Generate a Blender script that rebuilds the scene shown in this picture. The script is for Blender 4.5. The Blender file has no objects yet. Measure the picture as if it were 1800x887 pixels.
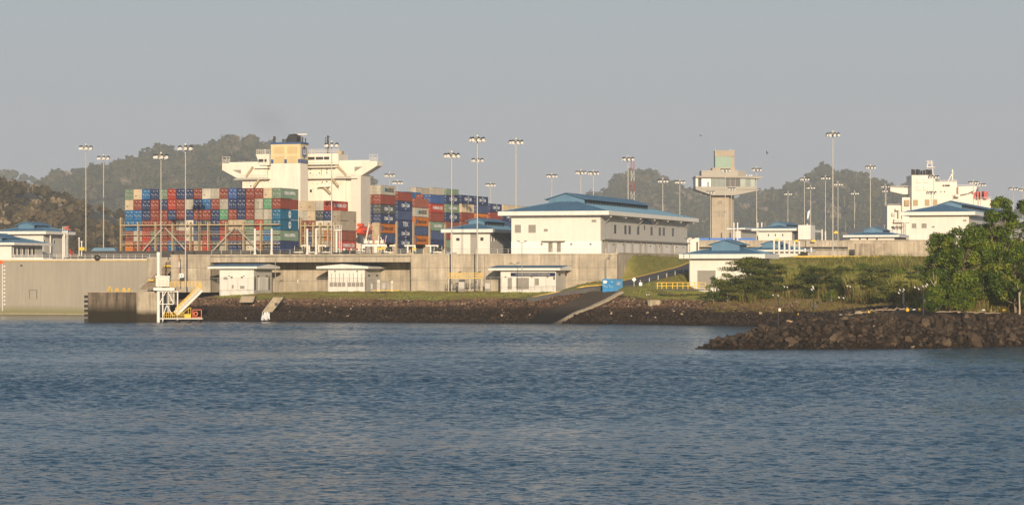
import bpy, math, random
import numpy as np
from mathutils import Vector, Matrix
random.seed(7); rng = np.random.default_rng(7)
C = bpy.context.scene.collection
sc = bpy.context.scene
R = math.radians
# ---------------------------------------------------------------- camera, world, sun
F, HZ, CH = 4530.0, 485.0, 10.0            # focal length in photo pixels, horizon row, eye height
cam = bpy.data.cameras.new("camera"); co = bpy.data.objects.new("camera", cam); C.objects.link(co)
cam.lens = 36*F/1800; cam.sensor_width = 36; cam.shift_y = (HZ-443.5)/1800
cam.clip_start = 1; cam.clip_end = 30000
co.location = (0, 0, CH); co.rotation_euler = (R(90), 0, 0); sc.camera = co
SUN_EL, SUN_AZ = 11.5, -4.0                 # sun low behind the camera, a touch to the right
w = bpy.data.worlds.new("World"); sc.world = w; w.use_nodes = True
nt = w.node_tree; bgn = nt.nodes["Background"]
sky = nt.nodes.new("ShaderNodeTexSky"); sky.sky_type = 'NISHITA'; sky.sun_disc = False
sky.sun_elevation = R(SUN_EL); sky.sun_rotation = R(180+SUN_AZ); sky.air_density = 1.3; sky.dust_density = 2.0; sky.ozone_density = 3.0
hz = nt.nodes.new("ShaderNodeMix"); hz.data_type = 'RGBA'     # haze whitens the sky towards the horizon
tcw = nt.nodes.new("ShaderNodeTexCoord"); sxw = nt.nodes.new("ShaderNodeSeparateXYZ"); nt.links.new(tcw.outputs["Generated"], sxw.inputs[0])
mrw = nt.nodes.new("ShaderNodeMapRange"); mrw.interpolation_type = 'SMOOTHSTEP'; mrw.inputs[1].default_value = -.02; mrw.inputs[2].default_value = .34; mrw.inputs[3].default_value = .92; mrw.inputs[4].default_value = .05
nt.links.new(sxw.outputs[2], mrw.inputs[0]); nt.links.new(mrw.outputs[0], hz.inputs[0])
nt.links.new(sky.outputs[0], hz.inputs[6]); hz.inputs[7].default_value = (3.55, 3.8, 4.5, 1)
nt.links.new(hz.outputs[2], bgn.inputs[0]); bgn.inputs[1].default_value = 0.105
sl = bpy.data.lights.new("sun", 'SUN'); sl.energy = 5.0; sl.angle = R(0.6); sl.color = (1.0, 0.81, 0.58)
so = bpy.data.objects.new("sun", sl); C.objects.link(so)
_s = Vector((-math.sin(R(SUN_AZ))*math.cos(R(SUN_EL)), -math.cos(R(SUN_AZ))*math.cos(R(SUN_EL)), math.sin(R(SUN_EL))))
so.rotation_euler = _s.to_track_quat('Z', 'Y').to_euler(); so.location = (0, -50, 80)
sc.view_settings.view_transform = 'Standard'; sc.view_settings.look = 'None'
sc.view_settings.exposure = 0.18; sc.view_settings.gamma = 1.0; sc.view_settings.use_curve_mapping = False
sc.render.engine = 'CYCLES'
cy = sc.cycles; cy.max_bounces = 6; cy.diffuse_bounces = 2; cy.glossy_bounces = 3; cy.transmission_bounces = 3
cy.volume_bounces = 0; cy.transparent_max_bounces = 8; cy.use_denoising = True; cy.volume_step_rate = 4
# ---------------------------------------------------------------- frames and pixel helpers
TH = R(18.0); SN, CS = math.sin(TH), math.cos(TH)
U = (SN, CS); V = (CS, -SN)                # U: along the lock, away; V: across it, to the right
OX, OY = 24.5, 600.0                       # right end of the main quay wall
def PX(px, d): return (px-900)*d/F
def PZ(py, d): return CH+(HZ-py)*d/F
def P(px, py, d): return (PX(px, d), d, PZ(py, d))
def L(u, v, z=0.0, o=(OX, OY)): return (o[0]+U[0]*u+V[0]*v, o[1]+U[1]*u+V[1]*v, z)
def hit(o, dr, px):
    """distance along dr from o at which the column px is met, and the depth there"""
    k = (px-900)/F; t = (k*o[1]-o[0])/(dr[0]-k*dr[1]); return t, o[1]+t*dr[1]
# ---------------------------------------------------------------- materials
MC = {}
def mat(name, col, rough=0.7, var=0.12, scale=0.6, metal=0.0, bump=0.0, bscale=8.0, streak=0.0, island=0.0, spec=0.5, dirt=None, emit=None):
    if name in MC: return MC[name]
    m = bpy.data.materials.new(name); m.use_nodes = True; n = m.node_tree; N = n.nodes; K = n.links
    b = N["Principled BSDF"]; b.inputs["Roughness"].default_value = rough; b.inputs["Metallic"].default_value = metal
    b.inputs["Specular IOR Level"].default_value = spec
    g = N.new("ShaderNodeNewGeometry"); mp = N.new("ShaderNodeMapping"); K.new(g.outputs["Position"], mp.inputs[0])
    mp.inputs["Scale"].default_value = (scale, scale, scale)
    no = N.new("ShaderNodeTexNoise"); no.inputs["Scale"].default_value = 1; no.inputs["Detail"].default_value = 5; no.inputs["Roughness"].default_value = .65
    K.new(mp.outputs[0], no.inputs[0])
    mr = N.new("ShaderNodeMapRange"); mr.inputs[1].default_value = .3; mr.inputs[2].default_value = .7
    mr.inputs[3].default_value = 1-var; mr.inputs[4].default_value = 1+var; K.new(no.outputs[0], mr.inputs[0])
    val = mr.outputs[0]
    def mul(a, bb):
        q = N.new("ShaderNodeMath"); q.operation = 'MULTIPLY'; K.new(a, q.inputs[0]); K.new(bb, q.inputs[1]); return q.outputs[0]
    if streak:
        m2 = N.new("ShaderNodeMapping"); K.new(g.outputs["Position"], m2.inputs[0]); m2.inputs["Scale"].default_value = (1.1, 1.1, .09)
        n2 = N.new("ShaderNodeTexNoise"); n2.inputs["Scale"].default_value = 1; n2.inputs["Detail"].default_value = 6; n2.inputs["Roughness"].default_value = .7; K.new(m2.outputs[0], n2.inputs[0])
        r2 = N.new("ShaderNodeMapRange"); r2.inputs[1].default_value = .42; r2.inputs[2].default_value = .62; r2.inputs[3].default_value = 1; r2.inputs[4].default_value = 1-streak; K.new(n2.outputs[0], r2.inputs[0])
        val = mul(val, r2.outputs[0])
    if island:
        oi = N.new("ShaderNodeObjectInfo")
        r3 = N.new("ShaderNodeMapRange"); r3.inputs[3].default_value = 1-island; r3.inputs[4].default_value = 1+island
        K.new(oi.outputs["Random"], r3.inputs[0]); val = mul(val, r3.outputs[0])
    vm = N.new("ShaderNodeVectorMath"); vm.operation = 'SCALE'; vm.inputs[0].default_value = col[:3]; K.new(val, vm.inputs[3])
    out = vm.outputs[0]
    if dirt:                                 # (colour, z0, z1): grime or growth below a height, ragged by noise
        sx = N.new("ShaderNodeSeparateXYZ"); K.new(g.outputs["Position"], sx.inputs[0])
        ad = N.new("ShaderNodeMath"); ad.operation = 'MULTIPLY_ADD'; K.new(no.outputs[0], ad.inputs[0]); ad.inputs[1].default_value = -dirt[3]; K.new(sx.outputs[2], ad.inputs[2])
        r4 = N.new("ShaderNodeMapRange"); r4.inputs[1].default_value = dirt[1]-dirt[3]*.5; r4.inputs[2].default_value = dirt[2]-dirt[3]*.5; r4.inputs[3].default_value = 1; r4.inputs[4].default_value = 0; K.new(ad.outputs[0], r4.inputs[0])
        mx = N.new("ShaderNodeMix"); mx.data_type = 'RGBA'; K.new(r4.outputs[0], mx.inputs[0]); K.new(out, mx.inputs[6]); mx.inputs[7].default_value = (*dirt[0], 1)
        out = mx.outputs[2]
    K.new(out, b.inputs["Base Color"])
    if bump:
        nb = N.new("ShaderNodeTexNoise"); nb.inputs["Scale"].default_value = bscale; nb.inputs["Detail"].default_value = 4; K.new(g.outputs["Position"], nb.inputs[0])
        bp = N.new("ShaderNodeBump"); bp.inputs["Strength"].default_value = bump; bp.inputs["Distance"].default_value = .2; K.new(nb.outputs[0], bp.inputs["Height"]); K.new(bp.outputs[0], b.inputs["Normal"])
    MC[name] = m; return m
def tintmat(name, cols, rough=.7, trans=0.0, bump=0.0, scale=.35):
    """colour looked up in a ramp by the face attribute 'tint' (0..1)"""
    if name in MC: return MC[name]
    m = bpy.data.materials.new(name); m.use_nodes = True; N = m.node_tree.nodes; K = m.node_tree.links
    b = N["Principled BSDF"]; b.inputs["Roughness"].default_value = rough; b.inputs["Specular IOR Level"].default_value = .25
    a = N.new("ShaderNodeAttribute"); a.attribute_name = 'tint'
    g = N.new("ShaderNodeNewGeometry"); no = N.new("ShaderNodeTexNoise"); no.inputs["Scale"].default_value = scale; no.inputs["Detail"].default_value = 3; K.new(g.outputs["Position"], no.inputs[0])
    ad = N.new("ShaderNodeMath"); ad.operation = 'MULTIPLY_ADD'; K.new(no.outputs[0], ad.inputs[0]); ad.inputs[1].default_value = .5; K.new(a.outputs["Fac"], ad.inputs[2])
    sb = N.new("ShaderNodeMath"); sb.operation = 'SUBTRACT'; K.new(ad.outputs[0], sb.inputs[0]); sb.inputs[1].default_value = .25
    cr = N.new("ShaderNodeValToRGB"); cr.color_ramp.interpolation = 'LINEAR'
    e = cr.color_ramp.elements
    while len(e) < len(cols): e.new(.5)
    for i, c in enumerate(cols): e[i].position = i/(len(cols)-1); e[i].color = (*c, 1)
    K.new(sb.outputs[0], cr.inputs[0]); K.new(cr.outputs[0], b.inputs["Base Color"])
    if trans:
        t = N.new("ShaderNodeBsdfTranslucent"); K.new(cr.outputs[0], t.inputs[0]); mx = N.new("ShaderNodeMixShader"); mx.inputs[0].default_value = trans
        K.new(b.outputs[0], mx.inputs[1]); K.new(t.outputs[0], mx.inputs[2]); K.new(mx.outputs[0], N["Material Output"].inputs[0])
    MC[name] = m; return m
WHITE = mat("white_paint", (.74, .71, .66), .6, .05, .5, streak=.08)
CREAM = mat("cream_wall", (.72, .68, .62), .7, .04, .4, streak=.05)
GREYW = mat("shaded_side_and_grey_panel", (.52, .50, .46), .7, .05, .4, streak=.05)  # greyer than the fronts: side walls' shade put into the colour; also grey panels
BLUER = mat("blue_roof", (.09, .195, .305), .6, .12, .35, streak=.1)
CONC = mat("concrete", (.455, .39, .30), .9, .2, .35, streak=.26, spec=.2, island=.10, bump=.2, bscale=4)
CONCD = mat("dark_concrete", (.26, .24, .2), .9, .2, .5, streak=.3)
GLASS = mat("window_glass", (.05, .05, .055), .15, .2, 1)
LOUV = mat("louvre_grey", (.27, .25, .22), .7, .1, 2)
STEEL = mat("galvanised_steel", (.36, .34, .30), .45, .1, 1, metal=.3)
SHIPW = mat("ship_white", (.78, .72, .62), .5, .05, .3, streak=.1)
SHIPY = mat("funnel_cream", (.70, .56, .32), .5, .05, .3, streak=.12)
OCHRE = mat("ochre_steel", (.42, .33, .20), .7, .18, .8)
YELL = mat("yellow_paint", (.72, .45, .03), .6, .12, 1)
DARK = mat("dark_rubber", (.018, .017, .016), .8, .2, 1)
NAVY = mat("navy_paint", (.04, .09, .22), .5, .08, 1)
LAMPW = mat("lamp_glass", (.85, .83, .78), .3, .03, 1)
BLACKM = mat("black_metal", (.03, .03, .033), .6, .2, 1)
RED = mat("red_paint", (.45, .04, .025), .6, .12, 1)
ORANGE = mat("orange_paint", (.75, .13, .015), .5, .1, 1)
WHT = mat("sign_white", (.8, .8, .78), .6, .03, 1)
# ---------------------------------------------------------------- mesh builder
class MB:
    def __init__(s): s.v = []; s.f = []; s.m = []; s.mats = []
    def mi(s, m):
        if m not in s.mats: s.mats.append(m)
        return s.mats.index(m)
    def poly(s, pts, m):
        i = len(s.v); s.v += [tuple(p) for p in pts]; s.f.append(tuple(range(i, i+len(pts)))); s.m.append(s.mi(m)); return s
    def box(s, x0, x1, y0, y1, z0, z1, m, M=None):
        if x0 > x1: x0, x1 = x1, x0
        if y0 > y1: y0, y1 = y1, y0
        if z0 > z1: z0, z1 = z1, z0
        p = [(x0,y0,z0),(x1,y0,z0),(x1,y1,z0),(x0,y1,z0),(x0,y0,z1),(x1,y0,z1),(x1,y1,z1),(x0,y1,z1)]
        if M is not None: p = [tuple(M@Vector(q)) for q in p]
        i = len(s.v); s.v += p; k = s.mi(m)
        for q in ((0,3,2,1),(4,5,6,7),(0,1,5,4),(1,2,6,5),(2,3,7,6),(3,0,4,7)): s.f.append(tuple(i+a for a in q)); s.m.append(k)
        return s
    def tube(s, a, b, r0, m, r1=None, n=8, cap=True):
        a = Vector(a); b = Vector(b); r1 = r0 if r1 is None else r1; d = (b-a)
        if d.length < 1e-6: return s
        q = d.to_track_quat('Z', 'Y'); i = len(s.v); k = s.mi(m)
        for c, r in ((a, r0), (b, r1)):
            for j in range(n):
                t = 2*math.pi*j/n; s.v.append(tuple(c+q@Vector((math.cos(t)*r, math.sin(t)*r, 0))))
        for j in range(n): s.f.append((i+j, i+(j+1)%n, i+n+(j+1)%n, i+n+j)); s.m.append(k)
        if cap: s.f.append(tuple(i+n-1-j for j in range(n))); s.m.append(k); s.f.append(tuple(i+n+j for j in range(n))); s.m.append(k)
        return s
    def bar(s, a, b, t, m, t2=None):
        """square bar between two points"""
        a = Vector(a); b = Vector(b); d = b-a; q = d.to_track_quat('Z', 'Y').to_matrix().to_4x4(); t2 = t if t2 is None else t2
        return s.box(-t/2, t/2, -t2/2, t2/2, 0, d.length, m, Matrix.Translation(a)@q)
    def prism(s, pts, y0, y1, m, axis='y'):
        """extrude the outline pts (x,z) from y0 to y1; axis 'x' takes (y,z) outlines along x; 'z' takes (x,y)"""
        f = {'y': lambda a, b, c: (a, c, b), 'x': lambda a, b, c: (c, a, b), 'z': lambda a, b, c: (a, b, c)}[axis]
        n = len(pts); i = len(s.v); k = s.mi(m)
        s.v += [f(a, b, y0) for a, b in pts]+[f(a, b, y1) for a, b in pts]
        s.f.append(tuple(i+j for j in range(n))); s.f.append(tuple(i+2*n-1-j for j in range(n))); s.m += [k, k]
        for j in range(n): s.f.append((i+j, i+n+j, i+n+(j+1)%n, i+(j+1)%n)); s.m.append(k)
        return s
    def mesh(s, name, smooth=False):
        me = bpy.data.meshes.new(name); me.from_pydata(s.v, [], s.f); me.polygons.foreach_set("material_index", s.m)
        for m in s.mats: me.materials.append(m)
        if smooth: me.polygons.foreach_set("use_smooth", [True]*len(me.polygons))
        me.update(); return me
    def build(s, name, parent=None, loc=None, rz=0, smooth=False, **kw):
        return put(name, s.mesh(name, smooth), parent, loc, rz, **kw)
def put(name, me, parent=None, loc=None, rz=0, **kw):
    o = bpy.data.objects.new(name, me); C.objects.link(o)
    if parent is not None: o.parent = parent
    if loc is not None: o.location = loc
    if rz: o.rotation_euler = (0, 0, rz)
    for k, vv in kw.items(): o[k] = vv
    return o
def thing(name, loc, label, cat, group=None, rz=-TH):
    o = put(name, None, None, loc, rz, label=label, category=cat)
    if group: o['group'] = group
    return o
def struct(name, mb, parent=None, **kw):
    o = mb.build(name, parent, **kw)
    if parent is None: o['kind'] = 'structure'
    return o
def text_mesh(body, size, m, depth=.01, spacing=1.0, bold=.02):
    cu = bpy.data.curves.new("txt", 'FONT'); cu.body = body; cu.size = size; cu.extrude = depth; cu.align_x = 'CENTER'; cu.align_y = 'CENTER'; cu.space_character = spacing; cu.resolution_u = 3; cu.offset = size*bold
    o = bpy.data.objects.new("txt", cu); C.objects.link(o); bpy.context.view_layer.update()
    me = bpy.data.meshes.new_from_object(o.evaluated_get(bpy.context.evaluated_depsgraph_get())); bpy.data.objects.remove(o); bpy.data.curves.remove(cu)
    me.materials.clear(); me.materials.append(m); return me
def lettering(body, size, m, parent, loc, facing='front', sx=1.0, name='lettering', spacing=1.0, bold=.02):
    """facing front: reads from -y; side: reads from +x"""
    o = put(name, text_mesh(body, size, m, spacing=spacing, bold=bold), parent, loc)
    o.rotation_euler = (R(90), 0, 0) if facing == 'front' else (R(90), 0, R(90)); o.scale = (sx, 1, 1); return o
def bigmesh(name, verts, faces, m, tint=None, parent=None, **kw):
    """verts (n,3), faces (m,k) numpy"""
    me = bpy.data.meshes.new(name); n, k = faces.shape
    me.vertices.add(len(verts)); me.vertices.foreach_set("co", verts.astype(np.float32).ravel())
    me.loops.add(n*k); me.loops.foreach_set("vertex_index", faces.astype(np.int32).ravel())
    me.polygons.add(n); me.polygons.foreach_set("loop_start", np.arange(0, n*k, k, dtype=np.int32))
    try: me.polygons.foreach_set("loop_total", np.full(n, k, dtype=np.int32))
    except Exception: pass
    if tint is not None:
        a = me.attributes.new('tint', 'FLOAT', 'FACE'); a.data.foreach_set("value", tint.astype(np.float32))
    me.materials.append(m); me.update(calc_edges=True)
    return put(name, me, parent, **kw)
def rotz(a):
    c, s = np.cos(a), np.sin(a); z = np.zeros_like(a); o = np.ones_like(a)
    return np.stack([np.stack([c, -s, z], -1), np.stack([s, c, z], -1), np.stack([z, z, o], -1)], -2)
def randrot(n):
    q = rng.normal(size=(n, 4)); q /= np.linalg.norm(q, axis=1)[:, None]; a, b, c, d = q.T
    return np.stack([np.stack([1-2*(c*c+d*d), 2*(b*c-a*d), 2*(b*d+a*c)], -1), np.stack([2*(b*c+a*d), 1-2*(b*b+d*d), 2*(c*d-a*b)], -1), np.stack([2*(b*d-a*c), 2*(c*d+a*b), 1-2*(b*b+c*c)], -1)], -2)
def quads(cent, nrm, size, aspect=.6):
    """leaf-like quads at cent facing roughly nrm"""
    n = len(cent); r = rng.normal(size=(n, 3)); nrm = nrm/np.linalg.norm(nrm, axis=1)[:, None]
    a = np.cross(nrm, r); a /= np.linalg.norm(a, axis=1)[:, None]; b = np.cross(nrm, a)
    a *= size[:, None]*.5; b *= size[:, None]*.5*aspect
    v = np.stack([cent-a, cent-b*.9+a*.15, cent+a, cent+b*.9-a*.1], 1).reshape(-1, 3)
    return v, np.arange(4*n).reshape(n, 4)
def blobs(cent, rad, flat=.8):
    """rough stones/clumps: randomly cut icosahedra"""
    t = (1+5**.5)/2
    iv = np.array([(-1,t,0),(1,t,0),(-1,-t,0),(1,-t,0),(0,-1,t),(0,1,t),(0,-1,-t),(0,1,-t),(t,0,-1),(t,0,1),(-t,0,-1),(-t,0,1)])/1.9
    fi = np.array([(0,11,5),(0,5,1),(0,1,7),(0,7,10),(0,10,11),(1,5,9),(5,11,4),(11,10,2),(10,7,6),(7,1,8),(3,9,4),(3,4,2),(3,2,6),(3,6,8),(3,8,9),(4,9,5),(2,4,11),(6,2,10),(8,6,7),(9,8,1)])
    n = len(cent); v = iv[None]*(1+rng.uniform(-.28, .28, (n, 12, 1)))*rng.uniform(.65, 1.25, (n, 1, 3))
    v = np.einsum('nij,nkj->nki', randrot(n), v)*rad[:, None, None]; v[:, :, 2] *= flat
    v += cent[:, None]
    f = fi[None]+12*np.arange(n)[:, None, None]
    return v.reshape(-1, 3), f.reshape(-1, 3)
def vnoise(x, y, s, seed=0):
    """smooth value noise on numpy arrays"""
    r = np.random.default_rng(seed+11).uniform(-1, 1, (64, 64)); x = x/s; y = y/s
    xi = np.floor(x).astype(int); yi = np.floor(y).astype(int); fx = x-xi; fy = y-yi; fx = fx*fx*(3-2*fx); fy = fy*fy*(3-2*fy)
    g = lambda a, b: r[a % 64, b % 64]
    return (g(xi, yi)*(1-fx)+g(xi+1, yi)*fx)*(1-fy)+(g(xi, yi+1)*(1-fx)+g(xi+1, yi+1)*fx)*fy
# ---------------------------------------------------------------- water
WSX, WSY = 2.0, 3.2
def make_water():
    m = bpy.data.materials.new("harbour_water"); m.use_nodes = True; N = m.node_tree.nodes; K = m.node_tree.links
    b = N["Principled BSDF"]; b.inputs["Base Color"].default_value = (.022, .060, .104, 1); b.inputs["Roughness"].default_value = .17; b.inputs["IOR"].default_value = 1.33
    g = N.new("ShaderNodeNewGeometry")
    def noise(sx, sy, det, rot=0, rough=.55, out=1):
        mp = N.new("ShaderNodeMapping"); mp.inputs["Scale"].default_value = (sx, sy, 1); mp.inputs["Rotation"].default_value = (0, 0, rot); K.new(g.outputs["Position"], mp.inputs[0])
        n = N.new("ShaderNodeTexNoise"); n.inputs["Scale"].default_value = 1; n.inputs["Detail"].default_value = det; n.inputs["Roughness"].default_value = rough; K.new(mp.outputs[0], n.inputs[0]); return n.outputs[out]
    def vm(op, x, y):
        q = N.new("ShaderNodeVectorMath"); q.operation = op
        for i, t in enumerate((x, y)):
            if isinstance(t, tuple): q.inputs[i].default_value = t
            else: K.new(t, q.inputs[3 if (op == 'SCALE' and i) else i])
        return q.outputs[0]
    # wave slopes: short wind ripples on longer waves; calmer lanes where the wind does not ruffle the surface
    a = vm('MULTIPLY', vm('SUBTRACT', noise(1.7, 2.6, 5, .15, .66), (.5, .5, .5)), (WSX, WSY, 0))
    c = vm('MULTIPLY', vm('SUBTRACT', noise(.07, .22, 3, -.12, .6), (.5, .5, .5)), (.22, .45, 0))
    cl = noise(.004, .022, 5, .05, .6, 0); r = N.new("ShaderNodeMapRange"); K.new(cl, r.inputs[0]); r.inputs[1].default_value = .38; r.inputs[2].default_value = .60; r.inputs[3].default_value = 1.0; r.inputs[4].default_value = .42
    sy_ = N.new("ShaderNodeSeparateXYZ"); K.new(g.outputs['Position'], sy_.inputs[0]); r2 = N.new("ShaderNodeMapRange"); K.new(sy_.outputs[1], r2.inputs[0]); r2.inputs[1].default_value = 430; r2.inputs[2].default_value = 560; r2.inputs[3].default_value = 1; r2.inputs[4].default_value = .6
    mm_ = N.new("ShaderNodeMath"); mm_.operation = 'MULTIPLY'; K.new(r.outputs[0], mm_.inputs[0]); K.new(r2.outputs[0], mm_.inputs[1])   # sheltered under the bank
    sl_ = vm('SCALE', vm('ADD', a, c), mm_.outputs[0]); nn = vm('NORMALIZE', vm('ADD', sl_, g.outputs['Normal']), (0, 0, 0)); K.new(nn, b.inputs["Normal"])
    rw = np.random.default_rng(3); V_, F_ = [], []; off = 0
    K_ = []
    for i in range(44):
        lam = .9*(2.6/.9)**rw.uniform(); th = R(80)+rw.normal()*.85; K_.append((lam, th, .046*rw.uniform(.6, 1.3), rw.uniform(0, 6.28)))
    for (xa, xb, ya, yb, dx, dy) in ((-64, 64, 92, 262, .38, .30), (-100, 100, 261, 421, .7, .42), (-150, 150, 420, 602, .95, .6)):
        X, Y = np.meshgrid(np.arange(xa, xb, dx), np.arange(ya, yb, dy)); Z = np.zeros_like(X)
        for lam, th, s, ph in K_:
            if lam < 2.0*dy: continue
            kx, ky = math.cos(th)*2*math.pi/lam, math.sin(th)*2*math.pi/lam
            Z += s*lam/(2*math.pi)*np.sin(kx*X+ky*Y+ph+1.5*vnoise(X, Y, 9, int(ph*5)))
        Z *= np.clip(.75+.5*vnoise(X, Y, 45, 8)+.35*vnoise(X, Y*2.5, 22, 9), .25, 1.4)*np.clip(shore_dist(X, Y)*-.022+.12, .12, 1)
        Z *= np.clip((np.minimum(X-xa, xb-dx-X))/8, 0, 1)*(np.clip((Y-ya)/8, 0, 1) if ya < 100 else 1)*(np.clip((yb-Y)/8, 0, 1) if yb > 600 else 1)
        n, k = X.shape; i = np.arange(n*k).reshape(n, k)+off; V_.append(np.stack([X, Y, Z], -1).reshape(-1, 3)); off += n*k
        F_.append(np.stack([i[:-1, :-1], i[:-1, 1:], i[1:, 1:], i[1:, :-1]], -1).reshape(-1, 4))
    def flat(x0, x1, y0, y1):
        nonlocal off
        V_.append(np.array([(x0, y0, 0), (x1, y0, 0), (x1, y1, 0), (x0, y1, 0)], float)); F_.append(np.arange(4).reshape(1, 4)+off); off += 4
    flat(-6000, 6000, -400, 92)
    for (xe, y0, y1) in ((63.6, 92, 261), (99.4, 261, 420), (149.0, 420, 601)): flat(-6000, -xe, y0, y1); flat(xe, 6000, y0, y1)
    flat(-6000, 6000, 601, 700)
    o = bigmesh("water", np.vstack(V_), np.vstack(F_), m, kind='structure'); o.data.polygons.foreach_set("use_smooth", [True]*len(o.data.polygons))
# ---------------------------------------------------------------- ground: main bank, spit, ramps, embankment as one sheet
SHX = np.array([-400, -98, -97, -96, -92, -80, 0, 23.5, 50.6, 52, 49, 44, 38, 31, 27.5, 26.0, 29, 36, 47, 59, 73, 150, 500.])
SHY = np.array([672, 672, 650, 625, 592, 579, 546, 534, 511, 492, 462, 425, 398, 376, 362, 354.5, 351, 352, 353.5, 359, 367, 374, 380.])
SHORE = np.stack([SHX, SHY], 1)
def shore_dist(x, y):
    """signed distance to the shoreline, positive on land"""
    x = np.asarray(x, float); y = np.asarray(y, float); best = np.full(x.shape, 1e9)
    for (ax, ay), (bx, by) in zip(SHORE[:-1], SHORE[1:]):
        dx, dy = bx-ax, by-ay; t = np.clip(((x-ax)*dx+(y-ay)*dy)/(dx*dx+dy*dy), 0, 1)
        best = np.minimum(best, np.hypot(x-ax-t*dx, y-ay-t*dy))
    poly = np.vstack([SHORE, [(500, 900), (-400, 900)]]); ins = np.zeros(x.shape, bool)
    j = len(poly)-1
    for i in range(len(poly)):
        xi, yi = poly[i]; xj, yj = poly[j]
        c = ((yi > y) != (yj > y)); ins ^= c & (x < (xj-xi)*(y-yi)/np.where(yj-yi == 0, 1e-9, yj-yi)+xi); j = i
    return np.where(ins, best, -best)
make_water()
def sst(a, b, x): t = np.clip((x-a)/(b-a), 0, 1); return t*t*(3-2*t)
def ground_z(x, y):
    x = np.asarray(x, float); y = np.asarray(y, float)
    d = shore_dist(x, y)+vnoise(x, y, 6, 3)*.8
    spit = sst(500, 470, y)                                   # 1 on the spit, 0 on the main bank
    cap = 6.6*(1-spit)+spit*(4.7+1.5*sst(372, 430, y)-2.6*sst(50, 29, x)*sst(440, 410, y))
    slope = .30*(1-spit)+.34*spit
    z = np.where(d > 0, cap*(1-np.exp(-d*slope/cap*1.25)), d*.3)
    dx, dy = x-OX, y-OY; u = dx*U[0]+dy*U[1]; v = dx*V[0]+dy*V[1]
    zr = np.clip(9.5+.065*u, 6.8, 14.4)
    road = sst(-46, -30, u)*sst(1-9*sst(-4, -14, u), 4-6*sst(-4, -14, u), v)*(1-sst(12.5, 20, v))
    z = z+(zr-z)*np.where((d > 8), road, 0)
    bank = sst(-2, 14, u)*(1-sst(0, 4.5, v))*(v > -4)
    z = z+(15.1-z)*bank
    emb = np.maximum(sst(36, 48, v)*sst(560, 640, y), sst(12, 34, u)*sst(13, 20, v))
    z = z+(14.2-z)*np.clip(emb, 0, 1)*(d > 0)
    back = sst(40, 70, u)*(v > 0); z = z+(14.4-z)*back
    z = z+np.where(d > 1, vnoise(x, y, 4, 5)*.12+vnoise(x, y, 1.7, 6)*.06, 0)*(1-road)
    return z
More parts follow.
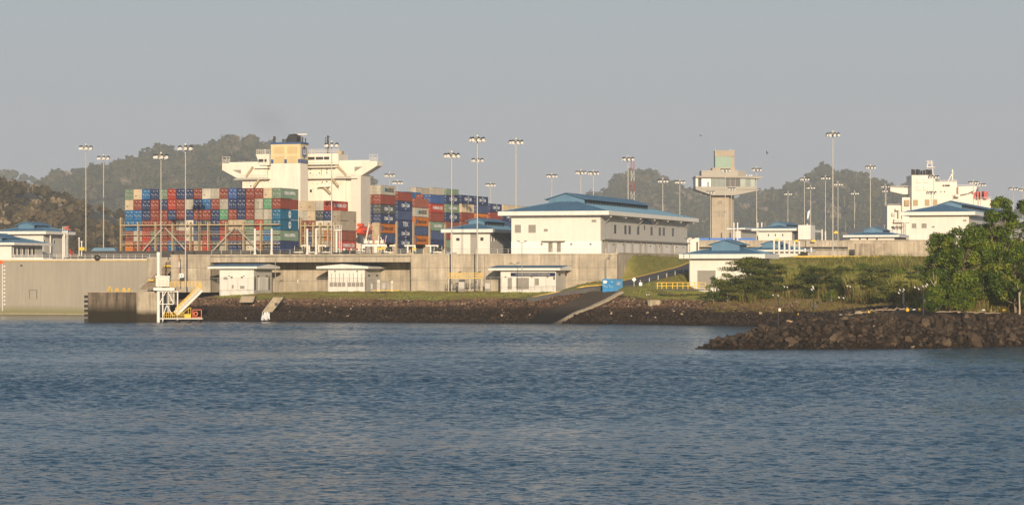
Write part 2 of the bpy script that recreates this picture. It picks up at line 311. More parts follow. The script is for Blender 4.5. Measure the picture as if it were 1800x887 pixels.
def make_ground():
    xs = np.concatenate([np.arange(-150, 30, 1.6), np.arange(30, 110, 1.1), np.arange(112, 260, 6)]); ys = np.concatenate([np.arange(344, 470, 1.1), np.arange(470, 720, 1.4)])
    X, Y = np.meshgrid(xs, ys); Z = ground_z(X, Y)
    n, k = X.shape; v = np.stack([X, Y, Z], -1).reshape(-1, 3); i = np.arange(n*k).reshape(n, k)
    f = np.stack([i[:-1, :-1], i[:-1, 1:], i[1:, 1:], i[1:, :-1]], -1).reshape(-1, 4)
    m = bpy.data.materials.new("grass_and_soil"); m.use_nodes = True; N = m.node_tree.nodes; K = m.node_tree.links
    b = N["Principled BSDF"]; b.inputs["Roughness"].default_value = .95; b.inputs["Specular IOR Level"].default_value = .1
    g = N.new("ShaderNodeNewGeometry"); sx = N.new("ShaderNodeSeparateXYZ"); K.new(g.outputs["Position"], sx.inputs[0])
    at = N.new("ShaderNodeAttribute"); at.attribute_name = 'soil'
    n1 = N.new("ShaderNodeTexNoise"); n1.inputs["Scale"].default_value = .35; n1.inputs["Detail"].default_value = 8; n1.inputs["Roughness"].default_value = .7; K.new(g.outputs["Position"], n1.inputs[0])
    gr = N.new("ShaderNodeValToRGB"); e = gr.color_ramp.elements; e.new(.5); e[0].position = .3; e[0].color = (.14, .17, .035, 1); e[1].position = .5; e[1].color = (.23, .21, .06, 1); e[2].position = .72; e[2].color = (.32, .26, .10, 1); K.new(n1.outputs[0], gr.inputs[0])
    sr = N.new("ShaderNodeValToRGB"); e = sr.color_ramp.elements; e[0].position = .3; e[0].color = (.04, .026, .018, 1); e[1].position = .75; e[1].color = (.17, .105, .065, 1); K.new(n1.outputs[0], sr.inputs[0])
    td = N.new("ShaderNodeMapRange"); td.inputs[1].default_value = 2.2; td.inputs[2].default_value = 3.6; td.inputs[3].default_value = .35; K.new(sx.outputs[2], td.inputs[0]); sv = N.new("ShaderNodeVectorMath"); sv.operation = 'SCALE'; K.new(sr.outputs[0], sv.inputs[0]); K.new(td.outputs[0], sv.inputs[3])
    ad = N.new("ShaderNodeMath"); ad.operation = 'MULTIPLY_ADD'; K.new(n1.outputs[0], ad.inputs[0]); ad.inputs[1].default_value = 1.2; K.new(at.outputs["Fac"], ad.inputs[2])
    rr = N.new("ShaderNodeMapRange"); rr.inputs[1].default_value = 1.0; rr.inputs[2].default_value = 1.2; K.new(ad.outputs[0], rr.inputs[0])
    mx = N.new("ShaderNodeMix"); mx.data_type = 'RGBA'; K.new(rr.outputs[0], mx.inputs[0]); K.new(gr.outputs[0], mx.inputs[6]); K.new(sv.outputs[0], mx.inputs[7]); K.new(mx.outputs[2], b.inputs["Base Color"])
    o = bigmesh("ground", v, f, m, kind='structure')
    d = shore_dist(X, Y); lower = np.where((Y < 560), 1, 0)
    soil = 1-sst(21, 26, d)*(1-sst(500, 490, Y))+0*lower
    soil = np.maximum(soil*1.0, .55*sst(500, 480, Y))
    dx, dy = X-OX, Y-OY; vv = dx*V[0]+dy*V[1]; soil = np.where((vv > 22)&(Y<560), np.maximum(soil, .42), soil)
    a = o.data.attributes.new('soil', 'FLOAT', 'POINT'); a.data.foreach_set("value", soil.astype(np.float32).ravel())
    o.data.polygons.foreach_set("use_smooth", [True]*len(o.data.polygons))
    # the land beyond, out to the horizon
    lm = mat("far_land", (.10, .10, .055), .95, .3, .02)
    mb = MB()
    mb.poly([(-9000, 1000, 14.0), (9000, 1000, 14.0), (9000, 14000, 14.0), (-9000, 14000, 14.0)], lm)
    struct("far_ground", mb)
    # upper quay deck behind the main wall
    mb = MB()
    a = L(0.6, -114.5); b_ = L(0.6, -0.2); c = L(330, -0.2); e_ = L(330, -114.5)
    mb.poly([(a[0], a[1], 15.0), (b_[0], b_[1], 15.0), (c[0], c[1], 15.0), (e_[0], e_[1], 15.0)], mat("quay_paving", (.30, .28, .24), .9, .15, .3)); struct("quay", mb)
    mb = MB(); o_ = (PX(276, 652), 652); q = [L(u_, v_, 14.5, o_) for u_, v_ in ((5.02, -190), (5.02, 6), (300, 6), (300, -190))]; mb.poly(q, MC["quay_paving"]); struct("quay", mb)
make_ground()
# ---------------------------------------------------------------- wooded hills
def hill(name, crest, dc, depth, m, cr, n_px=9, seed=1, tri=None, zbase=12, back=500, pale=.05):
    cx = np.array([PX(p, dc) for p, q in crest]); cz = np.array([PZ(q, dc) for p, q in crest])-cr*1.2
    x0, x1 = cx[0], cx[-1]; xs = np.arange(x0, x1, 12.0); ts = np.linspace(-back/depth, 1, 34)
    def zz(x, t):
        c = np.interp(x, cx, cz)+vnoise(x, t*depth, 60, seed)*cr*.25
        tt = np.abs(t); pr = (1-sst(0, 1, tt))*.55+.45*(1-tt)
        rid = vnoise(x+40*t, t*40, 70, seed+3)*.13*np.sin(np.pi*np.clip(tt, 0, 1))
        return zbase+(c-zbase)*np.clip(pr+rid, 0, 1.0)
    X, T = np.meshgrid(xs, ts); Z = zz(X, T); Y = dc-T*depth
    n, k = X.shape; i = np.arange(n*k).reshape(n, k); v = np.stack([X, Y, Z], -1).reshape(-1, 3)
    f = np.stack([i[:-1, :-1], i[:-1, 1:], i[1:, 1:], i[1:, :-1]], -1).reshape(-1, 4)
    bigmesh(name, v, f, mat("forest_floor", (.05, .045, .03), .95, .3, .05), kind='structure')
    # crowns: rows of equal height in view
    pts = []
    for xx in np.arange(x0, x1, cr*1.15):
        tcol = np.linspace(-.06, 1, 60); zc = zz(np.full(60, xx), tcol); elev = (zc-CH)/(dc-tcol*depth)
        last = None
        for t, e, z in zip(tcol, elev, zc):
            if last is None or abs(e-last) > cr*.55/dc:
                pts.append((xx+rng.uniform(-.6, .6)*cr, t+rng.uniform(-.008, .008))); last = e
    pts = np.array(pts); pz = zz(pts[:, 0], pts[:, 1]); n = len(pts)
    rad = cr*rng.uniform(.5, 1.3, n); em = rng.uniform(size=n) < .05; rad[em] *= 1.45; pz = pz+em*cr*.5; cen = np.stack([pts[:, 0], dc-pts[:, 1]*depth, pz+rad*.75], 1)
    q = 44; dirs = rng.normal(size=(n, q, 3)); dirs /= np.linalg.norm(dirs, axis=2)[..., None]; dirs[..., 2] = np.abs(dirs[..., 2])*1.15-.25; dirs[..., 1] = -np.abs(dirs[..., 1])*.9+.12
    lob = 1+.28*np.sin(dirs[..., 0]*5+rng.uniform(0, 6, (n, 1)))*np.sin(dirs[..., 2]*6+rng.uniform(0, 6, (n, 1)))
    c = cen[:, None]+dirs*rad[:, None, None]*lob[..., None]*rng.uniform(.75, 1.05, (n, q, 1))*np.array([1, 1, .85])
    nr = dirs+rng.normal(size=dirs.shape)*.55
    vv, ff = quads(c.reshape(-1, 3), nr.reshape(-1, 3), np.repeat(rad*.62, q)*rng.uniform(.6, 1.3, n*q), .8)
    bv, bf = blobs(cen, rad*.82, .85)
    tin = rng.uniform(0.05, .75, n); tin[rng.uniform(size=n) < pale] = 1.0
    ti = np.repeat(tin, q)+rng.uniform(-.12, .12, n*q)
    bigmesh("forest_canopy", vv, ff, m, ti, label="dense woodland covering the "+name.replace('_', ' ')+" behind the locks", category="woodland", kind="stuff")
    tk = np.where(rng.uniform(size=n) < .05)[0]; k = len(tk); tx, ty, tz = cen[tk, 0]+rng.uniform(-1, 1, k)*rad[tk]*.5, cen[tk, 1]-rad[tk]*1.15, cen[tk, 2]; hh = rad[tk]*rng.uniform(.6, 1.3, k); w_ = np.full(k, cr*.045); ln = rng.uniform(-.25, .25, k)*hh
    tv = np.stack([np.stack([tx-w_, ty, tz-hh*.7], 1), np.stack([tx+w_, ty, tz-hh*.7], 1), np.stack([tx+w_*.5+ln, ty, tz+hh*.7], 1), np.stack([tx-w_*.5+ln, ty, tz+hh*.7], 1)], 1).reshape(-1, 3)
    bigmesh("pale_trunks", tv, np.arange(4*k).reshape(-1, 4), mat("pale_trunk", (.26, .21, .16), .9, .2, .05), label="pale bare trunks standing out of the woodland on the "+name.replace('_', ' '), category="woodland", kind="stuff")
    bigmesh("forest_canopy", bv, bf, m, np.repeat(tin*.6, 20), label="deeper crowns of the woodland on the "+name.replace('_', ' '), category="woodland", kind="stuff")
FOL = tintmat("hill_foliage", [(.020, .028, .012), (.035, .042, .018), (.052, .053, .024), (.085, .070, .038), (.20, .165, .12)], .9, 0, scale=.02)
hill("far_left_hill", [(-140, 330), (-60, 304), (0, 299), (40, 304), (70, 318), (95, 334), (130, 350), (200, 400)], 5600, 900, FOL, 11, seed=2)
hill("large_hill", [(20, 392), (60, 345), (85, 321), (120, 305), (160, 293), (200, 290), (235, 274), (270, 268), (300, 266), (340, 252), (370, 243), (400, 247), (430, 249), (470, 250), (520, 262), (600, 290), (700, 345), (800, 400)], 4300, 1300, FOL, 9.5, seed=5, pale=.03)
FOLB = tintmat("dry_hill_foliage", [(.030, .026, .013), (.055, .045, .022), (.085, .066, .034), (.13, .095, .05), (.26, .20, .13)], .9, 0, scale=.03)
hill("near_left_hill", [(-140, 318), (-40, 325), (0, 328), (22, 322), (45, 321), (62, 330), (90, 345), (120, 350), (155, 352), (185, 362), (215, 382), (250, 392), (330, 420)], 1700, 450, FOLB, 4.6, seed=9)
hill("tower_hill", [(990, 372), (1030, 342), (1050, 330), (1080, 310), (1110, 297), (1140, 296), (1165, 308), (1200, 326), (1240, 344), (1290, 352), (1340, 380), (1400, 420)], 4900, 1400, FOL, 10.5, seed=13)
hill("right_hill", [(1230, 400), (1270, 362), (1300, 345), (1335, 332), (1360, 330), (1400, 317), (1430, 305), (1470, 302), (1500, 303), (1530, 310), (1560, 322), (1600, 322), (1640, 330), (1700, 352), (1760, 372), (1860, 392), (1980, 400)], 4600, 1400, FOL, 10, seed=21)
# ---------------------------------------------------------------- haze
def make_haze():
    m = bpy.data.materials.new("hazy_air"); m.use_nodes = True; N = m.node_tree.nodes; K = m.node_tree.links
    N.remove(N["Principled BSDF"]); pv = N.new("ShaderNodeVolumePrincipled"); pv.inputs["Color"].default_value = (.88, .94, 1, 1); pv.inputs["Density"].default_value = HAZE; pv.inputs["Anisotropy"].default_value = 0.0
    K.new(pv.outputs[0], N["Material Output"].inputs["Volume"])
    mb = MB(); mb.box(-9600, 9600, -600, 14600, -3.2, 262, m); o = mb.build("haze"); o['kind'] = 'stuff'
HAZE = 1.25e-4
make_haze()
# ---------------------------------------------------------------- concrete quay walls, cast panel by panel
def wall_line(name, o, dr, px0, px1, ytop, ybot, label, nx, nz, th=.8, dref=None, m=CONC, rowh=None, zt=None, zb=None, skip=None, cat="wall"):
    """a wall standing on the line o + t*dr between two photo columns; panels are separate, joints recessed"""
    t0, d0 = hit(o, dr, px0); t1, d1 = hit(o, dr, px1)
    if t0 > t1: t0, t1, d0, d1 = t1, t0, d1, d0
    zt = PZ(ytop, (d0+d1)/2) if zt is None else zt; zb = PZ(ybot, (d0+d1)/2) if zb is None else zb
    ang = math.atan2(dr[1], dr[0]); loc = (o[0]+dr[0]*t0, o[1]+dr[1]*t0, zb)
    T = thing(name, loc, label, cat, rz=ang); Ln = t1-t0; H = zt-zb
    MB().box(.0, Ln, .06, th, 0, H-.02, CONCD).build("wall_core", T)
    pw = Ln/nx; ph = (H-.35)/nz; g = .055
    me = MB().box(g, pw-g, -.02, .06, g, ph-g, m).mesh("wall_panel")
    for i in range(nx):
        for j in range(nz):
            if skip and skip(i, j): continue
            put("wall_panel", me, T, (i*pw, rng.uniform(-.012, .012), j*ph))
    MB().box(-.02, Ln+.02, -.07, th+.03, H-.35, H, m).build("coping", T)
    return T, Ln, H
FO = (OX, OY); BACK = (-V[0], -V[1])
ZT = 15.3
wall_line("quay_wall", FO, V, 722, 1085, 445, 509, "long plain concrete quay wall section right of the recess, behind the small sign building", 11, 3, zt=ZT, zb=6.0)
wall_line("quay_wall", FO, V, 300, 370, 445, 509, "short concrete quay wall section beside the stairs, left of the recess", 3, 3, zt=ZT, zb=6.0)
wall_line("quay_wall", (FO[0]+U[0]*13, FO[1]+U[1]*13), V, 258, 306, 445, 509, "narrow concrete wall behind the stairway between the caisson and the quay", 2, 3, zt=ZT-.6, zb=0)
# recess: left return, back wall, bridging beam
def at_front(px):
    t, d = hit(FO, V, px); return (FO[0]+V[0]*t, d), t
(pl, tl), (pr, tr) = at_front(370), at_front(722)
RD = 8.5
wall_line("quay_wall", (pl[0]+U[0]*RD, pl[1]+U[1]*RD), V, 372, 730, 459, 509, "recessed back wall of concrete behind the two white transformer huts", 14, 3, zt=ZT-.5, zb=6.0)
T = thing("return_wall", (pl[0], pl[1], 6.0), "shaded concrete end wall turning into the recess left of the first hut", "wall")
MB().box(-.8, 0, .82, RD-.02, 0, ZT-6.0, CONC).build("wall_panel", T)
T = thing("return_wall", (pr[0], pr[1], 6.0), "concrete end wall closing the right side of the recess", "wall")
MB().box(0, .8, .82, RD-.02, 0, ZT-6.0, CONC).build("wall_panel", T)
T = thing("deck_beam", (pl[0], pl[1], 13.35), "long concrete deck edge bridging over the recess above the two huts", "beam")
Lr = tr-tl
n = 12
MB().box(.04, Lr-.04, .1, RD, 0.02, 1.55, CONCD).build("beam_core", T)
me = MB().box(.03, (Lr-.08)/n-.03, -.05, .1, 0, 1.2, CONC).mesh("beam_panel")
for i in range(n): put("beam_panel", me, T, (.04+i*(Lr-.08)/n, 0, 0))
MB().box(.0, Lr, -.1, .5, 1.56, 1.95, CONC).build("coping", T)
# right return wall, running away beside the road
T = thing("return_wall", (*L(0.8, -.45)[:2], 6.0), "long grey concrete return wall running back beside the grass bank", "wall")
MB().box(-.35, .45, 0, 90, 0, 9.25, CONC).build("wall_panel", T)
MB().box(-.45, .55, 0, 90.1, 9.25, 9.5, CONC).build("coping", T)
# --------------------------------------------------------- raised chamber walls further back, right
wall_line("chamber_wall", (PX(1480, 705), 705), (.995, -.10), 1490, 1900, 421, 452, "tall blank concrete wall between the road and the blue roofed hall on the right", 14, 2, zt=PZ(421, 700), zb=12.5)
wall_line("chamber_wall", (PX(1300, 770), 770), (1, 0), 1165, 1500, 423, 436, "pale upper concrete chamber wall with yellow markers behind the white posts", 16, 1, zt=PZ(422, 770), zb=PZ(434, 770))
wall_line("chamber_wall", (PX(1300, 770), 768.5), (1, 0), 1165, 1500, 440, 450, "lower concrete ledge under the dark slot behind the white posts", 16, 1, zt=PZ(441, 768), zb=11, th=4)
mb = MB(); mb.box(PX(1165, 771), PX(1500, 771), 772, 773, 12, PZ(434, 770), CONCD); o = mb.build("slot_wall"); o['label'] = "dark concrete strip in the slot under the upper chamber wall"; o['category'] = "wall"  # one darker concrete strip filling the slot
mb = MB(); mb.poly([(PX(1000, 775), 774, PZ(423, 774)), (PX(1900, 775), 774, PZ(423, 774)), (PX(1900, 1000)+120, 1400, 27.5), (PX(1000, 1000)-50, 1400, 27.5)], mat("quay_paving", (.3, .28, .24))); struct("upper_quay", mb)
# sloping grass kerb line
# ---------------------------------------------------------------- blue roofed buildings
class Bld:
    """box building from its nearest bottom corner; x runs right, y away, in the lock's own directions"""
    def __init__(s, name, px, d, pxl, pxr, yeave, ybase, label, zb=None, cat="building"):
        s.o = (PX(px, d), d); s.d = d
        s.W = -hit(s.o, V, pxl)[0]; s.D = hit(s.o, U, pxr)[0]
        s.zb = PZ(ybase, d) if zb is None else zb; s.H = PZ(yeave, d)-s.zb
        s.T = thing(name, (s.o[0], s.o[1], s.zb), label, cat)
    def fx(s, px): return hit(s.o, V, px)[0]                     # local x on the front face
    def fz(s, px, py): t, d = hit(s.o, V, px); return PZ(py, d)-s.zb
    def sy(s, px): return hit(s.o, U, px)[0]                     # local y on the right face
    def sz(s, px, py): t, d = hit(s.o, U, px); return PZ(py, d)-s.zb
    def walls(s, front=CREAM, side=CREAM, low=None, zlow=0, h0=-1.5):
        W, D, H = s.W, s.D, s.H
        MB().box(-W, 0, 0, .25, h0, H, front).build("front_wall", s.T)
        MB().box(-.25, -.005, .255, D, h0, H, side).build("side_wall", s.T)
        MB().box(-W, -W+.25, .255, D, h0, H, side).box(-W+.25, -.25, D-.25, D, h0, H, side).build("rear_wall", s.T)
    def roof(s, over=1.6, fascia=.9, rise=.28, mon=(.36, .64, .12, .88), monh=1.6, mono=.8, clere=True):
        """hipped sheet-metal roof on a deep white fascia with a raised gabled monitor"""
        W, D, H = s.W, s.D, s.H; x0, x1, y0, y1 = -W-over, over, -over, D+over
        T = s.T
        MB().box(x0, x1, y0, y1, H, H+.12, WHITE).build("soffit", T)
        fb = MB()
        for a in ((x0, x1, y0-.1, y0), (x0, x1, y1, y1+.1), (x0-.1, x0, y0-.1, y1+.1), (x1, x1+.1, y0-.1, y1+.1)): fb.box(*a, H-.08, H+fascia, WHITE)
        fb.build("fascia", T)
        z0 = H+fascia-.12; Wd, Dd = x1-x0, y1-y0; cx, cy_ = (x0+x1)/2, (y0+y1)/2
        half = min(Wd, Dd)/2; zr = z0+half*rise
        if Dd >= Wd: a, b = (cx, y0+half, zr), (cx, y1-half, zr)
        else: a, b = (x0+half, cy_, zr), (x1-half, cy_, zr)
        c = [(x0, y0, z0), (x1, y0, z0), (x1, y1, z0), (x0, y1, z0)]
        if Dd >= Wd: faces = [(c[0], c[1], a), (c[1], c[2], b, a), (c[2], c[3], b), (c[3], c[0], a, b)]
        else: faces = [(c[0], c[1], b, a), (c[1], c[2], b), (c[2], c[3], a, b), (c[3], c[0], a)]
        for f in faces: MB().poly(f, BLUER).build("roof_slope", T)
        # standing seams of the two slopes in view
        sm = MB(); nse = int(Wd/1.2)
        for i in range(1, nse):
            x = x0+Wd*i/nse; h = min(x-x0, x1-x, half)
            sm.bar((x, y0, z0+.02), (x, y0+h, z0+h*rise+.02), .05, BLUER)
        nse = int(Dd/1.2)
        for i in range(1, nse):
            y = y0+Dd*i/nse; h = min(y-y0, y1-y, half)
            sm.bar((x1, y, z0+.02), (x1-h, y, z0+h*rise+.02), .05, BLUER)
        sm.build("roof_seams", T, kind="stuff")
        for q, e in ((c[0], a), (c[1], a if Dd >= Wd else b), (c[2], b)): MB().bar((q[0], q[1], q[2]+.04), (e[0], e[1], e[2]+.04), .16, BLUER).build("hip_capping", T)
        if mon:
            mx0, mx1, my0, my1 = x0+Wd*mon[0], x0+Wd*mon[1], y0+Dd*mon[2], y0+Dd*mon[3]
            zw = z0+min(mx0-x0, my0-y0, half)*rise-.3; zt = zw+monh
            MB().box(mx0, mx1, my0, my0+.15, zw, zt, BLUER).build("monitor_end", T)
            MB().box(mx0, mx1, my1-.15, my1, zw, zt, BLUER).build("monitor_end", T)
            MB().box(mx0+.05, mx0+.2, my0+.15, my1-.15, zw, zt, BLUER).build("monitor_side", T)
            MB().box(mx1-.2, mx1-.05, my0+.15, my1-.15, zw-.3, zt, BLACKM if clere else BLUER).build("clerestory", T)
            if clere:
                nb = max(3, int((my1-my0)/2.4))
                me = MB().box(-.03, .06, -.06, .06, 0, monh, BLUER).mesh("mullion")
                for i in range(nb+1): put("mullion", me, T, (mx1-.04, my0+.2+(my1-my0-.4)*i/nb, zw))
            cxm = (mx0+mx1)/2; hw = (mx1-mx0)/2+mono; zp = zt+hw*.30; e0, e1 = my0-mono, my1+mono
            rb = MB()
            for sg in (-1, 1):
                p = [(cxm, e0, zp), (cxm, e1, zp), (cxm+sg*hw, e1, zt), (cxm+sg*hw, e0, zt)]
                if sg > 0: p = p[::-1]
                rb = MB().poly(p, BLUER).poly([(q[0], q[1], q[2]-.16) for q in p][::-1], BLUER)
                for k in range(4): a1, b1 = p[k], p[(k+1) % 4]; rb.poly([a1, (a1[0], a1[1], a1[2]-.16), (b1[0], b1[1], b1[2]-.16), b1], BLUER)
                rb.build("monitor_roof", T)
            for yy in (my0, my1-.15): MB().prism([(mx0, zt-.01), (mx1, zt-.01), (cxm, zp-.15)], yy+.01, yy+.14, BLUER).build("gable", T)
    def fwin(s, px0, px1, py0, py1, m=GLASS, name="window", proud=.04, frame=True, lab=None):
        x0, x1 = s.fx(px0), s.fx(px1); z0, z1 = s.fz(px0, py1), s.fz(px0, py0)
        o = MB().box(x0, x1, -proud, .01, z0, z1, m).build(name, s.T)
        if frame:
            fr = MB(); t = .07
            for q in ((x0-t, x1+t, z1, z1+t), (x0-t, x1+t, z0-t, z0), (x0-t, x0, z0, z1), (x1, x1+t, z0, z1)): fr.box(q[0], q[1], -proud-.04, .01, q[2], q[3], WHITE)
            fr.build("frame", o)
        if m is LOUV:
            nn = max(3, min(12, int((z1-z0)/.22))); sl_ = MB()
            for i in range(nn): sl_.box(x0+.02, x1-.02, -proud-.03, -proud, z0+(z1-z0)*(i+.3)/nn, z0+(z1-z0)*(i+.75)/nn, LOUV)
            sl_.build("louvre_blades", o, kind="stuff")
        if lab: o['label'] = lab
        return o
    def swin(s, px0, px1, py0, py1, m=GLASS, name="window", proud=.04, frame=True):
        y0, y1 = s.sy(px0), s.sy(px1); z0, z1 = s.sz((px0+px1)/2, py1), s.sz((px0+px1)/2, py0)
        o = MB().box(-.01, proud, y0, y1, z0, z1, m).build(name, s.T)
        if frame:
            fr = MB(); t = .08
            for q in ((y0-t, y1+t, z1, z1+t), (y0-t, y1+t, z0-t, z0), (y0-t, y0, z0, z1), (y1, y1+t, z0, z1)): fr.box(-.01, proud+.05, q[0], q[1], q[2], q[3], WHITE)
            fr.build("frame", o)
        return o
# --- the large two storey hall
B = Bld("hall_building", 1057, 640, 899, 1208, 377.5, 447, "large cream two storey hall with a broad blue hipped roof standing on the quay wall", zb=15.02)
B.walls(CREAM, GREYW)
B.roof(over=2.6, fascia=.95, rise=.235, mon=(.33, .66, .13, .80), monh=1.5, mono=.9)
zf = B.fz(980, 424)
MB().box(-B.W-.02, .0, -.04, -.002, -1, zf, mat("white_lower_wall", (.80, .78, .74), .65, .04)).build("lower_wall", B.T)
for q in ((905, 916, 395, 409), (929, 942, 395, 409), (956, 963, 402, 407), (1040, 1048.5, 386, 390.5)): B.fwin(*q, m=LOUV, name="louvre")
B.fwin(964, 971.5, 426, 443, LOUV, "door"); B.fwin(979, 986, 426, 443, LOUV, "door"); B.fwin(972.5, 978, 426, 443, WHITE, "door_post", .05, False)
x0, x1 = B.fx(954), B.fx(994); MB().box(x0, x1, -1.3, -.04, B.fz(975, 424.5), B.fz(975, 423), LOUV).build("canopy", B.T)
for px in (1079.5, 1097.5, 1105, 1120, 1143.5, 1158, 1165, 1181): B.swin(px, px+3.5, 395+(px-1080)*.055, 410.5+(px-1080)*.045, frame=False)
B.swin(1132, 1133.8, 395.5, 404, frame=False)
y0, y1 = B.sy(1127), B.sy(1144.5); z0, z1 = B.sz(1135, 393), B.sz(1135, 385.5)
o = MB().box(0, .12, y0, y1, z0, z1, NAVY).build("name_board", B.T)
for i in range(9): pass
MB().box(.12, .14, y0+.8, y1-.8, z0+.35, z0+.42, WHT).box(.12, .14, y0+.3, y1-.3, z1-.25, z1-.18, WHT).build("board_lines", o)
# brackets under the side eaves
me = MB().box(-.02, 2.3, -.15, .15, -.45, 0, WHITE).mesh("eave_bracket")
nbk = 7
for i in range(nbk): put("eave_bracket", me, B.T, (0, 1.2+(B.D-2.4)*i/(nbk-1), B.H-.1))
me = MB().bar((.02, 0, -2.2), (1.9, 0, -.2), .18, LOUV).mesh("brace")
for px in (1062, 1120, 1148, 1201): put("brace", me, B.T, (0, B.sy(px), B.H-.1))
# lower storey: recessed garage bays between dark posts under a ledge
zl = B.sz(1130, 425); MB().box(0, .9, -.1, B.D, zl, zl+.35, LOUV).build("ledge", B.T)
MB().box(-.004, .03, 0.2, B.D, -1, zl, mat("bay_wall", (.60, .57, .52), .7, .05)).build("bay_wall", B.T)
for a, b in ((1063, 1072), (1082, 1094.5), (1098, 1107), (1112, 1122), (1126, 1131), (1137, 1150), (1155, 1159), (1164, 1178), (1185, 1205)):
    B.swin(a, b, 428.5, 444.5, WHITE, "bay_door", .1, False)
me = MB().box(.3, .55, -.12, .12, -1, zl, LOUV).mesh("post")
for px in (1060.5, 1064, 1080, 1096, 1110, 1124, 1134, 1152, 1162, 1180, 1206): put("post", me, B.T, (0, B.sy(px), 0))
me = MB().box(0, .25, -.15, .15, 0, .25, BLACKM).mesh("wall_lamp")
for px in (1077, 1094, 1110.5, 1126, 1142, 1158, 1171, 1188, 1200): put("wall_lamp", me, B.T, (.1, B.sy(px), zl-1.1))
MB().box(-.2, .02, -.03, .01, 0, B.H-.5, LOUV).build("downpipe", B.T)
for px in (951, 1003, 1037): MB().box(B.fx(px), B.fx(px+3), -.3, -.04, B.fz(px, 430), B.fz(px, 428), BLACKM).build("wall_lamp", B.T)
# --- smaller hall left of it
B = Bld("pump_house", 861, 668, 792, 921, 408, 443.5, "small cream building with blue hipped roof between the container stacks and the large hall", zb=15.02)
B.walls(CREAM, GREYW); B.roof(over=1.9, fascia=.8, rise=.25, mon=(.36, .66, .2, .72), monh=1.3, mono=.7)
for q in ((802, 808, 418, 423), (844.5, 850, 417, 423)): B.fwin(*q)
MB().box(B.fx(827), B.fx(839), -.06, .0, 0, B.fz(830, 408), LOUV).build("louvre_panel", B.T)
for i in range(9): MB().box(B.fx(827), B.fx(839), -.1, -.06, i*.55+.2, i*.55+.3, GREYW).build("rail", B.T)
for px in (864, 869, 884, 890): B.swin(px, px+2.3, 417, 424)
MB().box(B.fx(797), B.fx(803), -1.2, -.1, 0, 1.1, LOUV).build("cooling_unit", B.T); MB().box(B.fx(844), B.fx(849), -.8, -.1, 0, .5, BLACKM).build("vent_box", B.T)
MB().box(B.fx(805), B.fx(810), -.8, -.1, 0, .5, BLACKM).build("vent_box", B.T); MB().box(B.fx(819), B.fx(822), -.8, -.1, 0, .8, LOUV).build("vent_box", B.T)
# --- left group behind the caisson
B = Bld("control_building", 76, 730, 4, 117, 411, 452, "cream building with two tier blue roof left behind the caisson, the farther of two", zb=14.5)
B.walls(CREAM, GREYW); B.roof(over=1.8, fascia=.75, rise=.27, mon=(.36, .66, .2, .72), monh=1.3, mono=.7)
for px in (76.5, 93.5): B.swin(px, px+3, 422, 428)
for q in ((56, 60, 421, 424), (64, 68, 428, 446)): B.fwin(*q)
me = MB().box(-.15, .15, -.15, .15, 0, B.H, WHITE).mesh("column")
for px in (82, 104): put("column", me, B.T, (1.2, B.sy(px), 0))
B = Bld("control_building", 20, 700, -60, 75, 430, 452, "low cream building with long blue roof at the left edge, the nearer of two", zb=14.5)
B.walls(CREAM, GREYW); B.roof(over=1.8, fascia=.6, rise=.25, mon=(.3, .72, .1, .5), monh=1.2, mono=.7)
for px in (24, 31, 40, 50, 57): B.swin(px, px+4, 435, 448, m=BLACKM if px != 31 else GLASS)
# --- boat-store shed with roller door, right
B = Bld("store_building", 1333, 592, 1212, 1352, 453.5, 507, "white store building with grey roller door and blue pavilion roof beside the bushes", zb=7.0)
B.walls(CREAM, GREYW); B.roof(over=1.9, fascia=.95, rise=.24, mon=(.33, .66, .26, .74), monh=1.7, mono=.7, clere=False)
o = B.fwin(1226, 1258, 475, 506, LOUV, "roller_door")
# --- second pavilion roof behind it
B = Bld("store_building", 1402, 690, 1316, 1420, 441.5, 452, "second white building whose blue pavilion roof shows behind the store building", zb=13)
B.walls(CREAM, GREYW); B.roof(over=1.9, fascia=.4, rise=.2, mon=(.3, .6, .2, .74), monh=1.3, mono=.6)
# --- far pavilions
B = Bld("machinery_building", 1392, 900, 1333, 1432, 405, 420, "low white building with blue roof right of the control tower base", zb=PZ(421, 900))
B.walls(CREAM, GREYW); B.roof(over=1.9, fascia=.7, rise=.18, mon=(.3, .66, .2, .72), monh=1.2, mono=.6)
MB().box(B.fx(1405), B.fx(1427), -2, 6, 0, 5.0, WHITE).build("annex", B.T)
for px in (1350, 1362, 1375): B.fwin(px, px+2, 411, 415)
B = Bld("machinery_building", 1302, 1000, 1290, 1335, 403, 420, "small pavilion with blue roof just right of the control tower foot", zb=PZ(421, 1000))
B.walls(CREAM, GREYW); B.roof(over=2.2, fascia=.5, rise=.2, mon=None)
B = Bld("valve_building", 1572, 860, 1494, 1592, 416, 424, "low white building with wide blue roof on top of the concrete wall", zb=PZ(424, 860))
B.walls(CREAM, GREYW); B.roof(over=1.9, fascia=.6, rise=.2, mon=(.32, .66, .2, .72), monh=1.1, mono=.6)
for px in (1510, 1523, 1540): B.fwin(px, px+3, 418, 422)
B = Bld("right_hall", 1703, 700, 1598, 1830, 377.5, 422, "long cream hall with blue hipped roof behind the green trees on the right", zb=PZ(424, 700), cat="building")
B.T.name = "hall_building"
B.walls(CREAM, GREYW); B.roof(over=1.9, fascia=.85, rise=.235, mon=(.36, .66, .13, .80), monh=1.3, mono=.8)
for q in ((1603, 1611, 392.5, 401), (1620, 1629, 392.5, 401), (1638, 1643, 397, 400), (1693, 1699, 386, 389)): B.fwin(*q, m=LOUV, name="louvre")
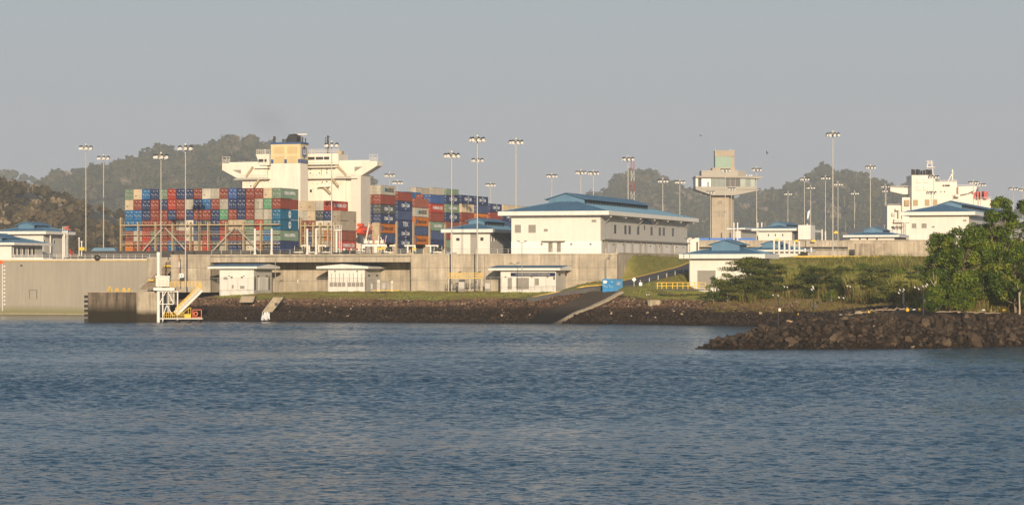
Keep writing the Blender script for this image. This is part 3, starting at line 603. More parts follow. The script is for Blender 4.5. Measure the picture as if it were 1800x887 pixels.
B.fwin(1643, 1648, 413, 423, LOUV, "door"); B.fwin(1653, 1657, 413, 423, LOUV, "door"); MB().box(B.fx(1637), B.fx(1660), -1.2, -.04, B.fz(1650, 411.6), B.fz(1650, 410.6), LOUV).build("canopy", B.T)
MB().box(-B.W-.02, .0, -.04, -.002, -.2, B.fz(1650, 411), WHITE).build("lower_wall", B.T)
# --- three small huts under the wall
def hut(px, d, pxl, pxr, yroof0, yroof1, ybase, label, gable):
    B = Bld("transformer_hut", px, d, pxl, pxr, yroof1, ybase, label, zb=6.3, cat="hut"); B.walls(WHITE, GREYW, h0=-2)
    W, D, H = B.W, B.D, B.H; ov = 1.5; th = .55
    x0, x1, y0, y1 = -W-ov-1, ov, -ov, D+ov
    if gable:   # shallow gable facing front
        p = [(x0, H), (x1, H), (x1, H+th), ((x0+x1)/2, H+th+.55), (x0, H+th)]
        MB().prism(p, y0, y1, WHITE).build("roof", B.T)
        MB().poly([(x0-.1, y0-.1, H+th+.03), ((x0+x1)/2, y0-.1, H+th+.6), ((x0+x1)/2, y1, H+th+.6), (x0-.1, y1, H+th+.03)], BLUER).poly([((x0+x1)/2, y0-.1, H+th+.6), (x1+.1, y0-.1, H+th+.03), (x1+.1, y1, H+th+.03), ((x0+x1)/2, y1, H+th+.6)], BLUER).build("roof_sheet", B.T)
    else:
        p = [(y0, H), (y1, H), (y1, H+th), ((y0+y1)/2, H+th+.6), (y0, H+th)]
        MB().prism(p, x0, x1, WHITE, axis='x').build("roof", B.T)
        MB().poly([(x0-.1, y0-.1, H+th+.03), (x1+.1, y0-.1, H+th+.03), (x1+.1, (y0+y1)/2, H+th+.65), (x0-.1, (y0+y1)/2, H+th+.65)], BLUER).poly([(x0-.1, (y0+y1)/2, H+th+.65), (x1+.1, (y0+y1)/2, H+th+.65), (x1+.1, y1, H+th+.03), (x0-.1, y1, H+th+.03)], BLUER).build("roof_sheet", B.T)
    return B
B = hut(446, 617, 386, 478, 463, 472, 510, "white hut with low roof in the recess, left of the two huts there", False)
for q in ((393, 400, 486.5, 491), (407.5, 411, 500.5, 506.5), (422, 430, 502, 507)): B.fwin(*q, m=LOUV, name="vent")
B.fwin(424, 427, 486, 488.5, BLACKM, "wall_lamp", .2, False); B.fwin(406, 409, 486, 488.5, BLACKM, "wall_lamp", .2, False); B.fwin(428, 430, 484, 485.5, BLACKM, "wall_lamp", .2, False); B.fwin(402, 404, 484, 485.5, BLACKM, "wall_lamp", .2, False)
B.swin(447, 449.5, 486, 509, BLACKM, "doorway", .05, False); B.swin(455, 469, 487, 509, WHITE, "door", .06, True); B.swin(472, 474, 486, 509, BLACKM, "doorway", .05, False)
for px in (452, 467): B.swin(px, px+1.8, 484, 486, BLACKM, "wall_lamp", .25, False)
B = hut(641, 617, 577, 669, 462, 472, 510, "white hut with a row of radiator louvres under the deck edge, right of the two", True)
for i in range(8):
    px = 579.5+i*7.2+(3 if i > 3 else 0); B.fwin(px, px+6, 496, 503.5, LOUV, "radiator", .1, False); B.fwin(px+2.6, px+3.4, 480, 496, LOUV, "pipe", .1, False)
for px in (588, 627): B.fwin(px, px+2, 475.5, 477.5, BLACKM, "wall_lamp", .2, False)
for px in (647, 661): B.swin(px, px+1.8, 482.5, 485, BLACKM, "wall_lamp", .25, False)
B.swin(641.5, 644, 486, 509, LOUV, "doorway", .05, False)
B = hut(977, 596, 880, 999, 468, 475, 510, "white hut carrying a dark blue sign with white capitals behind the fence", False)
for a, b in ((892.5, 899.5), (907.5, 930)): B.fwin(a, b, 488, 508, LOUV, "door", .06)
B.fwin(940.5, 947.5, 489, 501, LOUV, "louvre"); B.fwin(973, 975.5, 486, 491, BLACKM, "meter_box", .2, False)
for px in (888, 934, 962): B.fwin(px, px+2, 485.5, 487.5, BLACKM, "wall_lamp", .25, False)
for px in (982, 993): B.swin(px, px+1.6, 481, 484, BLACKM, "wall_lamp", .25, False)
x0, x1 = B.fx(898), B.fx(976); z0, z1 = B.fz(930, 485.2), B.fz(930, 479.0)
o = MB().box(x0, x1, -.12, -.01, z0, z1, mat("sign_navy", (.012, .02, .06), .6, .05, spec=.1)).build("sign", B.T)
lettering("PLANTA DE TRATAMIENTO DE AGUAS RESIDUALES", .58, mat("sign_letter", (.55, .55, .54), .7), o, ((x0+x1)/2, -.135, (z0+z1)/2), sx=.62, bold=0)
# ---------------------------------------------------------------- container ship and its cargo
SX0, SY0 = PX(494, 682), 682.0            # aft starboard corner of the stacks; ship runs along U
TW, TH_ = 2.535, 2.80                     # column and tier pitch
SHZ = 16.6                                # hatch level
COL = dict(
 g=("sage green", (.26, .37, .27)), G=("dark green", (.05, .19, .08)), b=("beige", (.62, .50, .34)), B=("bright blue", (.03, .20, .48)), n=("navy blue", (.035, .06, .17)),
 r=("brick red", (.34, .075, .045)), R=("bright red", (.56, .06, .03)), w=("white", (.74, .69, .58)), y=("pale grey", (.46, .42, .35)), o=("orange", (.75, .23, .02)),
 s=("slate blue", (.08, .12, .26)), k=("charcoal", (.10, .11, .115)), t=("mint green", (.15, .42, .24)), m=("mid blue", (.07, .15, .42)), h=("pink-brown", (.40, .13, .08)), c=("steel blue", (.02, .19, .36)), T=("taupe", (.40, .34, .26)))
CM = {k: mat("container_"+v[0].replace(' ', '_'), tuple(c*(.6 if k not in 'wbyT' else .82) for c in v[1]), .55, .15, .5, streak=.2, island=.14, spec=.25) for k, v in COL.items()}
CWH = mat("container_marking", (.55, .54, .50), .6, .05)
def container_meshes():
    D = CM['r']; W, H, Ln = 2.44, 2.74, 12.1
    m = MB(); n = 34
    # corrugated sides: trapezoid ribs
    for sgn, x in ((-1, .04), (1, W-.04)):
        pts = []
        for i in range(n):
            y = .15+(Ln-.3)*i/n; st = (Ln-.3)/n
            pts += [(y, 0), (y+st*.35, 0), (y+st*.5, -.05), (y+st*.85, -.05)]
        pts.append((Ln-.15, 0))
        for (a, da), (c, dc) in zip(pts[:-1], pts[1:]):
            q = [(x+sgn*da, a, .14), (x+sgn*dc, c, .14), (x+sgn*dc, c, H-.1), (x+sgn*da, a, H-.1)]
            m.poly(q if sgn > 0 else q[::-1], D)
    for x in (0, W-.14):
        m.box(x, x+.14, 0, .15, 0, H, D); m.box(x, x+.14, Ln-.15, Ln, 0, H, D); m.box(x+.02, x+.12, .15, Ln-.15, 0, .15, D); m.box(x+.02, x+.12, .15, Ln-.15, H-.12, H-.01, D)
    m.box(.14, W-.14, .02, .12, 0, .14, D); m.box(.14, W-.14, .02, .12, H-.14, H, D)
    m.poly([(.1, .1, H-.05), (W-.1, .1, H-.05), (W-.1, Ln-.1, H-.05), (.1, Ln-.1, H-.05)], D)
    m.poly([(.1, Ln-.02, .1), (.1, Ln-.02, H-.1), (W-.1, Ln-.02, H-.1), (W-.1, Ln-.02, .1)], D)
    body = m.mesh("container_body")
    d = MB(); d.box(0, 1.065, .04, .10, 0, H-.30, D)
    for x in (.28, .78):
        d.box(x, x+.035, .0, .04, 0, H-.3, D)
        for z in (.3, 1.15, 2.1): d.box(x-.03, x+.06, -.01, .0, z, z+.09, CWH)
    d.box(.25, .55, -.01, .03, 1.0, 1.1, CWH); d.box(.75, 1.0, -.01, .03, .85, .95, CWH)
    d.box(.55, .95, .02, .039, 1.98, 2.1, CWH); d.box(.1, .24, .02, .039, 1.3, 1.45, CWH)
    door = d.mesh("container_door")
    r = MB(); r.box(.1, W-.1, .02, .10, .12, H-.12, D); r.box(.5, .85, -.01, .02, .85, 1.1, BLACKM); r.box(.3, 2.1, 0, .02, 1.75, 1.80, CWH)
    fr = r.mesh("container_cooler")
    return body, door, fr
CB, CD_, CR_ = container_meshes()
def setm(o, m): o.material_slots[0].link = 'OBJECT'; o.material_slots[0].material = m
ORD = ["first", "second", "third", "fourth", "fifth", "sixth", "seventh", "eighth", "ninth", "tenth", "eleventh", "twelfth", "thirteenth", "fourteenth", "fifteenth", "sixteenth", "seventeenth", "eighteenth"]
TIERN = ["top", "second", "third", "fourth", "fifth", "sixth", "seventh", "eighth"]
LOGO = {'H': ("HAMBURG SÜD", 1.35, .78, WHT), 'C': ("CHINA SHIPPING", 1.2, .66, WHT), 'M': ("MAERSK", 1.7, .95, BLACKM), 'D': ("CMA CGM", 1.4, .85, WHT), 'L': ("Hapag-Lloyd", 1.5, .85, BLACKM), 'X': ("TEX", 1.9, 1.1, WHT)}
LME = {}
def container(col, t, x, z, code, label, logo=None, ends=True, flat=False):
    p = L(t, x, z, (SX0, SY0))
    T = thing("shipping_container", p, label, "container", "containers stacked on the ship")
    o = put("body", CB, T); setm(o, CM[code])
    if flat: o = put("end_panel", CR_, T); setm(o, CM[code])
    else:
        for i in (0, 1): o = put("door", CD_, T, (.135+i*1.085, 0, .15)); setm(o, CM[code])
    if logo == 'O':
        m = MB(); n = 20; m.poly([(0, math.cos(2*math.pi*i/n)*.9, math.sin(2*math.pi*i/n)*1.0) for i in range(n)], WHT); em = m.build("emblem", T, (2.46, 6.1, 1.4))
        MB().box(.005, .02, -.6, .6, -.12, .12, CM[code]).build("emblem_band", em); MB().box(.005, .02, -.1, .1, .2, .7, CM[code]).build("emblem_bar", em)
    elif logo in LOGO:
        tx, sz, sxx, mm = LOGO[logo]
        if logo not in LME: LME[logo] = text_mesh(tx, sz, mm)
        lt = put("lettering", LME[logo], T, (2.47, 6.2+(.9 if logo == 'M' else 0), 1.42)); lt.rotation_euler = (R(90), 0, R(90)); lt.scale = (sxx*1.25, 1, 1)
        if logo == 'D':
            MB().bar((2.46, 6.1, 2.15), (2.46, 6.8, 2.5), .11, WHT).build("slash", T); MB().bar((2.46, 6.1, .3), (2.46, 6.8, .65), .11, WHT).build("slash", T)
        if logo == 'M': MB().box(2.455, 2.475, 1.6, 3.1, .75, 2.1, mat("logo_blue", (.25, .5, .6), .5)).build("logo_box", T)
        if logo == 'L': MB().box(2.455, 2.475, .9, 1.9, .6, 2.1, NAVY).build("logo_mark", T)
        if logo == 'X': MB().box(2.45, 2.462, 4.0, 8.4, .55, 2.3, CM['n']).build("logo_box", T)
    return T
# aft stack: 18 columns, rows from the top
A_ROWS = ["gbBngRnnrwyrmnrrbg", "brnrnRrynBrynnrytr", "BBnrrnrnrrntrnryyB", "BBrrrryynknrbbgRgB", "ryRgrrrwsrnRrrgyBg", "oyRnrBnryRnnywnhnB"]
A_ROWS[3] = "BBrrhrywsknrbbgRgB"; A_ROWS[5] = "orRsrBnrbRkynnwhkB"
A_SIDE = [('g', 'C'), ('r', None), ('c', 'O'), ('c', 'O'), ('g', 'C'), ('n', None)]
for r in range(6):
    for c in range(18):
        code = A_ROWS[r][c]; logo = None
        if c == 17: code, logo = A_SIDE[r]
        z = SHZ+(5-r)*TH_
        container(c, 0, -(18-c)*TW, z, code, f"{COL[code][0]} container, {TIERN[r]} tier, {ORD[c]} column from the left in the aftmost stack", logo, flat=(code in 'bw'))
# stack B in front of the funnel
TB = 42.5
B_ROWS = ["bbyR ", "ybknT", "rrwwT", "rsyoh", "rsbyR", "kTkkk"]
B_SIDE = [None, ('T', None), ('T', None), ('h', None), ('R', 'H'), None]
for r in range(5):
    for c in range(5):
        code = B_ROWS[r][c]; logo = None
        if r == 0 and c == 4: continue
        if c == 4 and B_SIDE[r]: code, logo = B_SIDE[r]
        if r == 0 and c == 3: logo = 'H'
        z = SHZ+(4-r)*TH_+.6
        container(c, TB, -(5-c)*TW, z, code, f"{COL[code][0]} container, {TIERN[r]} tier, {ORD[c]} column in the stack before the cream funnel", logo, flat=(code in 'bwT'))
# forward bays: outer column side faces, top tier first
FB = [
 [('y','M'),('r',None),('k','D'),('n','D'),('o','L'),('s',None)],
 [('r',None),('n','D'),('s',None),('n','X'),('n','D'),('n','D')],
 [('h',None),('y','M'),('o','L'),('s',None),('o','L')],
 [('m',None),('R','H'),('r',None),('g','C'),('s',None),('n',None)],
 [('n','D'),('g','C'),('n','D'),('h',None),('r',None),('g',None)],
 [('n','D'),('b',None),('r',None),('h',None),('s',None),('n',None)],
 [('n','D'),('s',None),('o','L'),('n',None),('r',None)],
 [('n','D'),('r',None),('n','D'),('s',None)],
 [('b',None),('n','D'),('s',None),('r',None)],
 [('b',None),('r',None),('n',None)],
 [('R','H'),('y',None),('r',None)],
]
FTOP = [325.5, 330, 348, 352, 354, 343+12, 343+14, 357, 360, 362, 362]
BAYN = ["first", "second", "third", "fourth", "fifth", "sixth", "seventh", "eighth", "ninth", "tenth", "eleventh"]
END2 = ["yyRro", "ryorG", "nnoGr", "nsror", "ryoRn"]
for bi, bay in enumerate(FB):
    t = 74.2+14.4*bi; nt_ = len(bay); zt = SHZ+nt_*TH_+(.5 if bi < 2 else 0)
    # height set so the top of the outer column meets the photographed skyline
    px, d = PX(0, 1), SY0+t*U[1]
    tops = [326, 336, 348, 339+2, 341+1, 342, 344, 357, 359, 361, 362]
    ztop = PZ(tops[bi]+(1 if bi else 0), SY0+(t+6)*U[1])
    for r, (code, logo) in enumerate(bay):
        z = ztop-(r+1)*TH_
        container(0, t, -TW, z, code, f"{COL[code][0]} container, {TIERN[r]} tier, outer column of the {BAYN[bi]} bay forward of the bridge", logo)
    ncol = 3 if bi == 0 else 1
    for c in range(1, 1+ncol):
        for r in range(nt_):
            z = ztop-(r+1)*TH_; code = ("yyno"[0:0] or END2[bi % 5][(r+c*2) % 5]) if bi else [["y","r","n","n","o","s"],["y","y","o","o","y","r"],["R","y","G","r","n","r"]][c-1][r]
            container(c, t, -(c+1)*TW, z, code, f"{COL[code][0]} container, {TIERN[r]} tier, {['','second','third','fourth'][c]} column inboard in the {BAYN[bi]} bay forward of the bridge")
# inner columns standing one tier taller along the forward skyline
for (bi, c, code) in ((1, 3, 'n'), (2, 2, 'B'), (2, 3, 'm'), (3, 3, 'B'), (4, 4, 'y'), (5, 4, 'y'), (6, 4, 'g')):
    t = 74.2+14.4*bi; tops = [326, 336, 348, 341, 342, 342, 344]; ztop = PZ(tops[bi]+1, SY0+(t+6)*U[1])
    container(c, t, -(c+1)*TW, ztop-.3 if c > 3 else ztop-TH_+.9, code, f"{COL[code][0]} container standing above the outer column on the {BAYN[bi]} forward bay")
# --- the ship itself
SHIP = thing("container_ship", L(0, -23.5, 0, (SX0, SY0)), "large container ship lying in the lock with cream funnel and white bridge wings", "ship")
HULL = mat("hull_paint", (.03, .05, .10), .5, .1)
m = MB(); hw = 24.0
outl = [(-hw, -22), (hw, -22), (hw, 250), (0, 330), (-hw, 250)]
m.prism(outl, .5, SHZ-2.0, HULL, axis='z'); m.build("hull", SHIP)
MB().prism([(-hw+.5, -21), (hw-.5, -21), (hw-.5, 250), (-hw+.5, 250)], SHZ-1.99, SHZ-.05, mat("deck_dark", (.06, .055, .05), .8, .2), axis='z').build("hatch_coaming", SHIP)
def SL(px, t):   # local x of a photo column at distance t along the ship
    q = L(t, -23.5, 0, (SX0, SY0)); return hit(q, V, px)[0]
def SZ(px, py, t):
    q = L(t, -23.5, 0, (SX0, SY0)); return PZ(py, hit(q, V, px)[1])
# funnel casing
tf = 56.5; x0, x1 = SL(476.5, tf), SL(528, tf); y1 = tf+hit(L(tf, -23.5+x1, 0, (SX0, SY0)), U, 541)[0]
za, zb_, zc, zd, ze = SZ(500, 445, tf), SZ(500, 287, tf), SZ(500, 280, tf), SZ(500, 253.5, tf), SZ(500, 250, tf)
MB().box(x0, x1, tf, y1, SHZ, zb_, SHIPW).build("funnel_casing", SHIP)
fn = MB().box(x0-.05, x1+.05, tf-.05, y1+.05, zb_, zd, SHIPY).build("funnel", SHIP)
MB().box(x0-.2, x1+.2, tf-.2, y1+.2, zd, ze, NAVY).build("funnel_cap", SHIP)
m = MB()
for a, b in ((476.5, 481), (500, 504.5), (524, 528)): m.box(SL(a, tf), SL(b, tf), tf-.12, tf-.05, zb_, zc, NAVY)
m.box(x1+.05, x1+.12, tf-.1, y1, zb_, zc, NAVY); m.build("funnel_band", fn)
for (a, b, c, d) in ((482.3, 499.5, 257.5, 270), (505, 523, 257.5, 270), (482.3, 499.5, 274.5, 286.5), (505, 523, 274.5, 286.5)):
    lx0, lx1, lz0, lz1 = SL(a, tf), SL(b, tf), SZ(500, d, tf), SZ(500, c, tf)
    o = MB().box(lx0, lx1, tf-.09, tf-.05, lz0, lz1, mat("louvre_cream", (.50, .38, .18), .6, .05)).build("louvre", fn)
    me = MB().box(lx0, lx1, tf-.16, tf-.09, 0, .12, SHIPY).mesh("louvre_blade")
    for i in range(8): put("louvre_blade", me, o, (0, 0, lz0+(lz1-lz0)*(i+.3)/8))
ly0, ly1 = tf+(y1-tf)*.22, tf+(y1-tf)*.78; lz0, lz1 = SZ(535, 276, tf+4), SZ(535, 260, tf+4)
o = MB().box(x1+.05, x1+.14, ly0, ly1, lz0, lz1, NAVY).box(x1+.05, x1+.13, (ly0+ly1)/2-.5, (ly0+ly1)/2+.5, lz0-.5, lz1+.5, NAVY).build("emblem", fn)
lettering("LS", 2.0, WHT, o, (x1+.16, (ly0+ly1)/2, (lz0+lz1)/2), 'side')
m = MB()
ym = (tf+y1)/2
m = MB().prism([(SL(500, tf), ze), (SL(516, tf), ze), (SL(518, tf), ze+1.6), (SL(512, tf), ze+2.5), (SL(503, tf), ze+2.3), (SL(499, tf), ze+1.2)], tf+2, tf+5.0, BLACKM); m.build("exhaust_hood", SHIP)
for a, b, h in ((489, 493, 1.1), (494, 497.5, 1.1), (520, 522.5, 2.0), (523.5, 526, 1.6), (529, 531, 1.2)): MB().tube((SL((a+b)/2, tf), tf+3, ze), (SL((a+b)/2, tf), tf+3, ze+h), (SL(b, tf)-SL(a, tf))/2, BLACKM).build("exhaust_pipe", SHIP)
MB().box(SL(512, tf), SL(529, tf), tf+4.5, tf+5.0, ze+2.3, ze+2.6, SHIPW).build("radar_scanner", SHIP)
MB().tube((SL(480, tf), tf+1, ze), (SL(480, tf), tf+1, ze+1.8), .35, BLACKM).box(SL(478, tf), SL(483, tf), tf+.9, tf+1.1, ze+1.1, ze+1.25, BLACKM).build("whistle_post", SHIP)
# accommodation: block, wings, bridge
ta = 66.0; tb = 72.5
bl, br = SL(424, ta), SL(635, ta)
cyy = lambda y: SZ(530, y, ta)
MB().box(SL(424, ta), SL(606, ta), ta+.8, tb, SHZ, cyy(283), SHIPW).build("accommodation", SHIP)
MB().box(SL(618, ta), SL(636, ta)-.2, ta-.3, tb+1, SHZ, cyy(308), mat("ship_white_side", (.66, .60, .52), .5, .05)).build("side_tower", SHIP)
MB().box(SL(606, ta), SL(618, ta), ta+1.4, tb, SHZ, cyy(300), SHIPW).build("accommodation_step", SHIP)
# wing girders: tapering undersides
wz0, wz1 = cyy(298), cyy(283.5)
for (pxo, pxi, pxk) in ((391, 424, 418), (663.5, 622, 632)):
    a, b, k = SL(pxo, ta), SL(pxi, ta), SL(pxk, ta); mid = (a+b)/2
    o = MB().prism([(a, cyy(291 if pxo < 500 else 285)), (a, cyy(297 if pxo < 500 else 293)), (k, cyy(312)), (SL(470 if pxo < 500 else 590, ta), cyy(312)), (SL(470 if pxo < 500 else 590, ta), cyy(285)), (a, cyy(285))], ta-.2, tb-2.5, SHIPW).build("bridge_wing", SHIP)
    hx = [SL(q, ta) for q in ((409, 424, 424) if pxo < 500 else (624, 638, 624))]
    hz_ = [cyy(q) for q in ((297, 297, 304) if pxo < 500 else (294.5, 294.5, 303))]
    MB().prism(list(zip(hx, hz_)), ta-.35, ta-.2, LOUV).build("truss_opening", o)
    rl = MB(); 
    zt = cyy(285)
    for i in range(6): xx = a+(SL(404 if pxo < 500 else 650, ta)-a)*i/5; rl.box(xx-.04, xx+.04, ta-.1, ta, zt, zt+(1.9 if i in (0, 5, 3) else 1.1), SHIPW)
    for hh in (.55, 1.1, 1.85): rl.box(a, SL(404 if pxo < 500 else 650, ta), ta-.1, ta, zt+hh-.04, zt+hh+.04, SHIPW)
    rl.build("railing", o, kind="stuff")
for py, pa, pb in ((313.5, 415, 474), (313.5, 541, 630), (294, 450, 474), (294, 541, 596), (328, 560, 580)):
    MB().box(SL(pa, ta), SL(pb, ta), ta-1.4, ta+.8, cyy(py+1.2), cyy(py), SHIPW).build("deck_ledge", SHIP)
# bridge house
MB().box(SL(541, ta), SL(597, ta), ta-1.0, tb, cyy(290), cyy(271), SHIPW).build("bridge_house", SHIP)
for a, b in ((543, 555.5), (557.5, 570.5), (572, 581)): o = MB().box(SL(a, ta), SL(b, ta), ta-1.1, ta-1.0, cyy(281.5), cyy(276.5), GLASS).build("bridge_window", SHIP)
MB().prism([(SL(452, ta), cyy(270)), (SL(476, ta), cyy(270)), (SL(476, ta), cyy(290)), (SL(459, ta), cyy(290))], ta-1.0, tb, SHIPW).build("bridge_house", SHIP)
MB().box(SL(457, ta), SL(465.5, ta), ta-1.1, ta-1.0, cyy(284), cyy(279), GLASS).build("bridge_window", SHIP)
MB().box(SL(467.5, ta), SL(471, ta), ta-1.1, ta-1.0, cyy(284), cyy(279), GLASS).build("bridge_window", SHIP)
MB().box(SL(403, ta), SL(474, ta), ta, tb-3, cyy(285), cyy(283.5), SHIPW).build("wing_deck", SHIP)
MB().box(SL(541, ta), SL(650, ta), ta, tb-3, cyy(285), cyy(283.0), SHIPW).build("wing_deck", SHIP)
rl = MB()
for (pa, pb, py) in ((453, 476, 270), (543, 597, 271)):
    n = int((pb-pa)/3)
    for i in range(n+1): xx = SL(pa+(pb-pa)*i/n, ta); rl.box(xx-.035, xx+.035, ta-.9, ta-.8, cyy(py), cyy(py)+1.3, SHIPW)
    for hh in (.5, .9, 1.3): rl.box(SL(pa, ta), SL(pb, ta), ta-.9, ta-.82, cyy(py)+hh-.035, cyy(py)+hh+.035, SHIPW)
rl.build("railing", SHIP, kind="stuff")
# stairs on the white front
for (xa, ya, xb, yb) in ((447, 292, 435, 309), (458, 314, 448, 328), (594, 291, 611, 309), (585, 313, 597, 328), (572, 329, 583, 340)):
    MB().bar((SL(xa, ta), ta-1.0, cyy(ya)), (SL(xb, ta), ta-1.0, cyy(yb)), .25, OCHRE, .6).build("stair", SHIP)
for (a, c) in ((543, 297), (543, 304), (559, 304), (572, 298), (572, 303), (564, 320), (572, 319), (544, 334), (405+25, 301), (436, 302), (438, 325), (612, 298), (616, 297), (465, 304), (613, 300)):
    o = MB().box(SL(a, ta), SL(a+1.8, ta), ta+.68, ta+.8, cyy(c+1.8), cyy(c-.6), BLACKM).build("porthole", SHIP)
MB().box(SL(543, ta), SL(546.5, ta), ta+.7, ta+.8, cyy(338), cyy(333), GLASS).build("door", SHIP)
for (a0, a1, c, st) in ((430, 470, 297.5, 5), (430, 470, 319, 6.5), (548, 605, 307, 6), (548, 600, 323, 7), (548, 600, 333, 9)):
    for q in np.arange(a0, a1, st): MB().box(SL(q, ta), SL(q+1.1, ta), ta+.72, ta+.8, cyy(c+.7), cyy(c-.7), LOUV).build("porthole", SHIP)
for py, pa, pb in ((312.5, 420, 470), (312.5, 545, 628), (293, 545, 594)):
    rl = MB(); x0_, x1_ = SL(pa, ta), SL(pb, ta)
    for i in range(int((x1_-x0_)/1.2)+1): rl.box(x0_+i*1.2-.03, x0_+i*1.2+.03, ta-1.38, ta-1.32, cyy(py), cyy(py)+1.1, SHIPW)
    for hh in (.55, 1.1): rl.box(x0_, x1_, ta-1.38, ta-1.32, cyy(py)+hh-.03, cyy(py)+hh+.03, SHIPW)
    rl.build("railing", SHIP, kind="stuff")
for a in (563, ): MB().box(SL(a, ta), SL(a+1.3, ta), ta+.6, ta+.8, cyy(308), cyy(295), OCHRE).build("ladder", SHIP)
# masts
MB().tube((SL(569.5, ta), ta+3, cyy(271)), (SL(569.5, ta), ta+3, cyy(238)), .45, BLACKM, .25).box(SL(568, ta), SL(573, ta), ta+2.8, ta+3.2, cyy(241), cyy(240), BLACKM).build("radar_mast", SHIP)
m = MB()
for q in (565, 568.5): m.bar((SL(q, ta), ta+3, cyy(262)), (SL(q, ta), ta+3, cyy(241)), .1, BLACKM)
for q in range(5): m.bar((SL(565, ta), ta+3, cyy(262-q*5)), (SL(568.5, ta), ta+3, cyy(262-q*5)), .09, BLACKM)
m.build("mast_ladder", SHIP)
MB().box(SL(589, ta), SL(598, ta), ta+1, ta+3, cyy(271), cyy(266), OCHRE).build("signal_box", SHIP)
for q in (461, 466, 548, 553, 583): MB().tube((SL(q, ta), ta, cyy(270)), (SL(q, ta), ta, cyy(263)), .12, SHIPW, .05).build("antenna", SHIP)
MB().tube((SL(466, ta), ta, cyy(263.5)), (SL(466, ta), ta, cyy(261.5)), .3, SHIPW).build("radome", SHIP)
# lashing bridges: one across the aft stack, one before stack B, and narrow ones between the forward bays
def lashing(t, pa, pb, levels, posts, label=None, braces=(), m=OCHRE, w=.26, ztop=None):
    xa, xb = SL(pa, t), SL(pb, t); z0 = SHZ-1.2
    lb = MB().box(xa, xb, t-.5, t+.5, SZ(pa, levels[0]+.9, t), SZ(pa, levels[0]-.9, t), m).build("lashing_bridge", SHIP)
    for y in levels[1:]: MB().box(xa, xb, t-.4, t+.2, SZ(pa, y+.55, t), SZ(pa, y-.55, t), m).build("cross_beam", lb)
    for p_ in posts:
        MB().box(SL(p_, t)-w/2, SL(p_, t)+w/2, t-.55, t+.55, z0, SZ(p_, levels[0]-6, t) if p_ != posts[0] else SZ(p_, levels[0]-14, t), m).build("post", lb)
    for (xa_, ya, xb_, yb) in braces: MB().bar((SL(xa_, t), t-.6, SZ(xa_, ya, t)), (SL(xb_, t), t-.6, SZ(xb_, yb, t)), .36, mat("brace_grey", (.34, .30, .25), .7)).build("brace", lb)
    rl = MB(); n = int((xb-xa)/1.3)
    for i in range(n+1): xx = xa+(xb-xa)*i/n; rl.box(xx-.05, xx+.05, t-.6, t-.5, SZ(pa, levels[0], t), SZ(pa, levels[0]-7, t) if i % 2 else SZ(pa, levels[0]-5, t), m)
    for y in levels[1:]:
        for k in (3, 5.5): rl.box(xa, xb, t-.6, t-.54, SZ(pa, y-k+.25, t), SZ(pa, y-k-.25, t), STEEL)
    rl.build("guard_rail", lb, kind="stuff")
lashing(-1.2, 212.5, 492, (396, 412.5, 429.5), (213, 243.5, 274, 304, 335, 350.5, 366.5, 398, 428.5, 459), braces=((288, 400, 252, 442), (292, 400, 327, 438), (414, 400, 372, 445), (418, 400, 462, 445)))
lashing(41.2, 528, 594, (397, 415, 432), (529, 537, 551, 563, 577, 588), w=.4)
for k in range(8):
    t = 72.9+14.4*k
    q = L(t, 0, 0, (SX0, SY0)); pxx = 900+F*q[0]/q[1]
    xl = 23.6
    o = MB().box(xl-2.2, xl, t-.55, t+.55, SHZ-1.5, SHZ+TH_*(3.4 if k else 3.2), mat("pillar_tan", (.40, .31, .21), .7, .15)).build("lashing_bridge", SHIP)
    for j in range(3): MB().box(xl-2.3, xl+.25, t-.7, t+.7, SHZ+TH_*(j+.9), SHZ+TH_*(j+.9)+.18, OCHRE).build("platform", o)
# deck gear along the ship's side
def gear(px, kind, k):
    pass
# lifeboat hanging in its davit, with cluttered gear below
t = 58.0
LBt = thing("lifeboat", L(t, SL(640, t)-23.5, SZ(640, 406, t), (SX0, SY0)), "orange-red enclosed lifeboat hanging beside the white accommodation", "lifeboat")
m = MB(); N1, N2 = 12, 14
rows = []
for i in range(N1+1):
    a = i/N1; y = -4.2+8.4*a; rr = 1.55*max(.05, math.sin(math.pi*min(1, max(0, .06+a*.88))))**.45
    rows.append([(math.cos(2*math.pi*j/N2)*rr, y, math.sin(2*math.pi*j/N2)*rr*.95) for j in range(N2)])
for i in range(N1):
    for j in range(N2): m.poly([rows[i][j], rows[i][(j+1) % N2], rows[i+1][(j+1) % N2], rows[i+1][j]][::-1], ORANGE if False else mat("lifeboat_red", (.62, .07, .02), .35, .05))
m.poly(rows[0], MC["lifeboat_red"]); m.build("hull", LBt, smooth=True)
MB().box(-.7, .7, -3.6, -1.8, 1.2, 2.1, MC["lifeboat_red"]).build("conning_hatch", LBt)
MB().box(-1.6, 1.6, -3.7, 3.7, -.12, .05, mat("fender_dark", (.2, .04, .03), .6)).build("fender", LBt)
MB().bar((1.2, -4, -3.5), (1.6, -2, 1.8), .3, SHIPW).bar((1.6, -2, 1.8), (.4, 0, 2.6), .3, SHIPW).build("davit", SHIP, L(0, 0)[:0] or (SL(644, t), t, SZ(640, 406, t)))
# ---------------------------------------------------------------- helper: things facing the viewer at one distance
class Fr:
    def __init__(s, px, py, D): s.px, s.py, s.D = px, py, D; s.loc = P(px, py, D); s.k = D/F
    def x(s, px): return (px-s.px)*s.k
    def z(s, py): return (s.py-py)*s.k
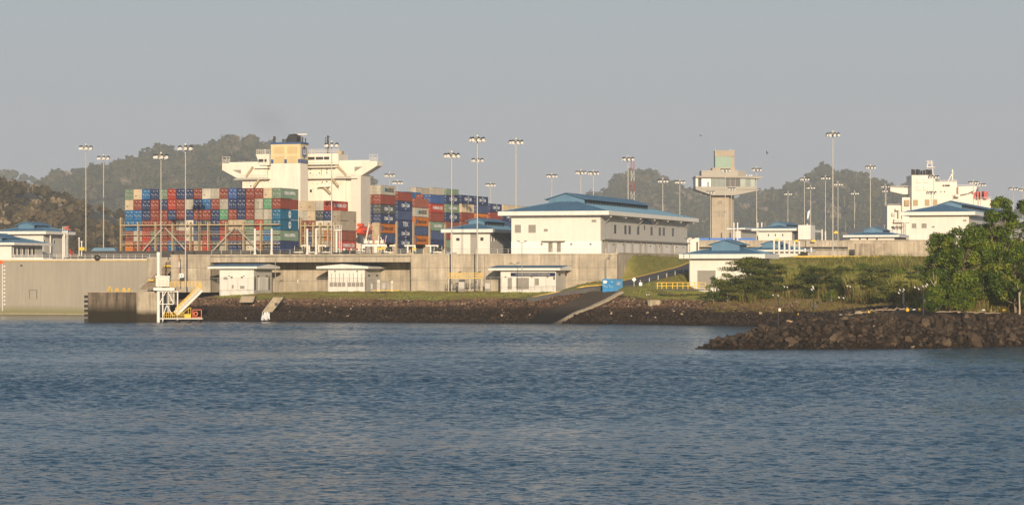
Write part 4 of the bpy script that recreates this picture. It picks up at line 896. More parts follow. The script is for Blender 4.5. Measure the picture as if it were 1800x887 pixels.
# ---------------------------------------------------------------- high mast lights
def mast_meshes():
    pole = MB().tube((0, 0, 0), (0, 0, 1), .19, STEEL, .11, n=10).mesh("pole")
    ring = MB()
    for i in range(12):
        a, b = 2*math.pi*i/12, 2*math.pi*(i+1)/12; ring.bar((math.cos(a)*1.15, math.sin(a)*1.15, 0), (math.cos(b)*1.15, math.sin(b)*1.15, 0), .1, STEEL)
    for i in range(4): a = math.pi*i/2+.4; ring.bar((0, 0, .1), (math.cos(a)*1.15, math.sin(a)*1.15, 0), .09, STEEL)
    ring.tube((0, 0, -.3), (0, 0, .55), .3, STEEL)
    ring = ring.mesh("lamp_ring")
    lamp = MB()
    lamp.tube((0, 0, .34), (0, -.08, -.05), .14, BLACKM, .33, n=9).tube((0, -.08, -.05), (0, -.14, -.16), .33, BLACKM, .30, n=9).tube((0, -.12, -.14), (0, -.34, -.30), .31, LAMPW, .30, n=9)
    lamp = lamp.mesh("floodlight")
    cap = MB().tube((0, 0, .45), (0, 0, .85), .28, CREAM, .15, n=9).mesh("hoist_cap")
    rod = MB().tube((0, 0, 1.0), (0, 0, 1.9), .03, STEEL, .02, n=5).mesh("lightning_rod")
    return pole, ring, lamp, cap, rod
MPOLE, MRING, MLAMP, MCAP, MROD = mast_meshes()
def mast(px, pytop, d, zb, label, hs=1.0):
    T = thing("high_mast_light", (PX(px, d), d, zb), label, "light mast", "high mast lights along the lock", rz=0)
    H = PZ(pytop, d)-zb
    p = put("pole", MPOLE, T); p.scale = (1, 1, H)
    put("lamp_ring", MRING, T, (0, 0, H-.2)); put("hoist_cap", MCAP, T, (0, 0, H-.2)); put("lightning_rod", MROD, T, (0, 0, H-.2))
    n = 8
    for i in range(n):
        a = 2*math.pi*(i+.3+.17*math.sin(px))/n; r = 1.5+(.25 if i % 2 else 0)
        o = put("floodlight", MLAMP, T, (math.cos(a)*r, math.sin(a)*r, H-.35)); o.scale = (1.3, 1.3, 1.3)
MASTS = [
 (151, 257, 695, 15, "high mast light behind the caisson, tall one left of a slightly shorter twin"),
 (182, 275, 755, 15, "high mast light right beside the leftmost mast, slightly shorter than it"),
 (283, 272, 622, 6.5, "high mast light rising beside the white gauge tower at the pier"),
 (326, 257, 627, 6.5, "high mast light just left of the recess, in front of the stern container stack"),
 (583, 252, 660, 15, "high mast light crossing the white ship bridge and the red container"),
 (685, 306, 886, 15, "small distant high mast light above the grey container, left of a pair"),
 (699, 319, 955, 15, "small distant high mast light above the red container, lower one of a pair"),
 (794, 270, 605, 6.6, "high mast light at the left corner of the small blue roofed building"),
 (839, 242, 600, 6.6, "tallest high mast light standing before the small blue roofed building"),
 (839.5, 279, 766, 15, "high mast light hidden behind the tallest mast, only its lamp ring shows"),
 (907, 247, 669, 15, "high mast light rising behind the left eave of the large hall"),
 (862, 323, 979, 15, "small distant high mast light above the navy containers"),
 (970, 307, 890, 15, "thin distant high mast light behind the left half of the hall roof"),
 (1021, 301, 861, 15, "distant high mast light behind the hall roof monitor, left of two"),
 (1043, 302, 866, 15, "distant high mast light behind the hall roof monitor, right of two"),
 (1104, 277, 766, 15, "high mast light beside the red and white lattice mast"),
 (1165, 316, 944, 16, "distant high mast light behind the right slope of the hall roof"),
 (1195, 318, 960, 16, "distant high mast light right of the hall roof, left of the control tower"),
 (1249, 336, 1130, 20, "slender high mast light in front of the control tower, left one"),
 (1275, 297, 960, 20, "high mast light in front of the middle of the control tower"),
 (1286, 330, 1110, 20, "slender high mast light in front of the control tower, right one"),
 (1330, 296, 950, 20, "high mast light at the right edge of the control tower deck"),
 (1385, 339, 1250, 20, "short looking distant mast above the small pavilion right of the tower"),
 (1414, 313, 1060, 20, "high mast light left of the drooping flag"),
 (1425, 328, 1130, 20, "thin high mast light directly behind the drooping flag"),
 (1451, 311, 1040, 20, "high mast light just left of the tallest mast on the right"),
 (1464, 234, 728, 13, "tallest mast on the right half, standing before the chamber wall"),
 (1473, 322, 1100, 20, "thin high mast light just right of the tallest right hand mast"),
 (1502, 338, 1200, 20, "small distant high mast light before the wooded hill on the right"),
 (1530, 292, 943, 20, "high mast light rising from behind the low blue roofed pavilion on the wall"),
 (1556, 326, 1130, 20, "high mast light at the left edge of the white tanker, upper ring"),
 (1557.5, 334, 1200, 20, "distant mast nearly hidden by another at the tanker's left edge"),
 (1637, 337, 1000, 20, "thin high mast light in front of the tanker superstructure"),
 (1641, 309, 930, 20, "high mast light crossing the right edge of the tanker funnel"),
 (1711, 319, 1010, 20, "high mast light in front of the tanker's right bridge wing, left of two"),
 (1724, 323, 1060, 20, "high mast light in front of the tanker's red ventilators, right of two"),
 (1781, 330, 1120, 20, "small high mast light showing above the green tree"),
 (1798, 332, 1130, 20, "high mast light at the right edge of the view above the tree"),
]
for a in MASTS: mast(*a)
# ---------------------------------------------------------------- white posts and light columns on the quay
me = MB().tube((0, 0, 0), (0, 0, .9), .55, CREAM, .3, n=8).tube((0, 0, .9), (0, 0, 6.9), .27, WHITE, .24, n=8).mesh("white_post")
for px, lab in ((448, "first"), (477.5, "second"), (540, "third"), (555.5, "fourth")):
    d = 648; o = put("light_column", me, None, (PX(px, d), d, 15.02)); o['label'] = f"white light column on the quay before the containers, {lab} from the left"; o['category'] = "post"; o['group'] = "white columns along the quay edge"
me = MB().tube((0, 0, 0), (0, 0, 1), .26, WHITE, n=8).mesh("white_post")
lst = [(1290, 391, 424, 930), (1296.5, 391, 424, 930), (1332, 391, 424, 930), (1339, 391, 424, 930), (1388, 393, 418, 940), (1393, 393, 418, 940), (1419, 393, 420, 940), (1360.5, 422, 446, 664), (1369.5, 422, 446, 664), (1379, 422, 446, 664), (1387.5, 424, 446, 664), (1396.5, 424, 446, 664), (1405, 424, 446, 664), (1415, 436, 443, 664), (1426, 435, 443, 664), (1445, 403, 424, 930), (1451, 406, 424, 930)]
for i, (px, a, b, d) in enumerate(lst):
    o = put("white_post", me, None, P(px, b, d)); o.scale = (1, 1, (b-a)*d/F)
    o['label'] = (f"slim white post by the upper chamber near the control tower, {ORD[i]} from the left" if d > 900 and i < 7 else f"white guide post standing before the dark slot in the chamber wall, {ORD[i-7]} from the left" if i < 15 else f"short pale pillar on the upper lock wall, {ORD[i-15]} of two"); o['category'] = "post"; o['group'] = "slim white posts beside the upper chamber"
# gauge tower (white, with caged ladder) on the quay
def ladder_tower(px0, px1, ptop, pbot, d, label, cage=True):
    f = Fr((px0+px1)/2, pbot, d); T = thing("ladder_tower", f.loc, label, "tower", rz=0)
    h = f.z(ptop); w_ = f.x(px1)-f.x(px0)
    MB().tube((-w_*.3, 0, 0), (-w_*.3, 0, h*.82), w_*.16, WHITE).build("column", T)
    MB().box(-w_*.55, w_*.5, -.8, .8, h*.80, h*.84, WHITE).build("platform", T)
    rl = MB()
    for x in (-w_*.5, -w_*.2, w_*.15, w_*.45): rl.box(x-.05, x+.05, -.8, -.7, h*.84, h, WHITE)
    for z in (h*.92, h): rl.box(-w_*.5, w_*.45, -.8, -.7, z-.06, z, WHITE)
    rl.build("railing", T)
    ld = MB()
    for x in (w_*.1, w_*.42): ld.box(x-.05, x+.05, -.1, .1, 0, h*.82, WHITE)
    n = int(h/.6)
    for i in range(n): ld.box(w_*.1, w_*.42, -.06, .06, .3+i*.6*.82, .4+i*.6*.82, WHITE)
    ld.build("ladder", T)
ladder_tower(589, 601, 396, 443.5, 645, "white caged ladder tower on the quay beside the red container")
ladder_tower(111, 120, 398, 452, 690, "white ladder tower with railing behind the left end of the caisson")
f = Fr(119, 400, 689); o = MB().bar((-1.2, 0, 0), (.9, 0, -.6), .28, RED).box(-.3, .3, -.2, .2, 0, .4, RED).build("signal_arm", None, f.loc); o['label'] = "small red arm lying on top of the white ladder tower"; o['category'] = "signal"
# deck machinery behind the quay edge
rg = random.Random(4)
for i, (px, kind) in enumerate([(525, 0), (537, 1), (552, 0), (566, 1), (574, 0), (659, 2), (684, 0), (690, 3), (716, 3), (723, 1), (753, 3), (763, 1), (770, 0), (605, 4), (618, 4), (630, 4)]):
    f = Fr(px, 444, 652); nm = ["mooring_winch", "roller_chock", "mooring_crane", "ventilator", "cable_reel"][kind]
    T = thing(nm, f.loc, ["grey mooring winch on the quay side below the containers", "grey roller chock at the ship's edge under the container stack", "white cluttered davit base below the red lifeboat", "pale mushroom ventilator under the navy and orange containers", "low rack of grey reels before the bright red container"][kind]+f", machine {ORD[i]} from the left" if False else ["grey mooring winch with dark drum", "grey arched roller chock", "white davit base with yellow plate", "pale T shaped ventilator", "low rack of pinkish reels"][kind]+" behind the quay edge, near "+{525: "the green container end", 537: "the third white column", 552: "the fourth white column", 566: "the yellow lashing frames", 574: "the long crossing mast", 659: "the red lifeboat", 684: "the leftmost orange container", 690: "the lowest blue side", 716: "the boxed logo stack", 723: "the second navy stack", 753: "the lower orange container", 763: "the lowest navy container", 770: "the small hall's corner", 605: "the white ladder tower", 618: "the bright red container", 630: "the tall tan pillar"}[px], "deck gear", rz=0)
    if kind == 0:
        MB().tube((-.9, 0, .9), (.9, 0, .9), .6, DARK).build("drum", T); 
        for s_ in (-1, 1): MB().tube((s_*.9, 0, .9), (s_*1.05, 0, .9), .95, STEEL, n=12).build("flange", T)
        MB().box(-1.2, 1.2, -.5, .5, 0, .3, STEEL).build("bed", T)
    elif kind == 1:
        m = MB(); 
        for s_ in (-1, 1): m.box(s_*.9-.18, s_*.9+.18, -.3, .3, 0, 1.6, STEEL)
        m.box(-1.08, 1.08, -.3, .3, 1.6, 1.95, STEEL); m.build("frame", T); MB().tube((0, 0, 0), (0, 0, 1.2), .3, DARK).build("roller", T)
    elif kind == 2:
        MB().box(-3.2, 3.0, -.6, .6, 1.6, 2.1, WHITE).build("platform", T)
        for x in (-2.9, 0.2, 2.7): MB().box(x-.4, x+.4, -.4, .4, 0, 1.6, CREAM).build("leg", T)
        MB().box(1.6, 2.8, -.7, -.6, .9, 1.5, YELL).build("warning_plate", T)
        for k in range(12): x = rg.uniform(-3, 2.8); MB().bar((x, 0, 2.1), (x+rg.uniform(-.8, .8), 0, 2.1+rg.uniform(.7, 2.6)), .16, [SHIPW, SHIPW, RED, STEEL][k % 4]).build("strut", T)
        for k in range(4): x = -2.4+k*1.4; MB().tube((x-.4, 0, 2.7), (x+.4, 0, 2.7), .45, SHIPW).build("drum", T)
    elif kind == 3:
        MB().tube((0, 0, 0), (0, 0, 1.6), .22, STEEL).build("stem", T); MB().box(-.75, .75, -.4, .4, 1.6, 1.95, STEEL).build("cowl", T)
    else:
        MB().box(-1.6, 1.6, -.4, .4, 0.1, .35, DARK).build("rack", T)
        for k in range(5): MB().tube((-1.4+k*.7, -.4, .85), (-1.4+k*.7, .2, .85), .3, [LOUV, RED, CREAM][k % 3], n=8).build("reel", T)
# yellow plates and boxes behind the wall
for px, py in ((769-101+0, 437), (728, 437)):
    f = Fr(px, 444, 648); T = thing("warning_board", f.loc, "yellow board on two short legs by the quay edge, "+("below the lifeboat" if px < 700 else "between the navy and orange stacks"), "sign", rz=0)
    MB().box(-.5, .5, -.05, .05, .7, 1.25, YELL).build("board", T); MB().box(-.45, -.35, -.05, .05, 0, .7, STEEL).build("leg", T); MB().box(.35, .45, -.05, .05, 0, .7, STEEL).build("leg", T)
# quay edge railing along the wall top
def railing(name, pts, h, label, m=STEEL, nrail=2, step=2.2, r=.035, cat="railing"):
    T = thing(name, pts[0], label, cat, rz=0); o0 = Vector(pts[0]); n = 0
    post = MB().box(-r, r, -r, r, 0, h, m).mesh("post")
    for a, b in zip(pts[:-1], pts[1:]):
        a, b = Vector(a)-o0, Vector(b)-o0; L_ = (b-a).length; k = max(1, int(L_/step))
        for i in range(k+(1 if b == Vector(pts[-1])-o0 else 0)): put("post", post, T, a+(b-a)*i/k)
        for j in range(nrail): hh = h*(j+1)/nrail; MB().bar(a+Vector((0, 0, hh)), b+Vector((0, 0, hh)), r*1.6, m).build("rail", T)
    return T
qa = lambda px, off=.25, z=ZT: (lambda t, d: (*L(off, t)[:2], z))(*hit((OX+U[0]*off, OY+U[1]*off), V, px))
railing("guard_railing", [qa(372), qa(722)], 1.1, "thin grey railing along the quay edge above the recess", step=2.6)
railing("guard_railing", [qa(726), qa(1084)], 1.1, "thin grey railing along the quay edge in front of the large hall", step=2.6)
# ---------------------------------------------------------------- caisson gate at the left
HULLB = mat("caisson_beige", (.33, .295, .24), .55, .06, .06, streak=.10, dirt=((.20, .185, .09), .9, 2.6, 2.2))
dg = 652.0; og = (PX(276, dg), dg)
W0 = -hit(og, V, -60)[0]
GT = thing("caisson_gate", (og[0], og[1], 0), "long flat beige steel caisson with draught marks and green tide growth at the lock mouth", "lock gate")
gx = lambda px: hit(og, V, px)[0]
gz = lambda px, py: PZ(py, hit(og, V, px)[1])
zt = gz(200, 459)
m = MB()
for i in range(10):
    a, b = -W0+W0*i/10, -W0+W0*(i+1)/10
    m.box(a, b-.012, 0, 5, 1.9, zt, HULLB)
m.box(-W0, 0, .05, 5, -1.5, 1.9, HULLB); m.build("hull_plating", GT)
MB().box(-W0, 0, -.3, .02, .15, .45, mat("ledge_tan", (.33, .28, .18), .8, .2)).build("sill_ledge", GT)
MB().box(-W0, .1, -.12, 5.0, zt, zt+.35, mat("rub_rail_ochre", (.46, .33, .13), .7, .2, 1)).build("rub_rail", GT)
MB().box(-W0, .1, -.05, .3, zt+.36, zt+.62, WHITE).build("gunwale", GT)
MB().box(-W0, gx(76), -.05, 5, zt+.62, zt+1.0, WHITE).build("deck_coaming", GT)
hx0, hx1, hz0, hz1 = gx(52), gx(65), gz(58, 525), gz(58, 509)
m = MB(); t = .09
for q in ((hx0, hx1, hz1-t, hz1), (hx0, hx1, hz0, hz0+t), (hx0, hx0+t, hz0, hz1), (hx1-t, hx1, hz0, hz1)): m.box(q[0], q[1], -.1, 0, q[2], q[3], BLACKM if q[3] == hz1 else LOUV)
m.build("hatch_frame", GT)
MB().box(hx0+t, hx1-t, -.05, .0, hz0+t, hz1-t, HULLB).build("hatch", GT)
m = MB(); tk = MB().box(0, .45, -.05, 0, 0, .28, WHT).mesh("draught_mark")
for i in range(11): put("draught_mark", tk, GT, (gx(6.5), 0, 2.6+i*.98))
MB().box(gx(4), gx(4.8), -.06, 0, 1, zt, WHT).build("mark_line", GT)
MB().box(gx(36), gx(39.5), -.08, 0, gz(38, 468), gz(38, 465), BLACKM).build("vent", GT)
MB().box(gx(45), gx(45.3), -.05, 0, 2.5, gz(45, 502), LOUV).box(gx(71), gx(71.3), -.05, 0, 2.5, gz(71, 502), LOUV).build("weld_seam", GT)
MB().box(gx(-60), gx(5), -.14, 0, zt-.6, zt+.3, ORANGE).build("orange_band", GT)
a = (og[0]-V[0]*W0, og[1]-V[1]*W0, zt+.62); b = (og[0], og[1], zt+.62)
railing("guard_railing", [a, b], 1.15, "white railing along the top of the beige caisson", m=WHITE, nrail=3, step=2.0)
# tyre hanging at the caisson top
f = Fr(171, 452.5, hit(og, V, 171)[1]-.6)
m = MB()
N1, N2 = 20, 8
for i in range(N1):
    for j in range(N2):
        q = []
        for di, dj in ((0, 0), (1, 0), (1, 1), (0, 1)):
            a1, b1 = 2*math.pi*(i+di)/N1, 2*math.pi*(j+dj)/N2; rr = .56+.22*math.cos(b1); q.append((rr*math.cos(a1), .22*math.sin(b1), rr*math.sin(a1)))
        m.poly(q, DARK)
o = m.build("tyre_fender", None, f.loc, smooth=True); o['label'] = "black tyre fender hanging on the rail of the beige caisson"; o['category'] = "tyre"
# small blue roofed shelter and thin posts behind the caisson
f = Fr(185, 449, 690); T = thing("shelter", f.loc, "small open shelter with flat blue roof behind the caisson", "shelter", rz=0)
MB().prism([(f.x(162), f.z(441)), (f.x(207), f.z(441)), (f.x(203), f.z(435.5)), (f.x(168), f.z(435.5))], -2.5, 2.5, BLUER).build("roof", T)
MB().box(f.x(167), f.x(172), -1.5, 1.5, 0, f.z(441), CREAM).box(f.x(178), f.x(200), -1.5, 1.5, 0, f.z(442), CREAM).build("wall", T)
for px, pt, lab in ((139, 419, "slim white lamp post left of the yellow sign"), (143.5, 425, "second slim grey post carrying the yellow sign")):
    f = Fr(px, 450, 688); o = MB().tube((0, 0, 0), (0, 0, f.z(pt)), .14, WHITE).box(-.25, .25, -.15, .15, f.z(pt), f.z(pt)+.2, WHITE).build("lamp_post", None, f.loc); o['label'] = lab; o['category'] = "post"
f = Fr(143.5, 437, 687.5); o = MB().box(-.75, .75, -.04, .04, -.4, .4, YELL).build("yellow_sign", None, f.loc); o['label'] = "small yellow sign plate on a slim post behind the caisson"; o['category'] = "sign"
f = Fr(123, 450, 684); T = thing("fire_hydrant_post", f.loc, "red valve posts behind the caisson right of the white ladder tower", "valve post", rz=0)
MB().tube((0, 0, 0), (0, 0, 1.9), .18, RED).build("post", T); MB().tube((.9, 0, 0), (.9, 0, 1.2), .16, RED).build("post", T); MB().bar((0, 0, 1.2), (.9, 0, 1.0), .15, RED).build("pipe", T)
# ---------------------------------------------------------------- stone stairs down the bank beside the caisson
f = Fr(280, 505, 640); T = thing("stairway", f.loc, "steep stained concrete stairway with yellow nosings between caisson and quay wall", "stairs", rz=0)
STN = mat("stair_stone", (.20, .155, .11), .9, .35, 1.2, bump=.4, bscale=3)
n = 16
for i in range(n):
    a = i/n; py = 505-50*a; xl = 250+46*a; xr = 275+40*a if a > .2 else 275+40*a
    MB().box(f.x(xl), f.x(xr), -3+a*6, 9, f.z(py+3.2), f.z(py-.02), STN).build("step", T)
for py, xa, xb in ((492, 264, 273), (467, 288, 307), (455.5, 300, 318)): MB().box(f.x(xa), f.x(xb), -4.5+(505-py)/50*6, -2.6+(505-py)/50*6, f.z(py+1.5), f.z(py-1), YELL).build("landing_edge", T)
MB().bar((f.x(246), -3.4, f.z(505)), (f.x(296), 3, f.z(456)), .25, CONC).build("side_kerb", T)
f = Fr(315, 500, 629); o = MB().tube((0, 0, 0), (0, 0, f.z(447)), .1, RED).tube((0, 0, f.z(490)), (0, 0, f.z(480)), .12, WHITE).tube((0, 0, f.z(470)), (0, 0, f.z(460)), .12, WHITE).build("marker_pole", None, f.loc); o['label'] = "thin red and white marker pole against the quay wall by the stairs"; o['category'] = "pole"
f = Fr(319.5, 484, 630); o = MB().box(-.45, .45, -.05, .03, -.5, .5, WHT).box(-.18, .18, -.07, -.05, -.3, .25, mat("sign_blue", (.2, .35, .5))).build("wall_sign", None, f.loc); o['label'] = "small white notice with blue mark on the quay wall by the mast"; o['category'] = "sign"
# ---------------------------------------------------------------- approach pier
PIER = mat("pier_concrete", (.17, .135, .10), .9, .25, .5, streak=.6, spec=.1, dirt=((.022, .018, .010), 2.2, 4.2, 1.6), bump=.4, bscale=2)
PIERL = mat("pier_concrete_sunlit", (.42, .36, .27), .9, .2, .5, streak=.45, spec=.1, dirt=((.040, .030, .018), 1.6, 2.8, 1.4), bump=.4, bscale=2)  # paler copy of the pier concrete: sunlight on the rounded end put into colour
f = Fr(220, 565.5, 562); T = thing("approach_pier", (f.loc[0], f.loc[1], 0), "dark stained concrete approach pier with pale rounded end beside the gangway", "pier", rz=0)
xa, xb, xc = f.x(155), f.x(240), f.x(281); z1 = PZ(513.5, 562)
MB().prism([(xa, 0), (xb, 0), (xb, 14), (xa, 14)], -2.5, z1, PIER, axis='z').build("pier_block", T)
cx_, rr = (xb+xc)/2, (xc-xb)/2+.25
MB().prism([(xb+.01, 2), (xb+.01, .02)]+[(cx_-math.cos(a)*rr, .6-math.sin(a)*1.6) for a in np.linspace(.15, math.pi-.0, 14)]+[(xc+.2, 10), (xb+.01, 10)], -2.5, z1+.004, PIERL, axis='z').build("pier_nose", T)
MB().box(xa, xc, .3, 1.0, z1+.01, z1+.16, CONC).build("coping", T)
me = MB().box(-.55, .35, -.5, .5, 0, .62, DARK).mesh("rubber_fender")
for i in range(6): put("rubber_fender", me, T, (xa-.35, .6, .1+i*1.02))
MB().box(xa-.12, xa, .2, 1.2, -1, z1+.05, BLACKM).build("fender_frame", T)
railing("guard_railing", [(f.loc[0]+xa+.3, 562.6, z1), (f.loc[0]+xc, 562.6, z1)], 1.05, "low thin railing on top of the dark approach pier", m=LOUV, step=2.0)
me = MB()
for x in (-.55, .55): me.bar((x, 0, 0), (x*.18, 0, 1.05), .16, YELL)
me.box(-.4, .4, -.07, .07, .3, .5, YELL).prism([(-.62, 0), (.62, 0), (.13, 1.1), (-.13, 1.1)], .2, .26, YELL); me = me.mesh("yellow_trestle")
for px, lab in ((192, "first from the left"), (205, "second from the left"), (217.5, "third from the left"), (227, "rightmost")):
    o = put("trestle", me, None, (PX(px, 562.9), 563.4, z1)); o.rotation_euler = (0, 0, .3 if px == 192 else 0); o.scale = (1.15 if px == 192 else .95,)*3; o['label'] = f"yellow A frame trestle on the approach pier, {lab}"; o['category'] = "trestle"; o['group'] = "yellow trestles on the pier"
# tide gauge tower and steel bracing
f = Fr(285, 565, 560); T = thing("gauge_tower", (f.loc[0], 560, 0), "white steel gauge tower with column, cabinet and cross bracing at the pier end", "tower", rz=0)
zz = lambda py: PZ(py, 560)
MB().tube((f.x(278.5), 0, -1), (f.x(278.5), 0, zz(445)), .36, WHITE, n=12).build("column", T)
MB().box(f.x(276), f.x(281), -.4, .4, zz(450), zz(443), WHITE).build("lamp_housing", T)
MB().box(f.x(271), f.x(308), -1.2, 1.6, zz(510), zz(505.5), WHITE).build("deck", T)
MB().box(f.x(275), f.x(299), -1.0, 1.2, zz(503.5), zz(486.5), mat("cabinet_cream", (.62, .58, .50), .6, .1)).build("cabinet", T)
MB().box(f.x(274), f.x(300), -1.2, 1.4, zz(486.5), zz(484.5), WHITE).build("cabinet_roof", T)
for px in (279, 286, 292): MB().box(f.x(px), f.x(px+4), -1.08, -1.0, zz(501), zz(491), STEEL).build("panel", T)
for px in (287, 313): MB().tube((f.x(px), -.8, -1), (f.x(px), -.8, zz(511)), .16, WHITE).build("leg", T)
for (x_a, ya, x_b, yb) in ((281, 533, 294, 509), (294, 509, 306, 533), (287, 555, 294, 536), (294, 536, 305, 555), (281, 534, 306, 534), (281, 512, 313, 512)): MB().bar((f.x(x_a), -.7, zz(ya)), (f.x(x_b), -.7, zz(yb)), .16, WHITE).build("brace", T)
for px in (295, 304): MB().tube((f.x(px), .9, zz(550) if px < 300 else zz(535)), (f.x(px), .9, zz(510)), .38, STEEL, n=12).build("tank", T)
railing("guard_railing", [P(300, 505, 559.5), P(352, 505, 561)], 1.3, "yellow railing on the landing above the sloping gangway", m=YELL, nrail=3, step=.9, r=.05)
# gangway and pontoon
f = Fr(330, 562, 556); T = thing("gangway", (f.loc[0], 556, 0), "sloping aluminium gangway with yellow handrails down to the pontoon", "gangway", rz=0)
zz = lambda py: PZ(py, 556)
A_, B_ = Vector((f.x(353), 0, zz(508))), Vector((f.x(309), 0, zz(551)))
for y in (-.7, .7): MB().bar(A_+Vector((0, y, 0)), B_+Vector((0, y, 0)), .32, STEEL, .12).build("stringer", T)
MB().bar(A_, B_, .1, CREAM, 1.3).build("tread_deck", T)
me = MB().box(-.05, .05, -.05, .05, 0, 1.2, YELL).mesh("post")
for i in range(9):
    for y in (-.7, .7): q = A_+(B_-A_)*i/8; put("post", me, T, (q.x, y, q.z))
for y in (-.7, .7):
    for hh in (.6, 1.2): MB().bar(A_+Vector((0, y, hh)), B_+Vector((0, y, hh)), .09, YELL).build("handrail", T)
f = Fr(320, 562, 554); T = thing("pontoon", (f.loc[0], 554, 0), "floating steel pontoon with yellow rails at the foot of the gangway", "pontoon", rz=0)
zz = lambda py: PZ(py, 554)
MB().prism([(f.x(282), -1.2), (f.x(357), -1.2), (f.x(357), 1.6), (f.x(282), 1.6)], zz(560.5), zz(558.5), STEEL, axis='z').build("deck", T)
for px in (312, 332, 350): MB().tube((f.x(px), -1, .18), (f.x(px), 1.4, .18), .42, DARK, n=10).build("float", T)
MB().box(f.x(325), f.x(336), -.6, .6, zz(558), zz(551.5), YELL).build("yellow_chest", T)
m = MB()
for px in np.arange(290, 326, 3.4): m.box(f.x(px), f.x(px)+.09, -1.1, -1, zz(558), zz(548), YELL)
for py in (548, 553): m.box(f.x(290), f.x(324), -1.1, -1.02, zz(py+.6), zz(py), YELL)
m.build("railing", T)
m = MB()
for px in (336, 331.5): m.box(f.x(px), f.x(px)+.1, -.9, -.8, zz(552), zz(541), YELL)
m.bar((f.x(332), -.85, zz(541)), (f.x(336.5), -.85, zz(541)), .1, YELL).bar((f.x(320), -.85, zz(552)), (f.x(332), -.85, zz(541)), .1, YELL); m.build("hand_frame", T)
f = Fr(347, 558.5, 554); T = thing("lifebuoy_frame", f.loc, "orange railed frame with lifebuoy on the right end of the pontoon", "frame", rz=0)
for px in (339.5, 354.5): MB().box(f.x(px)-.06, f.x(px)+.06, -.5, -.38, 0, f.z(544), ORANGE).build("post", T)
for py in (544, 557): MB().box(f.x(339.5), f.x(354.5), -.5, -.4, f.z(py)-.05, f.z(py)+.06, ORANGE).build("rail", T)
m = MB()
for i in range(14): a, b = 2*math.pi*i/14, 2*math.pi*(i+1)/14; m.bar((f.x(344.5)+.4*math.cos(a), -.45, f.z(551)+.4*math.sin(a)), (f.x(344.5)+.4*math.cos(b), -.45, f.z(551)+.4*math.sin(b)), .18, ORANGE)
m.build("lifebuoy", T)
# ---------------------------------------------------------------- chain link fence along the foot of the wall
def fence(pts, h, label, step=2.3):
    T = thing("chain_link_fence", pts[0], label, "fence", rz=0); o0 = Vector(pts[0])
    post = MB().tube((0, 0, 0), (0, 0, h), .045, STEEL, n=5).mesh("post"); wm = MB(); WR = mat("fence_wire", (.20, .18, .15), .6, .1)
    for a, b in zip(pts[:-1], pts[1:]):
        a, b = Vector(a)-o0, Vector(b)-o0; Ln = (b-a).length; k = max(1, int(Ln/step))
        for i in range(k+1): put("post", post, T, a+(b-a)*i/k)
        MB().bar(a+Vector((0, 0, h)), b+Vector((0, 0, h)), .06, STEEL).build("rail", T)
        dr = (b-a)/Ln; nn = int(Ln/.42)
        for i in range(nn):
            p0 = a+dr*(i*.42)
            for s_ in (-1, 1):
                q0 = p0 if s_ > 0 else p0+dr*h; q1 = p0+dr*h if s_ > 0 else p0
                if (q0-a).length > Ln or (q1-a).length > Ln: continue
                i0 = len(wm.v); t_ = .012
                wm.v += [tuple(q0-dr*t_), tuple(q0+dr*t_), tuple(q1+dr*t_+Vector((0, 0, h))), tuple(q1-dr*t_+Vector((0, 0, h)))]; wm.f.append((i0, i0+1, i0+2, i0+3)); wm.m.append(wm.mi(WR))
    wm.build("wire_mesh", T, kind="stuff")
fence([P(348, 511, 606), P(560, 511, 600), P(730, 510.5, 594)], 3.0, "grey chain link fence in front of the two huts in the recess")
fence([P(732, 510, 594), P(900, 510, 588), P(1020, 509, 584)], 3.0, "chain link fence in front of the sign hut, right of the recess")
# yard boxes and the yellow scaffold
f = Fr(816, 489, 590+8); T = thing("yellow_walkway", (f.loc[0], 599, 6.6), "small yellow railed walkway against the quay wall behind the fence", "walkway", rz=0)
zz = lambda py: PZ(py, 599)-6.6
MB().box(f.x(787), f.x(848), 0, 1, zz(489), zz(487.8), YELL).build("deck", T)
me = MB().box(-.05, .05, -.05, .05, zz(489), zz(479.5), YELL).mesh("post")
for i in range(17): put("post", me, T, (f.x(787)+(f.x(848)-f.x(787))*i/16, 0, 0))
for py in (479.5, 483.5): MB().box(f.x(787), f.x(848), -.05, .05, zz(py+.6), zz(py-.3), YELL).build("rail", T)
me = MB().box(-.07, .07, -.07, .07, 0, zz(489), STEEL).mesh("leg")
for px in (788, 806, 826, 847): put("leg", me, T, (f.x(px), .5, 0))
for px in (808, 842): MB().bar((f.x(px-3), .3, zz(479)), (f.x(px+3), .3, zz(477)), .25, BLACKM).build("solar_lamp", T)
for i, (px0, px1, pt, lab, mm) in enumerate([(651, 656, 496, "narrow grey transformer cabinet, leftmost right of the second hut", LOUV), (663, 668, 492, "grey cabinet, second from the left right of the second hut", STEEL), (671, 680, 495, "broad grey cabinet in the middle of the transformer yard", LOUV), (687, 691, 494, "grey cabinet right of the middle of the yard", STEEL), (852, 862, 495, "grey louvred box behind the fence left of the sign hut", LOUV), (805, 817, 491, "grey concrete plinth under the yellow walkway", CONCD)]):
    f = Fr((px0+px1)/2, 510.5, 603); o = MB().box(f.x(px0), f.x(px1), 0, 1.2, -.3, f.z(pt), mm).box(f.x(px0)-.05, f.x(px1)+.05, -.05, 1.25, f.z(pt), f.z(pt)+.08, mm).box(f.x(px0)+.1, f.x(px1)-.1, -.04, 0, .4, f.z(pt)-.3, GREYW).build("cabinet", None, f.loc); o['label'] = lab; o['category'] = "cabinet"
f = Fr(690, 511, 601); o = MB().box(f.x(655), f.x(701), 0, .2, 0, .22, YELL).build("yellow_kerb", None, f.loc); o['label'] = "low yellow kerb in front of the grey transformer cabinets"; o['category'] = "kerb"
